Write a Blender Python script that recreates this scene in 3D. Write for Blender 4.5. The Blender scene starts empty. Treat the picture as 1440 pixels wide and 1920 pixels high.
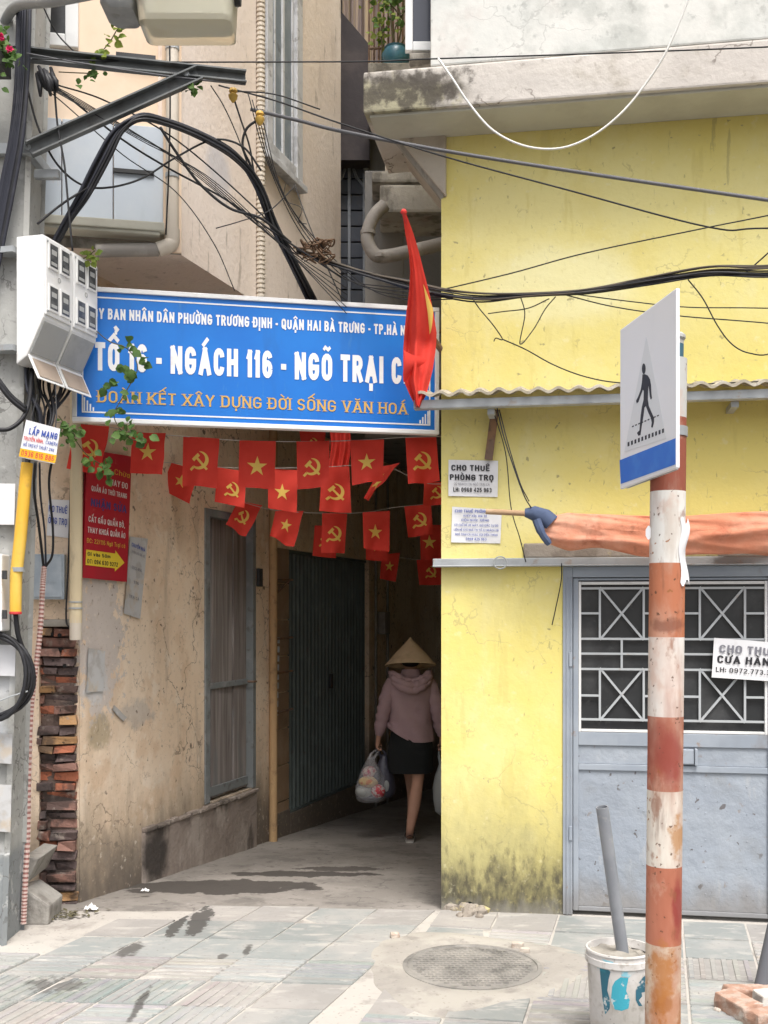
import bpy, bmesh, math, random
from mathutils import Vector, noise
V = Vector
rad = math.radians
S = bpy.context.scene
C = S.collection
random.seed(7)

# ------------------------------------------------------------------ camera
cam_d = bpy.data.cameras.new('camera'); cam = bpy.data.objects.new('camera', cam_d); C.objects.link(cam)
CH, FL, HY = 1.7, 2050.0, 1150.0          # eye height (m), focal length and horizon row (px of the 1440 x 1920 photo)
cam.location = (0, 0, CH); cam.rotation_euler = (rad(90), 0, 0)
cam_d.sensor_fit = 'HORIZONTAL'; cam_d.sensor_width = 36; cam_d.lens = FL / 1440 * 36
cam_d.shift_y = (HY - 960) / 1440
cam_d.clip_start = .05; cam_d.clip_end = 2000
S.camera = cam

# ------------------------------------------------------------------ daylight
SUN_EL, SUN_AZ = rad(62), rad(166)         # azimuth clockwise from +Y: the veiled sun stands high behind the camera, a little to its right
w = bpy.data.worlds.new('World'); S.world = w; w.use_nodes = True
wn = w.node_tree; wn.nodes.clear()
sky = wn.nodes.new('ShaderNodeTexSky'); sky.sky_type = 'NISHITA'; sky.sun_disc = False
sky.sun_elevation = SUN_EL; sky.sun_rotation = SUN_AZ; sky.air_density = 1.0; sky.dust_density = 6.0; sky.ozone_density = 1.0
hs = wn.nodes.new('ShaderNodeHueSaturation'); hs.inputs['Saturation'].default_value = .35
bg = wn.nodes.new('ShaderNodeBackground'); bg.inputs['Strength'].default_value = .12
wo = wn.nodes.new('ShaderNodeOutputWorld')
wn.links.new(sky.outputs[0], hs.inputs['Color']); wn.links.new(hs.outputs[0], bg.inputs['Color']); wn.links.new(bg.outputs[0], wo.inputs[0])
sd = bpy.data.lights.new('sun', 'SUN'); sd.energy = 1.5; sd.angle = rad(20); sd.color = (1, .96, .9)
sun = bpy.data.objects.new('sun', sd); C.objects.link(sun)
sv = V((math.sin(SUN_AZ) * math.cos(SUN_EL), math.cos(SUN_AZ) * math.cos(SUN_EL), math.sin(SUN_EL)))
sun.rotation_euler = sv.to_track_quat('Z', 'Y').to_euler(); sun.location = sv * 40
S.view_settings.view_transform = 'Standard'; S.view_settings.look = 'None'
S.view_settings.exposure = 0.94; S.view_settings.gamma = 1; S.view_settings.use_curve_mapping = False

# ------------------------------------------------------------------ helpers: mesh
WL = {}                                     # world location of every parent
class MB:
    def __init__(s): s.v = []; s.f = []; s.c = []
    def add(s, vs, fs, col=(1, 1, 1)):
        o = len(s.v); s.v += [V(p) for p in vs]
        for f in fs: s.f.append([o + i for i in f]); s.c.append(col)
        return s
    def box(s, c, hx, hy, hz, col=(1, 1, 1)):
        c, hx, hy, hz = V(c), V(hx), V(hy), V(hz)
        vs = [c + hx*a + hy*b + hz*d for d in (-1, 1) for b in (-1, 1) for a in (-1, 1)]
        return s.add(vs, [(0, 2, 3, 1), (4, 5, 7, 6), (0, 1, 5, 4), (2, 6, 7, 3), (0, 4, 6, 2), (1, 3, 7, 5)], col)
    def bb(s, x0, x1, y0, y1, z0, z1, col=(1, 1, 1)):
        return s.box(((x0+x1)/2, (y0+y1)/2, (z0+z1)/2), ((x1-x0)/2, 0, 0), (0, (y1-y0)/2, 0), (0, 0, (z1-z0)/2), col)
    def beam(s, a, b, wd, ht, up=(0, 0, 1), col=(1, 1, 1)):
        a, b = V(a), V(b); d = (b-a); x = d.cross(V(up)).normalized(); z = x.cross(d).normalized()
        return s.box((a+b)/2, d/2, x*wd/2, z*ht/2, col)
    def prism(s, pts, vec, col=(1, 1, 1)):
        n = len(pts); pts = [V(p) for p in pts]; vec = V(vec)
        fs = [list(range(n)), [n + i for i in reversed(range(n))]] + [(i, n+i, n+(i+1) % n, (i+1) % n) for i in range(n)]
        return s.add(pts + [p+vec for p in pts], fs, col)
    def tube(s, pts, r, seg=8, col=(1, 1, 1), caps=True, ry=None):
        pts = [V(p) for p in pts]; n = len(pts); rs = r if isinstance(r, (list, tuple)) else [r]*n
        t0 = (pts[1]-pts[0]).normalized(); u = t0.orthogonal().normalized(); vs = []
        for i, p in enumerate(pts):
            t = (pts[min(i+1, n-1)] - pts[max(i-1, 0)]); t = t.normalized() if t.length > 1e-9 else t0
            u = (u - t*u.dot(t)); u = u.normalized() if u.length > 1e-6 else t.orthogonal().normalized(); w_ = t.cross(u)
            for k in range(seg):
                a = 2*math.pi*k/seg; vs.append(p + (u*math.cos(a) + w_*math.sin(a))*rs[i])
        fs = [(i*seg+k, i*seg+(k+1) % seg, (i+1)*seg+(k+1) % seg, (i+1)*seg+k) for i in range(n-1) for k in range(seg)]
        if caps: fs += [list(reversed(range(seg))), [(n-1)*seg+k for k in range(seg)]]
        return s.add(vs, fs, col)
    def rings(s, rs, col=(1, 1, 1), caps=True):     # rs: list of vertex loops
        n = len(rs[0]); vs = [p for r in rs for p in r]
        fs = [(i*n+k, i*n+(k+1) % n, (i+1)*n+(k+1) % n, (i+1)*n+k) for i in range(len(rs)-1) for k in range(n)]
        if caps: fs += [list(reversed(range(n))), [(len(rs)-1)*n+k for k in range(n)]]
        return s.add(vs, fs, col)
    def lathe(s, c, prof, seg=24, col=(1, 1, 1), caps=True, ax=None):
        c = V(c); ex, ey, ez = ax or (V((1, 0, 0)), V((0, 1, 0)), V((0, 0, 1)))
        return s.rings([[c + (ex*math.cos(2*math.pi*k/seg) + ey*math.sin(2*math.pi*k/seg))*r + ez*z for k in range(seg)] for r, z in prof], col, caps)
    def grid(s, fn, nu, nv, col=(1, 1, 1)):
        vs = [fn(i/nu, j/nv) for j in range(nv+1) for i in range(nu+1)]
        return s.add(vs, [(j*(nu+1)+i, j*(nu+1)+i+1, (j+1)*(nu+1)+i+1, (j+1)*(nu+1)+i) for j in range(nv) for i in range(nu)], col)
    def quad(s, a, b, c, d, col=(1, 1, 1)): return s.add([a, b, c, d], [(0, 1, 2, 3)], col)
    def build(s, name, m, parent=None, smooth=False, bevel=0, fix=True, bseg=2):
        off = WL[parent.name] if parent else None
        if off is None:
            xs = [p.x for p in s.v]; ys = [p.y for p in s.v]; zs = [p.z for p in s.v]
            off = V(((min(xs)+max(xs))/2, (min(ys)+max(ys))/2, min(zs)))
        me = bpy.data.meshes.new(name); me.from_pydata([p-off for p in s.v], [], s.f)
        ca = me.color_attributes.new('Col', 'FLOAT_COLOR', 'CORNER'); k = 0
        for f, c in zip(s.f, s.c):
            for _ in f: ca.data[k].color = (*c, 1); k += 1
        if fix or bevel:
            bm = bmesh.new(); bm.from_mesh(me)
            bmesh.ops.recalc_face_normals(bm, faces=bm.faces)
            if bevel:
                es = [e for e in bm.edges if len(e.link_faces) == 2 and e.calc_face_angle(0) > .6]
                bmesh.ops.bevel(bm, geom=es, offset=bevel, segments=bseg, profile=.6, affect='EDGES', clamp_overlap=True)
            bm.to_mesh(me); bm.free()
        if smooth:
            for p in me.polygons: p.use_smooth = True
            if smooth != 'all':
                try: me.set_sharp_from_angle(angle=rad(40))
                except Exception: pass
        me.materials.append(m)
        return link(name, me, parent, off)
def link(name, me, parent, off):
    o = bpy.data.objects.new(name, me); C.objects.link(o)
    if parent: o.parent = parent; WL[o.name] = WL[parent.name]
    else: o.location = off; WL[o.name] = V(off)
    return o
def tag(o, label, cat, group=None, kind=None):
    if label: o['label'] = label
    if cat: o['category'] = cat
    if group: o['group'] = group
    if kind: o['kind'] = kind
    return o
def struct(o, kind='structure'): o['kind'] = kind; return o
def thing(name, label, cat, loc=(0, 0, 0), group=None):
    o = bpy.data.objects.new(name, None); C.objects.link(o); o.empty_display_size = .1
    o.location = loc; WL[o.name] = V(loc); return tag(o, label, cat, group)

# a point of the photo (px, py) taken at depth Y metres, or where its ray meets a plane
def P(px, py, Y): return V(((px-720)/FL*Y, Y, CH+(HY-py)/FL*Y))
def hit(px, py, p0, n):
    d = V(((px-720)/FL, 1, (HY-py)/FL)); o = V((0, 0, CH)); return o + d*((V(p0)-o).dot(n)/d.dot(n))
def ground(px, py): Y = CH*FL/(py-HY); return V(((px-720)/FL*Y, Y, 0))
def spline(pts, k=6):                       # Catmull-Rom through the points
    pts = [V(p) for p in pts]; out = []
    q = [2*pts[0]-pts[1]] + pts + [2*pts[-1]-pts[-2]]
    for i in range(1, len(q)-2):
        a, b, c, d = q[i-1], q[i], q[i+1], q[i+2]
        for j in range(k):
            t = j/k; out.append(.5*((2*b) + (c-a)*t + (2*a-5*b+4*c-d)*t*t + (3*b-a-3*c+d)*t**3))
    return out + [pts[-1]]
def NZ(p, s=1.0): return noise.noise(V(p)*s)

# ------------------------------------------------------------------ helpers: materials
def M(name, col, rough=.8, metal=0.0, layers=(), bump=None, spec=.3, attr=False, trans=0.0, coat=0.0):
    m = bpy.data.materials.new(name); m.use_nodes = True; nt = m.node_tree; N = nt.nodes; L = nt.links
    b = N['Principled BSDF']; b.inputs['Roughness'].default_value = rough; b.inputs['Metallic'].default_value = metal
    b.inputs['Specular IOR Level'].default_value = spec; b.inputs['Coat Weight'].default_value = coat
    pos = N.new('ShaderNodeNewGeometry').outputs['Position']
    def math_(op, a, c=None, clamp=False):
        n = N.new('ShaderNodeMath'); n.operation = op; n.use_clamp = clamp
        for i, x in enumerate((a, c)):
            if x is None: continue
            if isinstance(x, (int, float)): n.inputs[i].default_value = x
            else: L.new(x, n.inputs[i])
        return n.outputs[0]
    def nz(scale, st=(1, 1, 1), detail=6, off=0.0, rgh=.6):
        mp = N.new('ShaderNodeMapping'); mp.inputs['Scale'].default_value = st; mp.inputs['Location'].default_value = (off, off*1.7, off*.6)
        L.new(pos, mp.inputs[0]); n = N.new('ShaderNodeTexNoise'); n.inputs['Scale'].default_value = scale
        n.inputs['Detail'].default_value = detail; n.inputs['Roughness'].default_value = rgh
        L.new(mp.outputs[0], n.inputs['Vector']); return n.outputs['Fac']
    def rng(x, lo, hi, a=0.0, c=1.0):
        n = N.new('ShaderNodeMapRange'); n.interpolation_type = 'SMOOTHSTEP'
        for k, val in (('From Min', lo), ('From Max', hi), ('To Min', a), ('To Max', c)): n.inputs[k].default_value = val
        L.new(x, n.inputs[0]); return n.outputs[0]
    if attr:
        at = N.new('ShaderNodeAttribute'); at.attribute_name = 'Col'
        mx = N.new('ShaderNodeMix'); mx.data_type = 'RGBA'; mx.blend_type = 'MULTIPLY'; mx.inputs[0].default_value = 1
        mx.inputs[6].default_value = (*col, 1); L.new(at.outputs['Color'], mx.inputs[7]); cur = mx.outputs[2]
    else:
        r = N.new('ShaderNodeRGB'); r.outputs[0].default_value = (*col, 1); cur = r.outputs[0]
    for i, l in enumerate(layers):
        k, lc, amt = l[0], l[1], l[2]; off = 3.1*i + 1.3
        if k == 'n':                        # noise: scale, lo, hi, stretch
            f = rng(nz(l[3], l[6] if len(l) > 6 else (1, 1, 1), off=off), l[4], l[5])
        elif k == 'z':                      # by height: full below z0, none above z1, edge broken by noise
            z = N.new('ShaderNodeSeparateXYZ'); L.new(pos, z.inputs[0])
            zz = math_('ADD', z.outputs[2], math_('MULTIPLY', math_('SUBTRACT', nz(l[5], (1, 1, .45), off=off), .5), l[6]))
            f = rng(zz, l[3], l[4], 1.0, 0.0)
        elif k == 'b':                      # blob with its own place and noisy outline
            v1 = N.new('ShaderNodeVectorMath'); v1.operation = 'SUBTRACT'; L.new(pos, v1.inputs[0]); v1.inputs[1].default_value = l[3]
            v2 = N.new('ShaderNodeVectorMath'); v2.operation = 'DIVIDE'; L.new(v1.outputs[0], v2.inputs[0]); v2.inputs[1].default_value = l[4]
            v3 = N.new('ShaderNodeVectorMath'); v3.operation = 'LENGTH'; L.new(v2.outputs[0], v3.inputs[0])
            ns = math_('MULTIPLY', math_('SUBTRACT', nz(l[5], off=off, detail=8), .5), l[6])
            f = rng(math_('ADD', v3.outputs['Value'], ns), l[7] if len(l) > 7 else .8, 1.0, 1.0, 0.0)
        elif k == 'c':                      # hairline cracks: scale, width, sparseness
            vo = N.new('ShaderNodeTexVoronoi'); vo.feature = 'DISTANCE_TO_EDGE'; vo.inputs['Scale'].default_value = l[3]
            nn = N.new('ShaderNodeTexNoise'); nn.inputs['Scale'].default_value = l[3]*2.2; nn.inputs['Detail'].default_value = 8; L.new(pos, nn.inputs['Vector'])
            sc = N.new('ShaderNodeVectorMath'); sc.operation = 'SCALE'; sc.inputs['Scale'].default_value = 1.1/l[3]; L.new(nn.outputs['Color'], sc.inputs[0])
            wv = N.new('ShaderNodeVectorMath'); wv.operation = 'ADD'; L.new(pos, wv.inputs[0]); L.new(sc.outputs[0], wv.inputs[1]); L.new(wv.outputs[0], vo.inputs['Vector'])
            f = math_('MULTIPLY', rng(vo.outputs['Distance'], l[4]*.3, l[4], 1.0, 0.0), rng(nz(l[3]*.8, off=off, detail=2), l[5], l[5]+.06))
        elif k == 'v':                      # voronoi chips: scale, size, sparseness
            vo = N.new('ShaderNodeTexVoronoi'); vo.inputs['Scale'].default_value = l[3]
            wv = N.new('ShaderNodeVectorMath'); wv.operation = 'ADD'
            nn = N.new('ShaderNodeTexNoise'); nn.inputs['Scale'].default_value = l[3]*2; L.new(pos, nn.inputs['Vector'])
            sc = N.new('ShaderNodeVectorMath'); sc.operation = 'SCALE'; sc.inputs['Scale'].default_value = .9/l[3]; L.new(nn.outputs['Color'], sc.inputs[0])
            L.new(pos, wv.inputs[0]); L.new(sc.outputs[0], wv.inputs[1]); L.new(wv.outputs[0], vo.inputs['Vector'])
            f1 = rng(vo.outputs['Distance'], l[4]*.6, l[4], 1.0, 0.0)
            f = math_('MULTIPLY', f1, rng(nz(l[3]*.35, off=off, detail=2), l[5], l[5]+.05))
        f = math_('MULTIPLY', f, amt, True)
        mx = N.new('ShaderNodeMix'); mx.data_type = 'RGBA'; L.new(f, mx.inputs[0]); L.new(cur, mx.inputs[6])
        mx.inputs[7].default_value = (*lc, 1); cur = mx.outputs[2]
    L.new(cur, b.inputs['Base Color'])
    if bump:
        bp = N.new('ShaderNodeBump'); bp.inputs['Strength'].default_value = bump[1]; bp.inputs['Distance'].default_value = bump[2] if len(bump) > 2 else .01
        L.new(nz(bump[0], bump[3] if len(bump) > 3 else (1, 1, 1), detail=8), bp.inputs['Height']); L.new(bp.outputs[0], b.inputs['Normal'])
    if trans:
        tr = N.new('ShaderNodeBsdfTranslucent'); L.new(cur, tr.inputs['Color']); ms = N.new('ShaderNodeMixShader'); ms.inputs[0].default_value = trans
        L.new(b.outputs[0], ms.inputs[1]); L.new(tr.outputs[0], ms.inputs[2]); L.new(ms.outputs[0], N['Material Output'].inputs[0])
    return m

# ------------------------------------------------------------------ helpers: writing (letters drawn as flat brush strokes)
import unicodedata
def _arc(cx, cy, rx, ry, a0, a1, n=7): return [(cx+rx*math.cos(rad(a0+(a1-a0)*k/n)), cy+ry*math.sin(rad(a0+(a1-a0)*k/n))) for k in range(n+1)]
_O = _arc(.5, .72, .5, .28, 0, 180) + _arc(.5, .28, .5, .28, 180, 360) + [(1, .72)]
_C = _arc(.5, .72, .5, .28, 0, 180) + _arc(.5, .28, .5, .28, 180, 360)
_x = .70
def _low(pts): return [(x, y*_x) for x, y in pts]
GL = {'A': (.60, [[(0, 0), (.5, 1)], [(.5, 1), (1, 0)], [(.2, .3), (.8, .3)]]), 'B': (.52, [[(0, 0), (0, 1)], [(0, 1)] + _arc(.55, .765, .42, .235, 90, -90) + [(0, .53)], [(0, .53)] + _arc(.55, .265, .45, .265, 90, -90) + [(0, 0)]]),
 'C': (.52, [_C]), 'D': (.54, [[(0, 0), (0, 1)], [(0, 1), (.4, 1)] + _arc(.5, .7, .5, .3, 80, 0) + _arc(.5, .3, .5, .3, 0, -80) + [(.4, 0), (0, 0)]]),
 'E': (.45, [[(0, 0), (0, 1)], [(0, 1), (1, 1)], [(0, .52), (.9, .52)], [(0, 0), (1, 0)]]), 'G': (.54, [_arc(.5, .72, .5, .28, 0, 180) + _arc(.5, .28, .5, .28, 180, 360) + [(1, .46)], [(1, .46), (.5, .46)]]),
 'H': (.54, [[(0, 0), (0, 1)], [(1, 0), (1, 1)], [(0, .52), (1, .52)]]), 'I': (.0, [[(0, 0), (0, 1)]]), 'K': (.56, [[(0, 0), (0, 1)], [(1, 1), (.05, .42)], [(.35, .6), (1, 0)]]),
 'L': (.42, [[(0, 0), (0, 1)], [(0, 0), (1, 0)]]), 'M': (.72, [[(0, 0), (0, 1)], [(1, 0), (1, 1)], [(0, 1), (.5, .15)], [(.5, .15), (1, 1)]]), 'N': (.56, [[(0, 0), (0, 1)], [(1, 0), (1, 1)], [(0, 1), (1, 0)]]),
 'O': (.54, [_O]), 'P': (.50, [[(0, 0), (0, 1)], [(0, 1)] + _arc(.55, .74, .45, .26, 90, -90) + [(0, .48)]]), 'Q': (.54, [_O, [(.6, .25), (1.02, -.08)]]),
 'R': (.53, [[(0, 0), (0, 1)], [(0, 1)] + _arc(.55, .75, .43, .25, 90, -90) + [(0, .5)], [(.5, .5), (1, 0)]]),
 'S': (.50, [_arc(.5, .76, .5, .24, 10, 260, 9) + _arc(.5, .26, .5, .26, 80, -170, 9)]), 'T': (.48, [[(.5, 0), (.5, 1)], [(0, 1), (1, 1)]]), 'U': (.54, [[(0, 1)] + _arc(.5, .28, .5, .28, 180, 360) + [(1, 1)]]),
 'V': (.58, [[(0, 1), (.5, 0)], [(.5, 0), (1, 1)]]), 'X': (.58, [[(0, 0), (1, 1)], [(0, 1), (1, 0)]]), 'Y': (.56, [[(0, 1), (.5, .45)], [(1, 1), (.5, .45)], [(.5, .47), (.5, 0)]]),
 '0': (.50, [_O]), '1': (.26, [[(1, 0), (1, 1)], [(1, .98), (0, .8)]]), '2': (.50, [_arc(.5, .73, .5, .27, 170, -30) + [(0, 0)], [(0, 0), (1, 0)]]), '3': (.50, [_arc(.48, .76, .48, .24, 160, -90), _arc(.5, .26, .5, .26, 90, -160)]),
 '4': (.52, [[(.75, 0), (.75, 1)], [(.75, 1), (0, .28)], [(0, .28), (1, .28)]]), '5': (.50, [[(.95, 1), (.1, 1)], [(.1, 1), (.06, .55)], [(.06, .55)] + _arc(.5, .3, .5, .3, 120, -160)]),
 '6': (.50, [_arc(.5, .72, .5, .28, 15, 180) + _arc(.5, .28, .5, .28, 180, 360), _arc(.5, .28, .5, .28, 0, 180)]), '7': (.46, [[(0, 1), (1, 1)], [(1, 1), (.35, 0)]]), '8': (.50, [_arc(.5, .765, .45, .235, -90, 270, 14), _arc(.5, .265, .5, .265, 90, 450, 14)]),
 '9': (.50, [_arc(.5, .72, .5, .28, 0, 180), _arc(.5, .72, .5, .28, 180, 360) , [(1, .72)] + _arc(.5, .28, .5, .28, 0, -165)]), '-': (.26, [[(0, .42), (1, .42)]]), '.': (.0, [[(0, -.02), (0, .05)]]), ',': (.02, [[(0, -.12), (0, .05)]]), ':': (.0, [[(0, .1), (0, .2)], [(0, .6), (0, .7)]]), '/': (.34, [[(0, 0), (1, 1)]]),
 'a': (.42, [_low(_arc(.5, .5, .5, .5, 0, 360, 14)), [(1, 0), (1, _x)]]), 'h': (.42, [[(0, 0), (0, 1)], [(0, .45)] + _arc(.5, .45, .5, .25, 180, 0) + [(1, 0)]]), 'g': (.42, [_low(_arc(.5, .5, .5, .5, 0, 360, 14)), [(1, _x), (1, -.1)] + _arc(.5, -.1, .5, .18, 0, -160)]),
 'o': (.42, [_low(_arc(.5, .5, .5, .5, 0, 360, 14))]), 'r': (.26, [[(0, 0), (0, _x)], [(0, .45)] + _arc(.6, .45, .6, .25, 180, 60)]), 'i': (.0, [[(0, 0), (0, _x)], [(0, .88), (0, 1.0)]]), 'c': (.42, [_low(_arc(.5, .5, .5, .5, 40, 320, 12))]),
 'v': (.44, [[(0, _x), (.5, 0)], [(.5, 0), (1, _x)]]), 'm': (.66, [[(0, 0), (0, _x)], [(0, .45)] + _arc(.25, .45, .25, .25, 180, 0) + [(.5, 0)], [(.5, .45)] + _arc(.75, .45, .25, .25, 180, 0) + [(1, 0)]]), 'u': (.42, [[(0, _x)] + _arc(.5, .25, .5, .25, 180, 360) + [(1, _x)]])}
def strokes(body, t, gap=.13):
    out = []; x = 0.0
    for ch in body:
        if ch == ' ': x += .30; continue
        bar = ch in 'Đđ'; ch = 'D' if ch == 'Đ' else 'd' if ch == 'đ' else ch
        de = unicodedata.normalize('NFD', ch); w_, ss = GL[de[0]]; w_ = max(w_, 0); iw = max(w_ - t, 0); hy = _x if de[0].islower() else 1
        mp = lambda q: [(x + t/2 + a*iw, t/2 + b*(1-t)) for a, b in q]
        for q in ss: out.append((mp(q), t))
        cx = x + t/2 + iw/2; tm = t*.72; circ = any(c in de for c in '\u0302\u0306')
        for c in de[1:]:
            b = hy + .10
            if c == '\u0302': out += [([(cx-.17, b), (cx, b+.15)], tm), ([(cx, b+.15), (cx+.17, b)], tm)]
            elif c == '\u0306': out.append(([(cx+.15*math.cos(rad(a)), b+.14+.12*math.sin(rad(a))) for a in range(180, 361, 30)], tm))
            elif c == '\u031b': out.append(([(x+t/2+iw, hy-.08), (x+t/2+iw+.12, hy-.02), (x+t/2+iw+.14, hy+.12)], tm))
            elif c == '\u0323': out.append(([(cx, -.22), (cx, -.12)], tm*1.3))
            else:
                bx, by = (cx+.10, b+.19) if circ else (cx, b)
                if c == '\u0301': out.append(([(bx-.06, by), (bx+.10, by+.17)], tm))
                elif c == '\u0300': out.append(([(bx+.06, by), (bx-.10, by+.17)], tm))
                elif c == '\u0309': out.append(([(bx-.08, by+.20), (bx, by+.25), (bx+.08, by+.18), (bx, by+.10), (bx, by)], tm*.8))
                elif c == '\u0303': out.append(([(bx-.17, by+.03), (bx-.08, by+.13), (bx+.06, by+.04), (bx+.17, by+.14)], tm*.8))
        if bar: out.append(([(x-.06, .5), (x+iw*.55, .5)], t*.7))
        x += iw + t + gap
    return out, x - gap
def write(mb, body, o, u, v, wd, cap, n, bold=0.02, lift=.0015, serif=False):
    """adds one line of letters: o = baseline start, u/v unit directions, wd = line length, cap = capital height, n = face normal"""
    t = .10 + min(bold, .05)*2.6; ss, tot = strokes(body, t); sx, sy = wd/tot, cap; k_ = 0
    o, u, v, n = V(o), V(u), V(v), V(n)
    if serif:
        ex = []
        for q, tt in ss:
            for a, b in ((q[0], q[1]), (q[-1], q[-2])):
                if len(q) == 2 and tt == t and abs(a[1]-b[1]) > .5: ex.append(([(a[0]-t*1.05, a[1] + (t*.28 if a[1] > b[1] else -t*.28)), (a[0]+t*1.05, a[1] + (t*.28 if a[1] > b[1] else -t*.28))], t*.42))
        ss = ss + ex
    for q, tt in ss:
        q = [V((a, b)) for a, b in q]; m = len(q); L_, R_ = [], []
        closed = (q[0]-q[-1]).length < 1e-4
        for i in range(m):
            if closed and i in (0, m-1): d0 = (q[-1]-q[-2]).normalized(); d1 = (q[1]-q[0]).normalized()
            else: d0 = (q[i]-q[i-1]).normalized() if i else (q[1]-q[0]).normalized(); d1 = (q[i+1]-q[i]).normalized() if i < m-1 else d0
            d = (d0+d1); d = d.normalized() if d.length > 1e-6 else d1; nn = V((-d.y, d.x)); kk = min(1.6, 1/max(.5, nn.dot(V((-d1.y, d1.x)))))
            e = V((0, 0))
            if not closed and m == 2: e = d*(-tt/2 if i == 0 else tt/2)*(1 if abs(d.x) < .99 or True else 0)
            L_.append(q[i] + nn*kk*tt/2 + e); R_.append(q[i] - nn*kk*tt/2 + e)
        lf = lift + .00012*(k_ % 9); k_ += 1
        P3 = lambda a: o + u*(a.x*sx) + v*(max(a.y, -.3)*sy) + n*lf
        mb.add([P3(a) for a in L_] + [P3(a) for a in R_], [(i, i+1, m+i+1, m+i) for i in range(m-1)])

# ------------------------------------------------------------------ frames of the two houses
FC, FE, FN = V((.33, 6.3, 0)), V((.9863, -.1651, 0)), V((-.1651, -.9863, 0))        # yellow front: corner, along, outward
LC, LD, LN = V((-1.825, 6.45, 0)), V((.3134, .9496, 0)), V((.9496, -.3134, 0))      # alley side of the beige house
UC = V((-1.168, 6.3, 0)); UE = V((-.979, -.204, 0)); UN = V((.204, -.979, 0))        # its upper floors (front along UE)
Z3 = V((0, 0, 1))
def Fp(s, z, n=0): return FC + FE*s + FN*n + Z3*z
def Lp(t, z, n=0): return LC + LD*t + LN*n + Z3*z
def Up(t, z, n=0): return UC + LD*t + LN*n + Z3*z
def Fh(px, py, n=0): return hit(px, py, FC + FN*n, FN)
def Lh(px, py, n=0): return hit(px, py, LC + LN*n, LN)
def Uh(px, py, n=0): return hit(px, py, UC + LN*n, LN)
def UFh(px, py, n=0): return hit(px, py, UC + UN*n, UN)
def fs(px): return (Fh(px, 1150) - FC).dot(FE)
def lt(px): return (Lh(px, 1150) - LC).dot(LD)
def ut(px): return (Uh(px, 1150) - UC).dot(LD)
def fbox(mb, s0, s1, z0, z1, n0, n1, col=(1, 1, 1)):
    mb.box(Fp((s0+s1)/2, (z0+z1)/2, (n0+n1)/2), FE*(s1-s0)/2, FN*(n1-n0)/2, Z3*(z1-z0)/2, col)
def lbox(mb, t0, t1, z0, z1, n0, n1, col=(1, 1, 1), base=None):
    mb.box((base or Lp)((t0+t1)/2, (z0+z1)/2, (n0+n1)/2), LD*(t1-t0)/2, LN*(n1-n0)/2, Z3*(z1-z0)/2, col)
ALLEY_SLOPE = .067
def alley_z(y): return -ALLEY_SLOPE*max(0, y-6.3)

# ------------------------------------------------------------------ materials
m_yellow = M('yellow limewash', (.73, .625, .20), .9, layers=[
    ('n', (.76, .69, .33), .75, .9, .42, .66), ('n', (.66, .54, .16), .35, 2.0, .52, .72),
    ('n', (.74, .68, .36), .4, 5.0, .55, .7, (1, 1, .5)), ('c', (.40, .34, .16), .5, 1.5, .009, .54), ('c', (.40, .34, .16), .45, 5, .02, .56),
    ('n', (.60, .50, .16), .35, 9, .58, .66, (1, 1, .18)),
    ('b', (.80, .77, .50), .5, (1.0, 6.2, 3.55), (.55, .4, .3), 2.2, .9, .5),
    ('b', (.62, .55, .25), .5, (.62, 6.25, 1.72), (.2, .3, .25), 5, .9, .4),
    ('v', (.28, .24, .13), .7, 15, .2, .58), ('v', (.34, .30, .2), .6, 34, .24, .61),
    ('z', (.34, .31, .15), .85, .1, .95, 5, .9), ('z', (.09, .083, .055), .75, .0, .44, 9, 1.0), ('z', (.06, .055, .045), .8, -.08, .36, 26, 1.3), ('z', (.24, .23, .2), .8, -.05, .1, 14, .3),
    ('n', (.58, .50, .22), .25, 26, .56, .7), ('n', (.78, .73, .48), .3, 17, .6, .72), ('n', (.26, .22, .11), .5, 34, .66, .71, (1, 1, .35)), ('n', (.30, .26, .13), .4, 9, .665, .70, (1.6, 1.6, .2))], bump=(26, .3, .01))
m_slab = M('bare plaster slab', (.55, .51, .47), .9, layers=[
    ('n', (.64, .60, .55), .8, 1.6, .42, .62), ('n', (.42, .38, .32), .6, 4, .52, .68), ('n', (.33, .29, .25), .5, 17, .6, .7), ('c', (.16, .13, .11), .7, 2.2, .016, .5),
    ('b', (.15, .135, .11), .92, (.06, 5.98, 4.53), (.5, .3, .2), 6, 1.7, .35), ('b', (.42, .39, .26), .75, (.05, 5.98, 4.5), (.36, .3, .16), 12, 2.4, .4),
    ('b', (.07, .06, .05), .85, (.12, 5.9, 4.56), (.42, .3, .14), 15, 2.8, .4)], bump=(22, .5, .012))
m_upper = M('grey white plaster', (.60, .61, .58), .9, layers=[
    ('n', (.70, .69, .65), .8, 1.3, .42, .6), ('n', (.46, .47, .44), .75, 3.2, .48, .64), ('n', (.38, .39, .37), .6, 14, .58, .68), ('n', (.55, .48, .45), .5, 2.1, .55, .7),
    ('n', (.33, .33, .31), .5, 9, .6, .7, (1, 1, .6)), ('c', (.38, .38, .36), .45, 1.6, .010, .54)], bump=(12, .35, .01))
m_soffit = M('soffit plaster', (.50, .49, .42), .9, layers=[('n', (.42, .40, .34), .6, 3, .45, .65)], bump=(16, .25))
m_grime_conc = M('mouldy concrete', (.30, .28, .245), .95, layers=[
    ('n', (.42, .39, .34), .8, 3, .46, .6), ('n', (.12, .11, .095), .8, 7, .5, .64, (1, 1, .5)), ('n', (.2, .12, .11), .5, 4, .6, .72)], bump=(24, .6, .015))
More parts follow.
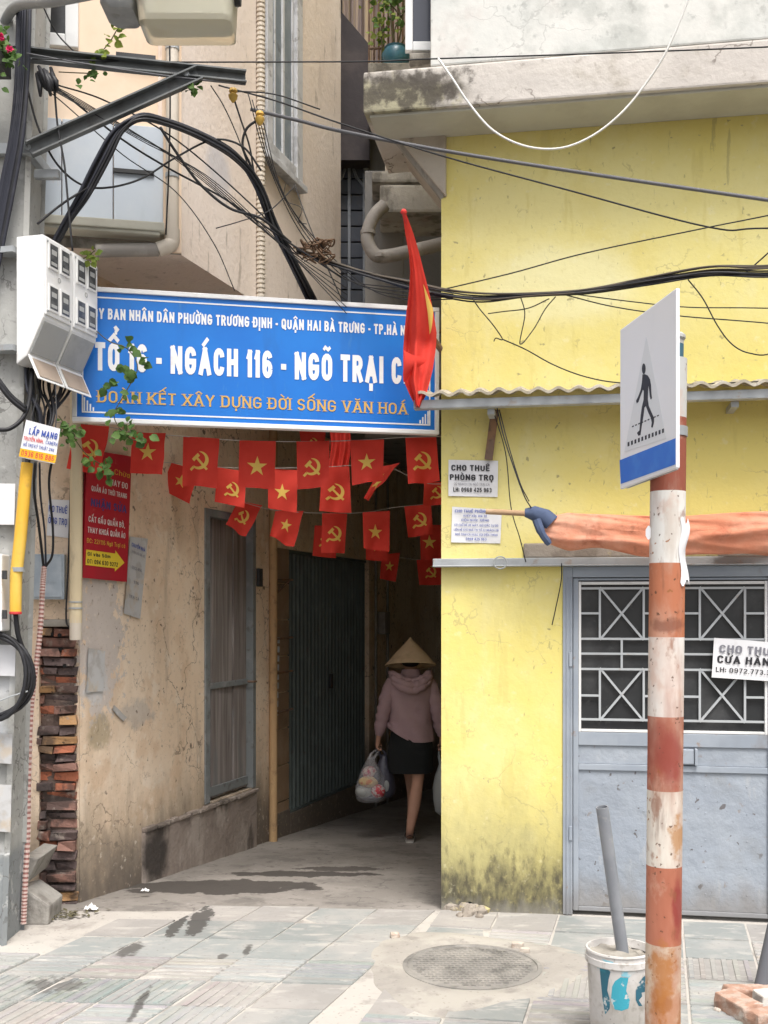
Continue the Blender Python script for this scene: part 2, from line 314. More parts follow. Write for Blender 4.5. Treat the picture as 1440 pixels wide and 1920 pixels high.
m_haunch = M('stained haunch plaster', (.47, .42, .35), .9, layers=[('n', (.36, .31, .25), .7, 5, .48, .66),
    ('b', (.23, .12, .10), .8, (.28, 6.2, 4.0), (.16, .4, .14), 9, .8, .3), ('n', (.13, .11, .1), .6, 11, .6, .7)], bump=(20, .4))
m_beige = M('beige limewash', (.76, .60, .445), .92, layers=[
    ('n', (.80, .67, .53), .8, 1.2, .42, .62), ('n', (.64, .495, .36), .75, 2.4, .5, .66, (1, 1, .35)), ('n', (.42, .33, .25), .5, 7, .55, .7, (1, 1, .2)),
    ('n', (.64, .46, .31), .6, 3.3, .52, .64), ('n', (.80, .71, .6), .5, 5.5, .57, .68), ('c', (.20, .155, .12), .75, 1.7, .012, .50), ('c', (.3, .23, .18), .5, 6, .022, .54),
    ('b', (.55, .50, .47), .85, (-1.74, 6.72, 1.55), (.10, .45, .5), 14, 2.6, .9), ('b', (.55, .55, .55), .8, (-1.75, 6.66, 1.28), (.1, .16, .16), 13, 1.8, .6),
    ('b', (.40, .38, .36), .55, (-1.6, 7.1, 1.05), (.1, .4, .12), 12, 1.6, .5), ('b', (.33, .27, .17), .7, (-1.74, 6.7, .98), (.1, .18, .14), 9, 1.2, .4),
    ('v', (.10, .075, .055), .85, 9, .17, .53), ('v', (.16, .12, .09), .8, 21, .24, .58),
    ('z', (.33, .27, .20), .85, .1, .75, 5, .8), ('z', (.12, .10, .085), .88, -.1, .5, 8, .8), ('n', (.40, .31, .22), .45, 28, .56, .68), ('n', (.80, .72, .62), .4, 19, .61, .7), ('n', (.14, .11, .08), .7, 48, .66, .71)], bump=(30, .4, .012))
m_beige_up = M('beige render upper floors', (.80, .695, .61), .9, layers=[
    ('n', (.83, .74, .67), .8, .9, .42, .62), ('n', (.66, .555, .48), .6, 1.8, .52, .7, (1, 1, .3)), ('n', (.50, .42, .36), .4, 6, .58, .72, (1, 1, .25)),
    ('b', (.50, .52, .58), .6, (-1.02, 6.75, 4.45), (.12, .3, .22), 4, .8, .4), ('n', (.5, .42, .36), .4, 30, .58, .7), ('n', (.30, .25, .21), .55, 13, .62, .7, (1, 1, .2))], bump=(24, .45, .01))
m_peach = M('peach render', (.72, .55, .40), .9, layers=[('n', (.78, .63, .49), .8, 1.1, .42, .6), ('n', (.58, .46, .36), .5, 3, .55, .7, (1, 1, .3))], bump=(12, .2))
m_conc = M('alley concrete', (.235, .215, .195), .85, layers=[
    ('n', (.31, .285, .26), .8, 1.5, .42, .62), ('n', (.16, .148, .136), .7, 3.5, .5, .66), ('n', (.11, .10, .093), .6, 14, .56, .68), ('n', (.4, .38, .35), .4, 24, .6, .7), ('c', (.09, .085, .08), .5, 1.3, .010, .54),
    ('b', (.055, .048, .043), .92, (-1.08, 7.03, -.05), (.66, .25, .3), 5, 1.9, .9), ('b', (.06, .053, .048), .92, (-.58, 7.5, -.06), (.5, .12, .3), 8, 2.0, .86),
    ('b', (.07, .06, .055), .85, (-.3, 7.72, -.06), (.36, .10, .3), 9, 2.0, .86)], bump=(40, .5, .006), spec=.4)
m_subbase = M('dusty sand and cement', (.33, .308, .278), .95, layers=[('n', (.42, .395, .35), .8, 2.2, .42, .6), ('n', (.26, .24, .22), .7, 6, .5, .66), ('v', (.2, .18, .16), .5, 40, .3, .5)], bump=(50, .6, .006))
m_tile = M('worn pavement tile', (1, 1, 1), .75, attr=True, layers=[
    ('n', (.40, .378, .355), .6, 2.2, .46, .66), ('n', (.37, .36, .345), .5, 9, .5, .7), ('n', (.48, .455, .42), .6, 5.5, .54, .68, (1, 3, 1)), ('n', (.24, .23, .22), .5, 30, .56, .7),
    ('n', (.28, .26, .245), .55, 1.7, .6, .72), ('v', (.17, .16, .15), .55, 26, .2, .6),
    ('b', (.07, .066, .062), .9, (-1.13, 5.98, 0), (.04, .27, .2), 17, 2.2, .8), ('b', (.07, .066, .062), .9, (-1.02, 6.05, 0), (.06, .32, .2), 17, 2.2, .8),
    ('b', (.08, .075, .07), .85, (-1.29, 5.52, 0), (.07, .14, .2), 16, 2.2, .5), ('b', (.08, .075, .07), .85, (-.69, 5.52, 0), (.025, .1, .2), 18, 2.0, .5),
    ('b', (.08, .075, .07), .8, (-.8, 5.42, 0), (.03, .05, .2), 20, 2.0, .5), ('b', (.08, .075, .07), .85, (-1.06, 4.72, 0), (.022, .24, .2), 14, 2.4, .5),
    ('b', (.09, .085, .08), .7, (-1.5, 5.0, 0), (.17, .14, .2), 18, 3.0, .4)], bump=(35, .35, .004), spec=.35)
m_asphalt = M('asphalt', (.055, .055, .057), .9, layers=[('n', (.08, .08, .08), .7, 3, .4, .65)], bump=(120, .6, .006))
m_earth = M('earth', (.16, .13, .1), .95, layers=[('n', (.1, .09, .07), .6, .6, .4, .6)])
m_kerb = M('kerb stone', (.38, .37, .35), .85, layers=[('n', (.26, .25, .24), .6, 5, .45, .65)], bump=(40, .4))

# ------------------------------------------------------------------ the setting
g = MB(); g.bb(-300, 300, -300, 300, -1.6, -1.4); struct(g.build('ground', m_earth))
g = MB(); g.bb(-60, 60, -9, 3.0, -1.39, -.14); struct(g.build('road', m_asphalt))
g = MB()
for i in range(24): g.bb(-12+i, -11.006+i, 3.004, 3.16, -.3, .004)
struct(g.build('kerb', m_kerb, bevel=.012))
# bed under the tiles and the alley floor: one sheet that falls gently into the alley
def floor_fn(u, v):
    y = 3.16 + v*(16.5-3.16); x = -6 + u*13
    z = -.008 + alley_z(y) + (.006*NZ((x, y, 0), 2.5) if y > 6.3 else .0)
    if y <= 6.3: z -= .006
    return V((x, y, z))
g = MB(); g.grid(floor_fn, 90, 110); struct(g.build('alley_floor', m_conc, smooth='all', fix=False))
m_grout = M('pale dusty grout', (.44, .412, .38), .95, layers=[('n', (.48, .455, .415), .8, 2.2, .42, .6), ('n', (.26, .24, .22), .75, 4.5, .5, .66), ('v', (.2, .18, .16), .5, 40, .3, .5)], bump=(50, .5, .006))
g = MB(); g.grid(lambda u, v: V((-6 + 13*u, 3.165 + 3.12*v + .10*v*NZ((u*13, 0, 0), 1.3), -.0045 + .002*NZ((u*13, v*3, 0), 2) - .006*max(0, v-.97)/.03)), 120, 40); struct(g.build('path', m_grout, smooth='all', fix=False))
# tiles: two fields, one laid along the alley, one square to the yellow front
def tile(mb, o, eu, ev, a, kind, rnd):
    z = rnd.uniform(-.002, .0035)
    base = [(.26, .275, .267), (.278, .288, .28), (.30, .287, .272), (.31, .293, .276), (.245, .262, .256)][int(rnd.random()*5)]
    k = rnd.uniform(.92, 1.12); col = tuple(c*k for c in base); tx, ty = rnd.uniform(-.004, .004), rnd.uniform(-.004, .004)
    def slab(u0, u1, v0, v1, z0, z1, ins, c):
        bot = [o + eu*u + ev*q + Z3*z0 for u, q in ((u0, v0), (u1, v0), (u1, v1), (u0, v1))]
        top = [o + eu*u + ev*q + Z3*(z1 + tx*u/a + ty*q/a) for u, q in ((u0+ins, v0+ins), (u1-ins, v0+ins), (u1-ins, v1-ins), (u0+ins, v1-ins))]
        mb.add(bot+top, [(4, 5, 6, 7), (0, 1, 5, 4), (1, 2, 6, 5), (2, 3, 7, 6), (3, 0, 4, 7)], c)
    gp = .004
    slab(gp, a-gp, gp, a-gp, -.02, z, .003, col)
    if kind:
        n = 6
        for i in range(n):
            q0 = gp+.006 + (a-2*gp-.012)*i/n; q1 = q0 + (a-2*gp-.012)/n*.52
            cc = tuple(c*rnd.uniform(.98, 1.1) for c in col)
            if kind == 'h': slab(gp+.004, a-gp-.004, q0, q1, z-.002, z+.005, .003, cc)
            else: slab(q0, q1, gp+.004, a-gp-.004, z-.002, z+.005, .003, cc)
def in_dusty(p):                            # patches where the tiles are gone
    if p.y > 6.3: return True
    if p.y > 5.62 + .28*(p.x+1.75)*1.0 and p.x < -1.2: return p.y > 5.95 + .0*p.x or p.x < -1.5
    c = V((.424, 5.264, 0)); d = V((p.x-c.x, p.y-c.y, 0)); return math.hypot(d.x/.42, d.y/.46) < 1
def split_x(y): return .33 + .32*(y-6.3) - .02
rnd = random.Random(3)
A = .3355
mb = MB(); o0 = V((.30, 6.27, 0)); eu, ev = V((-1, .08, 0)).normalized(), V((-.33, -.944, 0)).normalized()
for j in range(11):
    for i in range(22):
        o = o0 + eu*(A*i) + ev*(A*j); c = o + eu*A/2 + ev*A/2
        if c.y < 3.3 or in_dusty(c): continue
        kind = None
        if j == 3: kind = 'h'
        elif j == 4: kind = 'v' if i in (2, 3, 4) or rnd.random() < .3 else None
        elif j > 4: kind = rnd.choice([None, 'h', 'v'])
        tile(mb, o, eu, ev, A, kind, rnd)
struct(mb.build('pavement', m_tile, fix=False))
mb = MB(); o0 = Fp(0, 0, .03); eu, ev = FE, FN*1.0
ev = (V((split_x(3.3), 3.3, 0)) - V((split_x(6.3), 6.3, 0))).normalized()*.55 + FN*.45; ev.normalize()
for j in range(11):
    for i in range(16):
        o = o0 + eu*(A*i) + ev*(A*j); o = o + eu*(-.10*0); c = o + eu*A/2 + ev*A/2
        if c.y < 3.3 or in_dusty(c): continue
        if c.x < split_x(c.y) + .06: continue
        tile(mb, o, eu, ev, A, rnd.choice([None, None, 'h', 'h', 'v']) if j > 0 else None, rnd)
struct(mb.build('pavement', m_tile, fix=False))
# bare cement collar round the manhole and along the joint of the two fields
def collar(u, v):
    a = u*2*math.pi; c = V((.424, 5.264, 0)); k = .30 + v*(.27 + .07*math.sin(3*a+1) + .06*NZ((math.cos(a), math.sin(a), 0), 2))
    p = c + V((math.cos(a)*k, math.sin(a)*k*1.05, 0)); p.z = -.002 + .014*math.sin(v*math.pi)*(1+.6*NZ(p, 9)) - .004*v
    return p
g = MB(); g.grid(collar, 60, 8); struct(g.build('path', m_subbase, smooth='all', fix=False))

# ------------------------------------------------------------------ the yellow shop house
yh = thing('yellow_house', 'yellow shop house with a bare concrete upper storey and grey shutters', 'building', Fp(0, 0))
S0, S1, DT = fs(1055), 2.98, 1.965          # door opening
g = MB()
fbox(g, 0, S0, -.1, 4.45, -.22, 0); fbox(g, S1, 5.2, -.1, 4.45, -.22, 0); fbox(g, S0, S1, DT, 4.45, -.22, 0)
g.prism([FC + V((0, 0, -1.3)) - FN*.221, FC + LD*9.8 + V((0, 0, -1.3)), FC + LD*9.8 + V((.22, 0, -1.3)), FC + V((.25, .03, -1.3)) - FN*.221], (0, 0, 10.2))
fbox(g, 0, 5.2, -1.3, -.101, -.22, -.002)
g.build('wall', m_yellow, yh)
# slab edge, storey above, soffit
GN = .35
sl = fs(692)*0 - .392
g = MB(); fbox(g, -.392, 5.2, 4.455, 4.68, -.5, GN); g.build('balcony_slab', m_slab, yh, bevel=.012)
g = MB(); fbox(g, -.02, 5.2, 4.683, 8.6, -.3, GN-.004); g.build('upper_wall', m_upper, yh, bevel=.01)
g = MB(); fbox(g, -.36, 5.2, 4.440, 4.4545, .004, GN-.03); g.build('soffit', m_soffit, yh)
# stepped haunch on the alley corner, bulging face and dark rounded underside
hp = [(710, 208), (836, 200), (836, 368), (822, 352), (796, 320), (768, 285), (742, 252), (722, 228), (712, 218)]
pts = [Fh(x, y, .03) for x, y in hp]
g = MB(); g.prism(pts, -FN*.5); g.build('haunch', m_haunch, yh, bevel=.012)
g = MB(); ed = spline([Fh(x, y, -.02) for x, y in [(712, 224), (722, 232), (742, 256), (768, 288), (796, 323), (822, 355), (834, 372)]], 5)
g.tube(ed, .028, 8); g.build('haunch_edge', m_grime_conc, yh, smooth=True)
# concrete ledge block and grey flank seen behind the corner, deeper in the alley
g = MB(); a = P(712, 398, 7.5); b = P(850, 345, 7.5); g.bb(a.x, b.x+.7, 7.5, 8.0, a.z, b.z); a = P(697, 362, 7.56); b = P(850, 336, 7.56); g.bb(a.x, b.x+.6, 7.56, 8.0, b.z-.02, b.z+.06)
g.build('ledge', m_grime_conc, yh, bevel=.02)
g = MB(); a = P(722, 345, 7.7); b = P(850, 215, 7.7); g.bb(a.x, b.x+.6, 7.7, 8.0, a.z+.02, b.z); g.build('ledge_wall', m_haunch, yh)

# metal lintel that runs past the corner, and the gap of raw plaster above the shutters
m_steel = M('grey blue painted steel', (.27, .305, .355), .55, .0, layers=[('n', (.34, .375, .42), .7, 2.2, .42, .62), ('n', (.25, .28, .32), .6, 6, .52, .7, (1, 1, .4)),
    ('n', (.30, .20, .13), .6, 13, .64, .70), ('n', (.20, .17, .15), .55, 4, .6, .7, (1, 1, .5)), ('z', (.2, .18, .16), .6, .03, .22, 7, .25)], bump=(18, .2, .005), spec=.4)
m_steel_l = M('pale grey painted bars', (.42, .44, .455), .5, layers=[('n', (.40, .40, .40), .6, 9, .5, .7), ('n', (.34, .27, .2), .5, 22, .62, .72)], bump=(30, .2, .003), spec=.4)
m_galv = M('dull galvanised steel', (.42, .44, .45), .5, .3, layers=[('n', (.3, .31, .32), .6, 6, .45, .65), ('n', (.33, .24, .17), .5, 14, .6, .7)], bump=(25, .2, .004))
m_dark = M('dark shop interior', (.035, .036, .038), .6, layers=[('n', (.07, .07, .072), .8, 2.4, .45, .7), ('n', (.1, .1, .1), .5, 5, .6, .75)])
m_glass = M('dusty dark glass', (.032, .034, .036), .22, layers=[('n', (.075, .076, .078), .8, 2.2, .45, .68), ('n', (.13, .13, .13), .5, 8, .6, .75)], spec=.5)
m_raw = M('raw cement band', (.30, .265, .225), .95, layers=[('n', (.2, .17, .14), .8, 7, .46, .62), ('n', (.55, .47, .2), .7, 5, .56, .64)], bump=(30, .6, .012))
z0 = (Fh(1000, 1062, .05)).z; z1 = (Fh(1000, 1046, .05)).z
g = MB(); fbox(g, fs(820)-.02, 5.2, z0, z1, .004, .055); fbox(g, fs(820)-.02, 5.2, z0, z0+.008, .055, .075); g.build('lintel_beam', m_galv, yh, bevel=.004)
g = MB(); fbox(g, S0-.22, 5.2, z1+.002, z1+.085, -.05, .02); g.build('cement_band', m_raw, yh, bevel=.01)
ring = MB(); c = Fh(938, 1055, .085); ring.tube([c + FE*math.cos(a)*.038 + Z3*math.sin(a)*.034 for a in [i*.36 for i in range(18)]], .004, 6); ring.build('ring', m_galv, yh, smooth=True)

# shop door: frame and four leaves
fr = MB()
fbox(fr, S0+.001, S0+.055, 0, DT-.002, -.10, .012); fbox(fr, S0+.056, S1-.056, DT-.062, DT-.002, -.10, .012); fbox(fr, S1-.055, S1-.001, 0, DT-.002, -.10, .012)
fbox(fr, S0+.02, S0+.028, .0, DT-.06, .012, .02); fbox(fr, S0+.042, S0+.047, .0, DT-.06, .012, .017)
fr.build('door_frame', m_steel, yh, bevel=.004)
LW = (S1-S0-.112-.02)/4
for i in range(4):
    s0 = S0+.058 + i*(LW+.006); s1 = s0+LW
    lf = MB(); n0, n1 = -.05, -.006; gz0, gz1 = 1.03, 1.88
    fbox(lf, s0, s0+.03, .02, DT-.066, n0, n1); fbox(lf, s1-.03, s1, .02, DT-.066, n0, n1)                # stiles
    fbox(lf, s0+.03, s1-.03, gz1+.006, DT-.066, n0, n1-.002); fbox(lf, s0+.03, s1-.03, .955, gz0, n0, n1-.002)  # rails
    fbox(lf, s0+.03, s1-.03, .815, .85, n0, n1-.002); fbox(lf, s0+.03, s1-.03, .02, .045, n0, n1-.002)
    leaf = lf.build('door_leaf', m_steel, yh, bevel=.004)
    pn = MB(); fbox(pn, s0+.03, s1-.03, .852, .953, -.032, -.02); fbox(pn, s0+.03, s1-.03, .047, .813, -.032, -.02)
    for r in range(5):
        for q in range(2):
            p = Fp(s0+.17+.22*q + (.01*((r*3+i) % 3)), .14+.15*r, -.02); pn.lathe(p, [(.004, 0), (.003, .003), (0.0005, .004)], 8, ax=(FE, Z3, FN))
    pn.build('sheet_panel', M('dented sheet panel', (.285, .32, .37), .5, layers=[('n', (.35, .385, .43), .7, 1.6, .42, .62), ('v', (.12, .11, .11), .9, 8, .15, .44),
        ('n', (.27, .29, .31), .6, 4, .54, .68), ('v', (.10, .085, .08), .85, 19, .17, .52), ('n', (.42, .43, .44), .5, 8, .58, .68, (1, 1, .3)), ('n', (.24, .18, .13), .5, 15, .64, .7), ('z', (.22, .2, .18), .7, .05, .26, 7, .3)], bump=(3.2, .55, .05), spec=.45) if i == 0 else bpy.data.materials['dented sheet panel'], leaf)
    gl = MB(); fbox(gl, s0+.03, s1-.03, gz0, gz1+.004, -.048, -.04); gl.build('pane', m_glass, leaf)
    gr = MB(); a0, a1 = s0+.034, s1-.034; rr = .012
    def bar(sa, za, sb, zb, wd=rr, n=-.02, mbx=gr): mbx.beam(Fp(sa, za, n), Fp(sb, zb, n), wd, .012, up=FN)
    H = lambda y: Fh(1150, y).z
    zs = [H(y) for y in (1103, 1150, 1198, 1226, 1255, 1305, 1350)]
    c0 = a0 + .115; c1 = a1 - .115
    for z in (zs[0], zs[2], zs[3], zs[4], zs[6]): bar(a0, z, a1, z)
    for z in (zs[1], zs[5]): bar(a0, z, c0-.005, z, n=-.0205); bar(c1+.005, z, a1, z, n=-.0205)
    for za, zb in ((zs[0], zs[2]), (zs[4], zs[6])):
        for cc in (c0, c1): bar(cc, za+.006, cc, zb-.006, n=-.021)
        bar(c0, za+.006, c1, zb-.006, n=-.023); bar(c0, zb-.006, c1, za+.006, n=-.026)
    cm = (a0+a1)/2; bar(cm, zs[2]+.006, cm, zs[4]-.006, n=-.021)
    gr.build('grille', m_steel_l, leaf)
    ef = MB(); fbox(ef, s0+.031, s0+.045, gz0+.001, gz1-.001, -.038, -.008); fbox(ef, s1-.045, s1-.031, gz0+.001, gz1-.001, -.038, -.008)
    fbox(ef, s0+.046, s1-.046, gz1-.018, gz1-.002, -.038, -.008); fbox(ef, s0+.046, s1-.046, gz0+.002, gz0+.016, -.038, -.008)
    ef.build('grille_frame', M('white painted edge', (.70, .70, .69), .5, layers=[('n', (.5, .5, .5), .6, 8, .5, .7)]) if i == 0 else bpy.data.materials['white painted edge'], leaf, bevel=.002)
    if i == 1:
        lk = MB(); fbox(lk, s0+.035, s0+.115, .862, .946, -.019, .012); fbox(lk, s0+.118, s0+.135, .855, .95, -.019, .02); lk.build('latch_box', m_steel, leaf, bevel=.006)
    if i == 0:
        for z in (.42, 1.4): hg = MB(); fbox(hg, s0-.022, s0-.004, z, z+.08, .013, .022); hg.build('hinge', m_steel, leaf, bevel=.003)
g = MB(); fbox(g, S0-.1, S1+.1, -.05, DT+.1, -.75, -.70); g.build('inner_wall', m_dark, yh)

# broken plaster at the foot of the corner
g = MB()
for i in range(16):
    p = ground(rnd.uniform(838, 905), rnd.uniform(1700, 1722)); r = rnd.uniform(.015, .05)
    g.rings([[p + V((math.cos(a)*r*k*rnd.uniform(.7, 1.2), math.sin(a)*r*k*rnd.uniform(.7, 1.2), z*r)) for a in [q*math.pi/3 for q in range(6)]] for k, z in ((1, -.2), (.9, .5), (.4, .85))])
tag(g.build('plaster_rubble', m_raw), 'heap of broken plaster at the foot of the yellow wall corner', 'rubble')
g = MB(); a = Fh(880, 1702); g.tube([a + FN*.003 + Z3*.0, a - FN*.2 + Z3*.0], .036, 10); g.build('drain_hole', M('black hole', (.01, .01, .01), .9), yh)

# corrugated canopy with its steel angle and rusty hanger
m_asb = M('weathered corrugated cement sheet', (.40, .36, .29), .95, layers=[('n', (.33, .29, .22), .8, 9, .44, .62), ('n', (.62, .58, .5), .7, 5, .5, .66), ('n', (.16, .13, .1), .7, 20, .58, .68)], bump=(40, .6, .01))
m_rust = M('rusty steel', (.20, .135, .10), .85, .2, layers=[('n', (.3, .17, .09), .8, 9, .45, .62), ('n', (.1, .07, .06), .7, 18, .5, .66)], bump=(40, .5, .006))
cn = thing('corrugated_canopy', 'narrow corrugated cement canopy on a grey steel angle across the yellow wall', 'canopy', Fp(0, 2.86))
zc = Fh(1000, 748, .28).z; s00 = fs(800)-.03; NX = 420
def sheet(u, v, t=0):
    s = s00 + u*(5.0-s00); n = .30 - v*.30
    return Fp(s, zc + .036 + v*.06 + .011*math.sin(s*2*math.pi/.107) + t + .009*NZ((s, v, 1), 7), n + .01*NZ((s*3, 0, 0), 3))
g = MB(); g.grid(lambda u, v: sheet(u, v), NX, 3); g.grid(lambda u, v: sheet(u, v, .016), NX, 3); g.grid(lambda u, v: sheet(u, 0, .016*v), NX, 1)
g.build('sheet', m_asb, cn, smooth=True, fix=False)
g = MB(); fbox(g, s00-.01, 5.0, zc-.026, zc+.018, .245, .25+.01); fbox(g, s00-.01, 5.0, zc-.03, zc-.0265, .20, .26)
for s in (fs(925), 1.6, 3.0): fbox(g, s-.02, s+.02, zc-.062, zc-.031, .0, .2)
g.build('angle_bar', m_galv, cn, bevel=.002)
g = MB(); g.beam(Fh(928, 768, .05), Fh(916, 862, .03), .045, .02, up=FN); g.build('hanger', m_rust, cn, bevel=.003)

# ------------------------------------------------------------------ the beige house on the left
bh = thing('beige_house', 'old beige house with overhanging upper floors and a broken brick corner', 'building', LC)
BE, BN = V((-.995, -.0995, 0)), V((.0995, -.995, 0))
def Bp(s, z, n=0): return LC + BE*s + BN*n + Z3*z
def Bh(px, py, n=0): return hit(px, py, LC + BN*n, BN)
def bbox(mb, s0, s1, z0, z1, n0, n1, col=(1, 1, 1)):
    mb.box(Bp((s0+s1)/2, (z0+z1)/2, (n0+n1)/2), BE*(s1-s0)/2, BN*(n1-n0)/2, Z3*(z1-z0)/2, col)
ZS = 3.765
tD0, tD1, tP, tG0, tG1 = lt(383), lt(478), lt(512), lt(545), lt(692)
ZDT = Lh(387, 952).z; ZSILL = .30; BZ = Bh(100, 1172).z
ZGT = Lh(545, 1030).z
g = MB()
def ragged_wall(mb, ta, tb, za, zb):        # front face as a fine sheet, so the plaster is not dead flat
    def fn(u, v):
        t = ta + (tb-ta)*u; z = za + (zb-za)*v; e = min(u, 1-u, v, 1-v)
        p = Lp(t, z); return p + LN*((.007*NZ(p, 1.6) + .0035*NZ(p, 7))*min(1, e*12))
    mb.grid(fn, int(8+(tb-ta)*18), int(8+(zb-za)*14))
ragged_wall(g, .05, tD0, -.4, ZS)
lbox(g, .05, tD0, -.4, ZS, -.2, -.0045); lbox(g, tD0, tD1, ZDT, ZS, -.2, 0); lbox(g, tD0, tD1, -.6, ZSILL-.004, -.2, -.002)
lbox(g, tD1, tP, -.6, ZS, -.2, 0); lbox(g, tP, tG0, ZGT, ZS, -.2, 0); lbox(g, tG0, tG1, ZGT, ZS, -.2, -.001); lbox(g, tG1, 10, -.8, ZS, -.2, 0)
lbox(g, tP, tG0, -.6, -.001, -.2, -.006); lbox(g, tG0, tG1, -.8, -.05, -.2, -.003); lbox(g, tP, tG0, 0, ZGT, -.2, -.03)
bbox(g, .205, 5, -.3, ZS, -.2, 0); bbox(g, .001, .205, BZ, ZS, -.2, 0); bbox(g, .02, .205, -.3, BZ, -.3, -.07)
g.build('wall', m_beige, bh)
# broken brick corner: each course its own lump, soot on most
m_brick = M('broken hollow brick', (1, 1, 1), .95, attr=True, layers=[('n', (.05, .042, .04), .75, 7, .46, .6), ('n', (.34, .29, .25), .55, 13, .58, .68), ('v', (.02, .018, .016), .8, 24, .2, .5)], bump=(40, .8, .012))
g = MB(); z = -.06; rb = random.Random(11)
while z < BZ+.02:
    h = rb.uniform(.05, .068); s = .0; fresh = rb.random()
    while s < .2:
        L_ = rb.uniform(.08, .2); e = min(s+L_, .215); n1 = rb.uniform(-.045, .022) - .02*(z > 1.2)*0
        k = rb.random(); col = (.42, .15, .085) if (k < .30) else ((.43, .25, .12) if k < .38 else ((.13, .095, .09) if k < .66 else (.26, .145, .115)))
        a, b = s+.003 - (.015*rb.random() if s == 0 else 0), e-.004
        vs = []
        for n_ in (-.14, n1):
            for (ss, zz) in ((a, z), (b, z), (b, z+h-.012), (a, z+h-.012)):
                vs.append(Bp(ss + rb.uniform(-.010, .010), zz + rb.uniform(-.006, .007), n_ + rb.uniform(-.022, .018)))
        g.add(vs, [(3, 2, 1, 0), (4, 5, 6, 7), (0, 1, 5, 4), (1, 2, 6, 5), (2, 3, 7, 6), (3, 0, 4, 7)], col)
        s = e
    z += h
bbox(g, .012, .2, -.06, BZ, -.10, -.048, (.17, .125, .105))
bw = g.build('brickwork', m_brick, bh, bevel=.006)
for (x, y) in ((96, 1190), (112, 1191), (112, 1218), (122, 1248)):
    g = MB(); p = Bh(x, y, .0); g.tube([p + BN*.012, p - BN*.05], .012, 8); g.build('brick_hole', bpy.data.materials['black hole'], bw)
# plaster lip above the brick
g = MB(); bbox(g, .0, .19, BZ-.01, BZ+.035, -.1, .012); g.build('plaster_lip', m_grime_conc, bh, bevel=.015)

# plank door in its grey frame, high sill
m_door = M('weathered door boards', (.21, .185, .175), .85, layers=[('n', (.32, .29, .275), .8, 3, .45, .62, (6, 6, .3)), ('n', (.11, .09, .082), .7, 5, .5, .66, (5, 5, .25)),
    ('n', (.17, .19, .20), .5, 2.2, .55, .7, (2, 2, .5))], bump=(6, .6, .01, (8, 8, .2)))
m_dframe = M('grey green door frame', (.19, .205, .21), .75, layers=[('n', (.27, .28, .28), .7, 5, .48, .64), ('n', (.1, .09, .08), .6, 12, .55, .68)], bump=(25, .4, .006))
g = MB()
lbox(g, tD0+.002, tD0+.075, ZSILL, ZDT-.003, -.14, .012); lbox(g, tD1-.06, tD1-.002, ZSILL, ZDT-.003, -.14, .012); lbox(g, tD0+.076, tD1-.061, ZDT-.06, ZDT-.003, -.14, .010)
df = g.build('door_frame', m_dframe, bh, bevel=.005)
g = MB(); nb = 6; w_ = (tD1-.062-tD0-.077)/nb
for i in range(nb): lbox(g, tD0+.077+w_*i+.002, tD0+.077+w_*(i+1)-.002, ZSILL+.012, ZDT-.062, -.10, -.052+.006*((i*5) % 3))
dr = g.build('door', m_door, bh, bevel=.003)
zz = Lh(440, 1282).z
for za, zb in ((zz-.022, zz+.022), (ZSILL+.03, ZSILL+.1)): g = MB(); lbox(g, tD0+.08, tD1-.065, za, zb, -.045, -.03); g.build('door_rail', m_dframe, dr, bevel=.003)
g = MB(); p = Lp(tD1-.09, zz, -.02); g.tube([p, p + LN*.05, p + LN*.05 + LD*.05], .009, 8); g.build('latch', m_rust, dr, smooth=True)
# worn stone ledge under the door, ragged plaster line over it
g = MB(); tl0 = lt(265); zl = lambda t: alley_z(Lp(t, 0).y) - .06
g.prism([Lp(tl0, zl(tl0), .03), Lp(tD1-.02, zl(tD1), .03), Lp(tD1-.02, ZSILL-.035, .03), Lp(tl0, ZSILL-.035, .03)], -LN*.06)
m_ledge = M('dirty old concrete plinth', (.27, .225, .195), .95, layers=[('n', (.38, .33, .29), .8, 4, .46, .62, (1, 1, .6)), ('n', (.085, .07, .06), .8, 5, .5, .64, (1, 1, .35)),
    ('b', (.045, .038, .034), .95, (-1.5, 7.18, .1), (.12, .33, .3), 5, .9, .5)], bump=(22, .7, .015))
g.build('plinth', m_ledge, bh, bevel=.01)
g = MB(); rr_ = random.Random(4); t = tl0
while t < tD1:
    e = min(t + rr_.uniform(.05, .16), tD1); lbox(g, t, e-.001, ZSILL-.034, ZSILL-.004-.012*rr_.random(), .0, .035+.02*rr_.random()); t = e
g.build('door_sill', m_ledge, bh, bevel=.006)
# orange-stained post and tiled strip
m_post = M('ochre painted post', (.46, .30, .16), .8, layers=[('n', (.62, .42, .22), .7, 4, .5, .68, (1, 1, .3)), ('n', (.2, .13, .08), .6, 9, .55, .7)], bump=(30, .4))
g = MB(); tq = lt(505); p0 = Lp(tq, -.3, .035); p1 = Lp(tq, ZS, .035); g.tube([p0, p1], .035, 10); g.build('post', m_post, bh, smooth=True)
m_wtile = M('brown wall tile', (.30, .20, .125), .45, layers=[('n', (.36, .26, .18), .7, 6, .45, .65), ('n', (.19, .13, .09), .6, 3, .5, .7)], bump=(14, .2))
g = MB(); z = -.22
while z < ZGT-.05:
    lbox(g, tP+.03, tG0-.003, z, z+.30, -.029, -.014); z += .312
g.build('tile_strip', m_wtile, bh, bevel=.004)
g = MB(); a = lt(483); lbox(g, a-.03, a+.04, Lh(483, 1100).z, Lh(483, 1066).z, .001, .03); g.build('switch_box', m_dark, bh, bevel=.004)
for y in (1088, 1198, 1262, 1335): g = MB(); z = Lh(525, y).z; g.beam(Lp(tP-.02, z, .02), Lp(tG0-.01, z+.01, .02), .02, .014); g.build('strap', m_rust, bh)
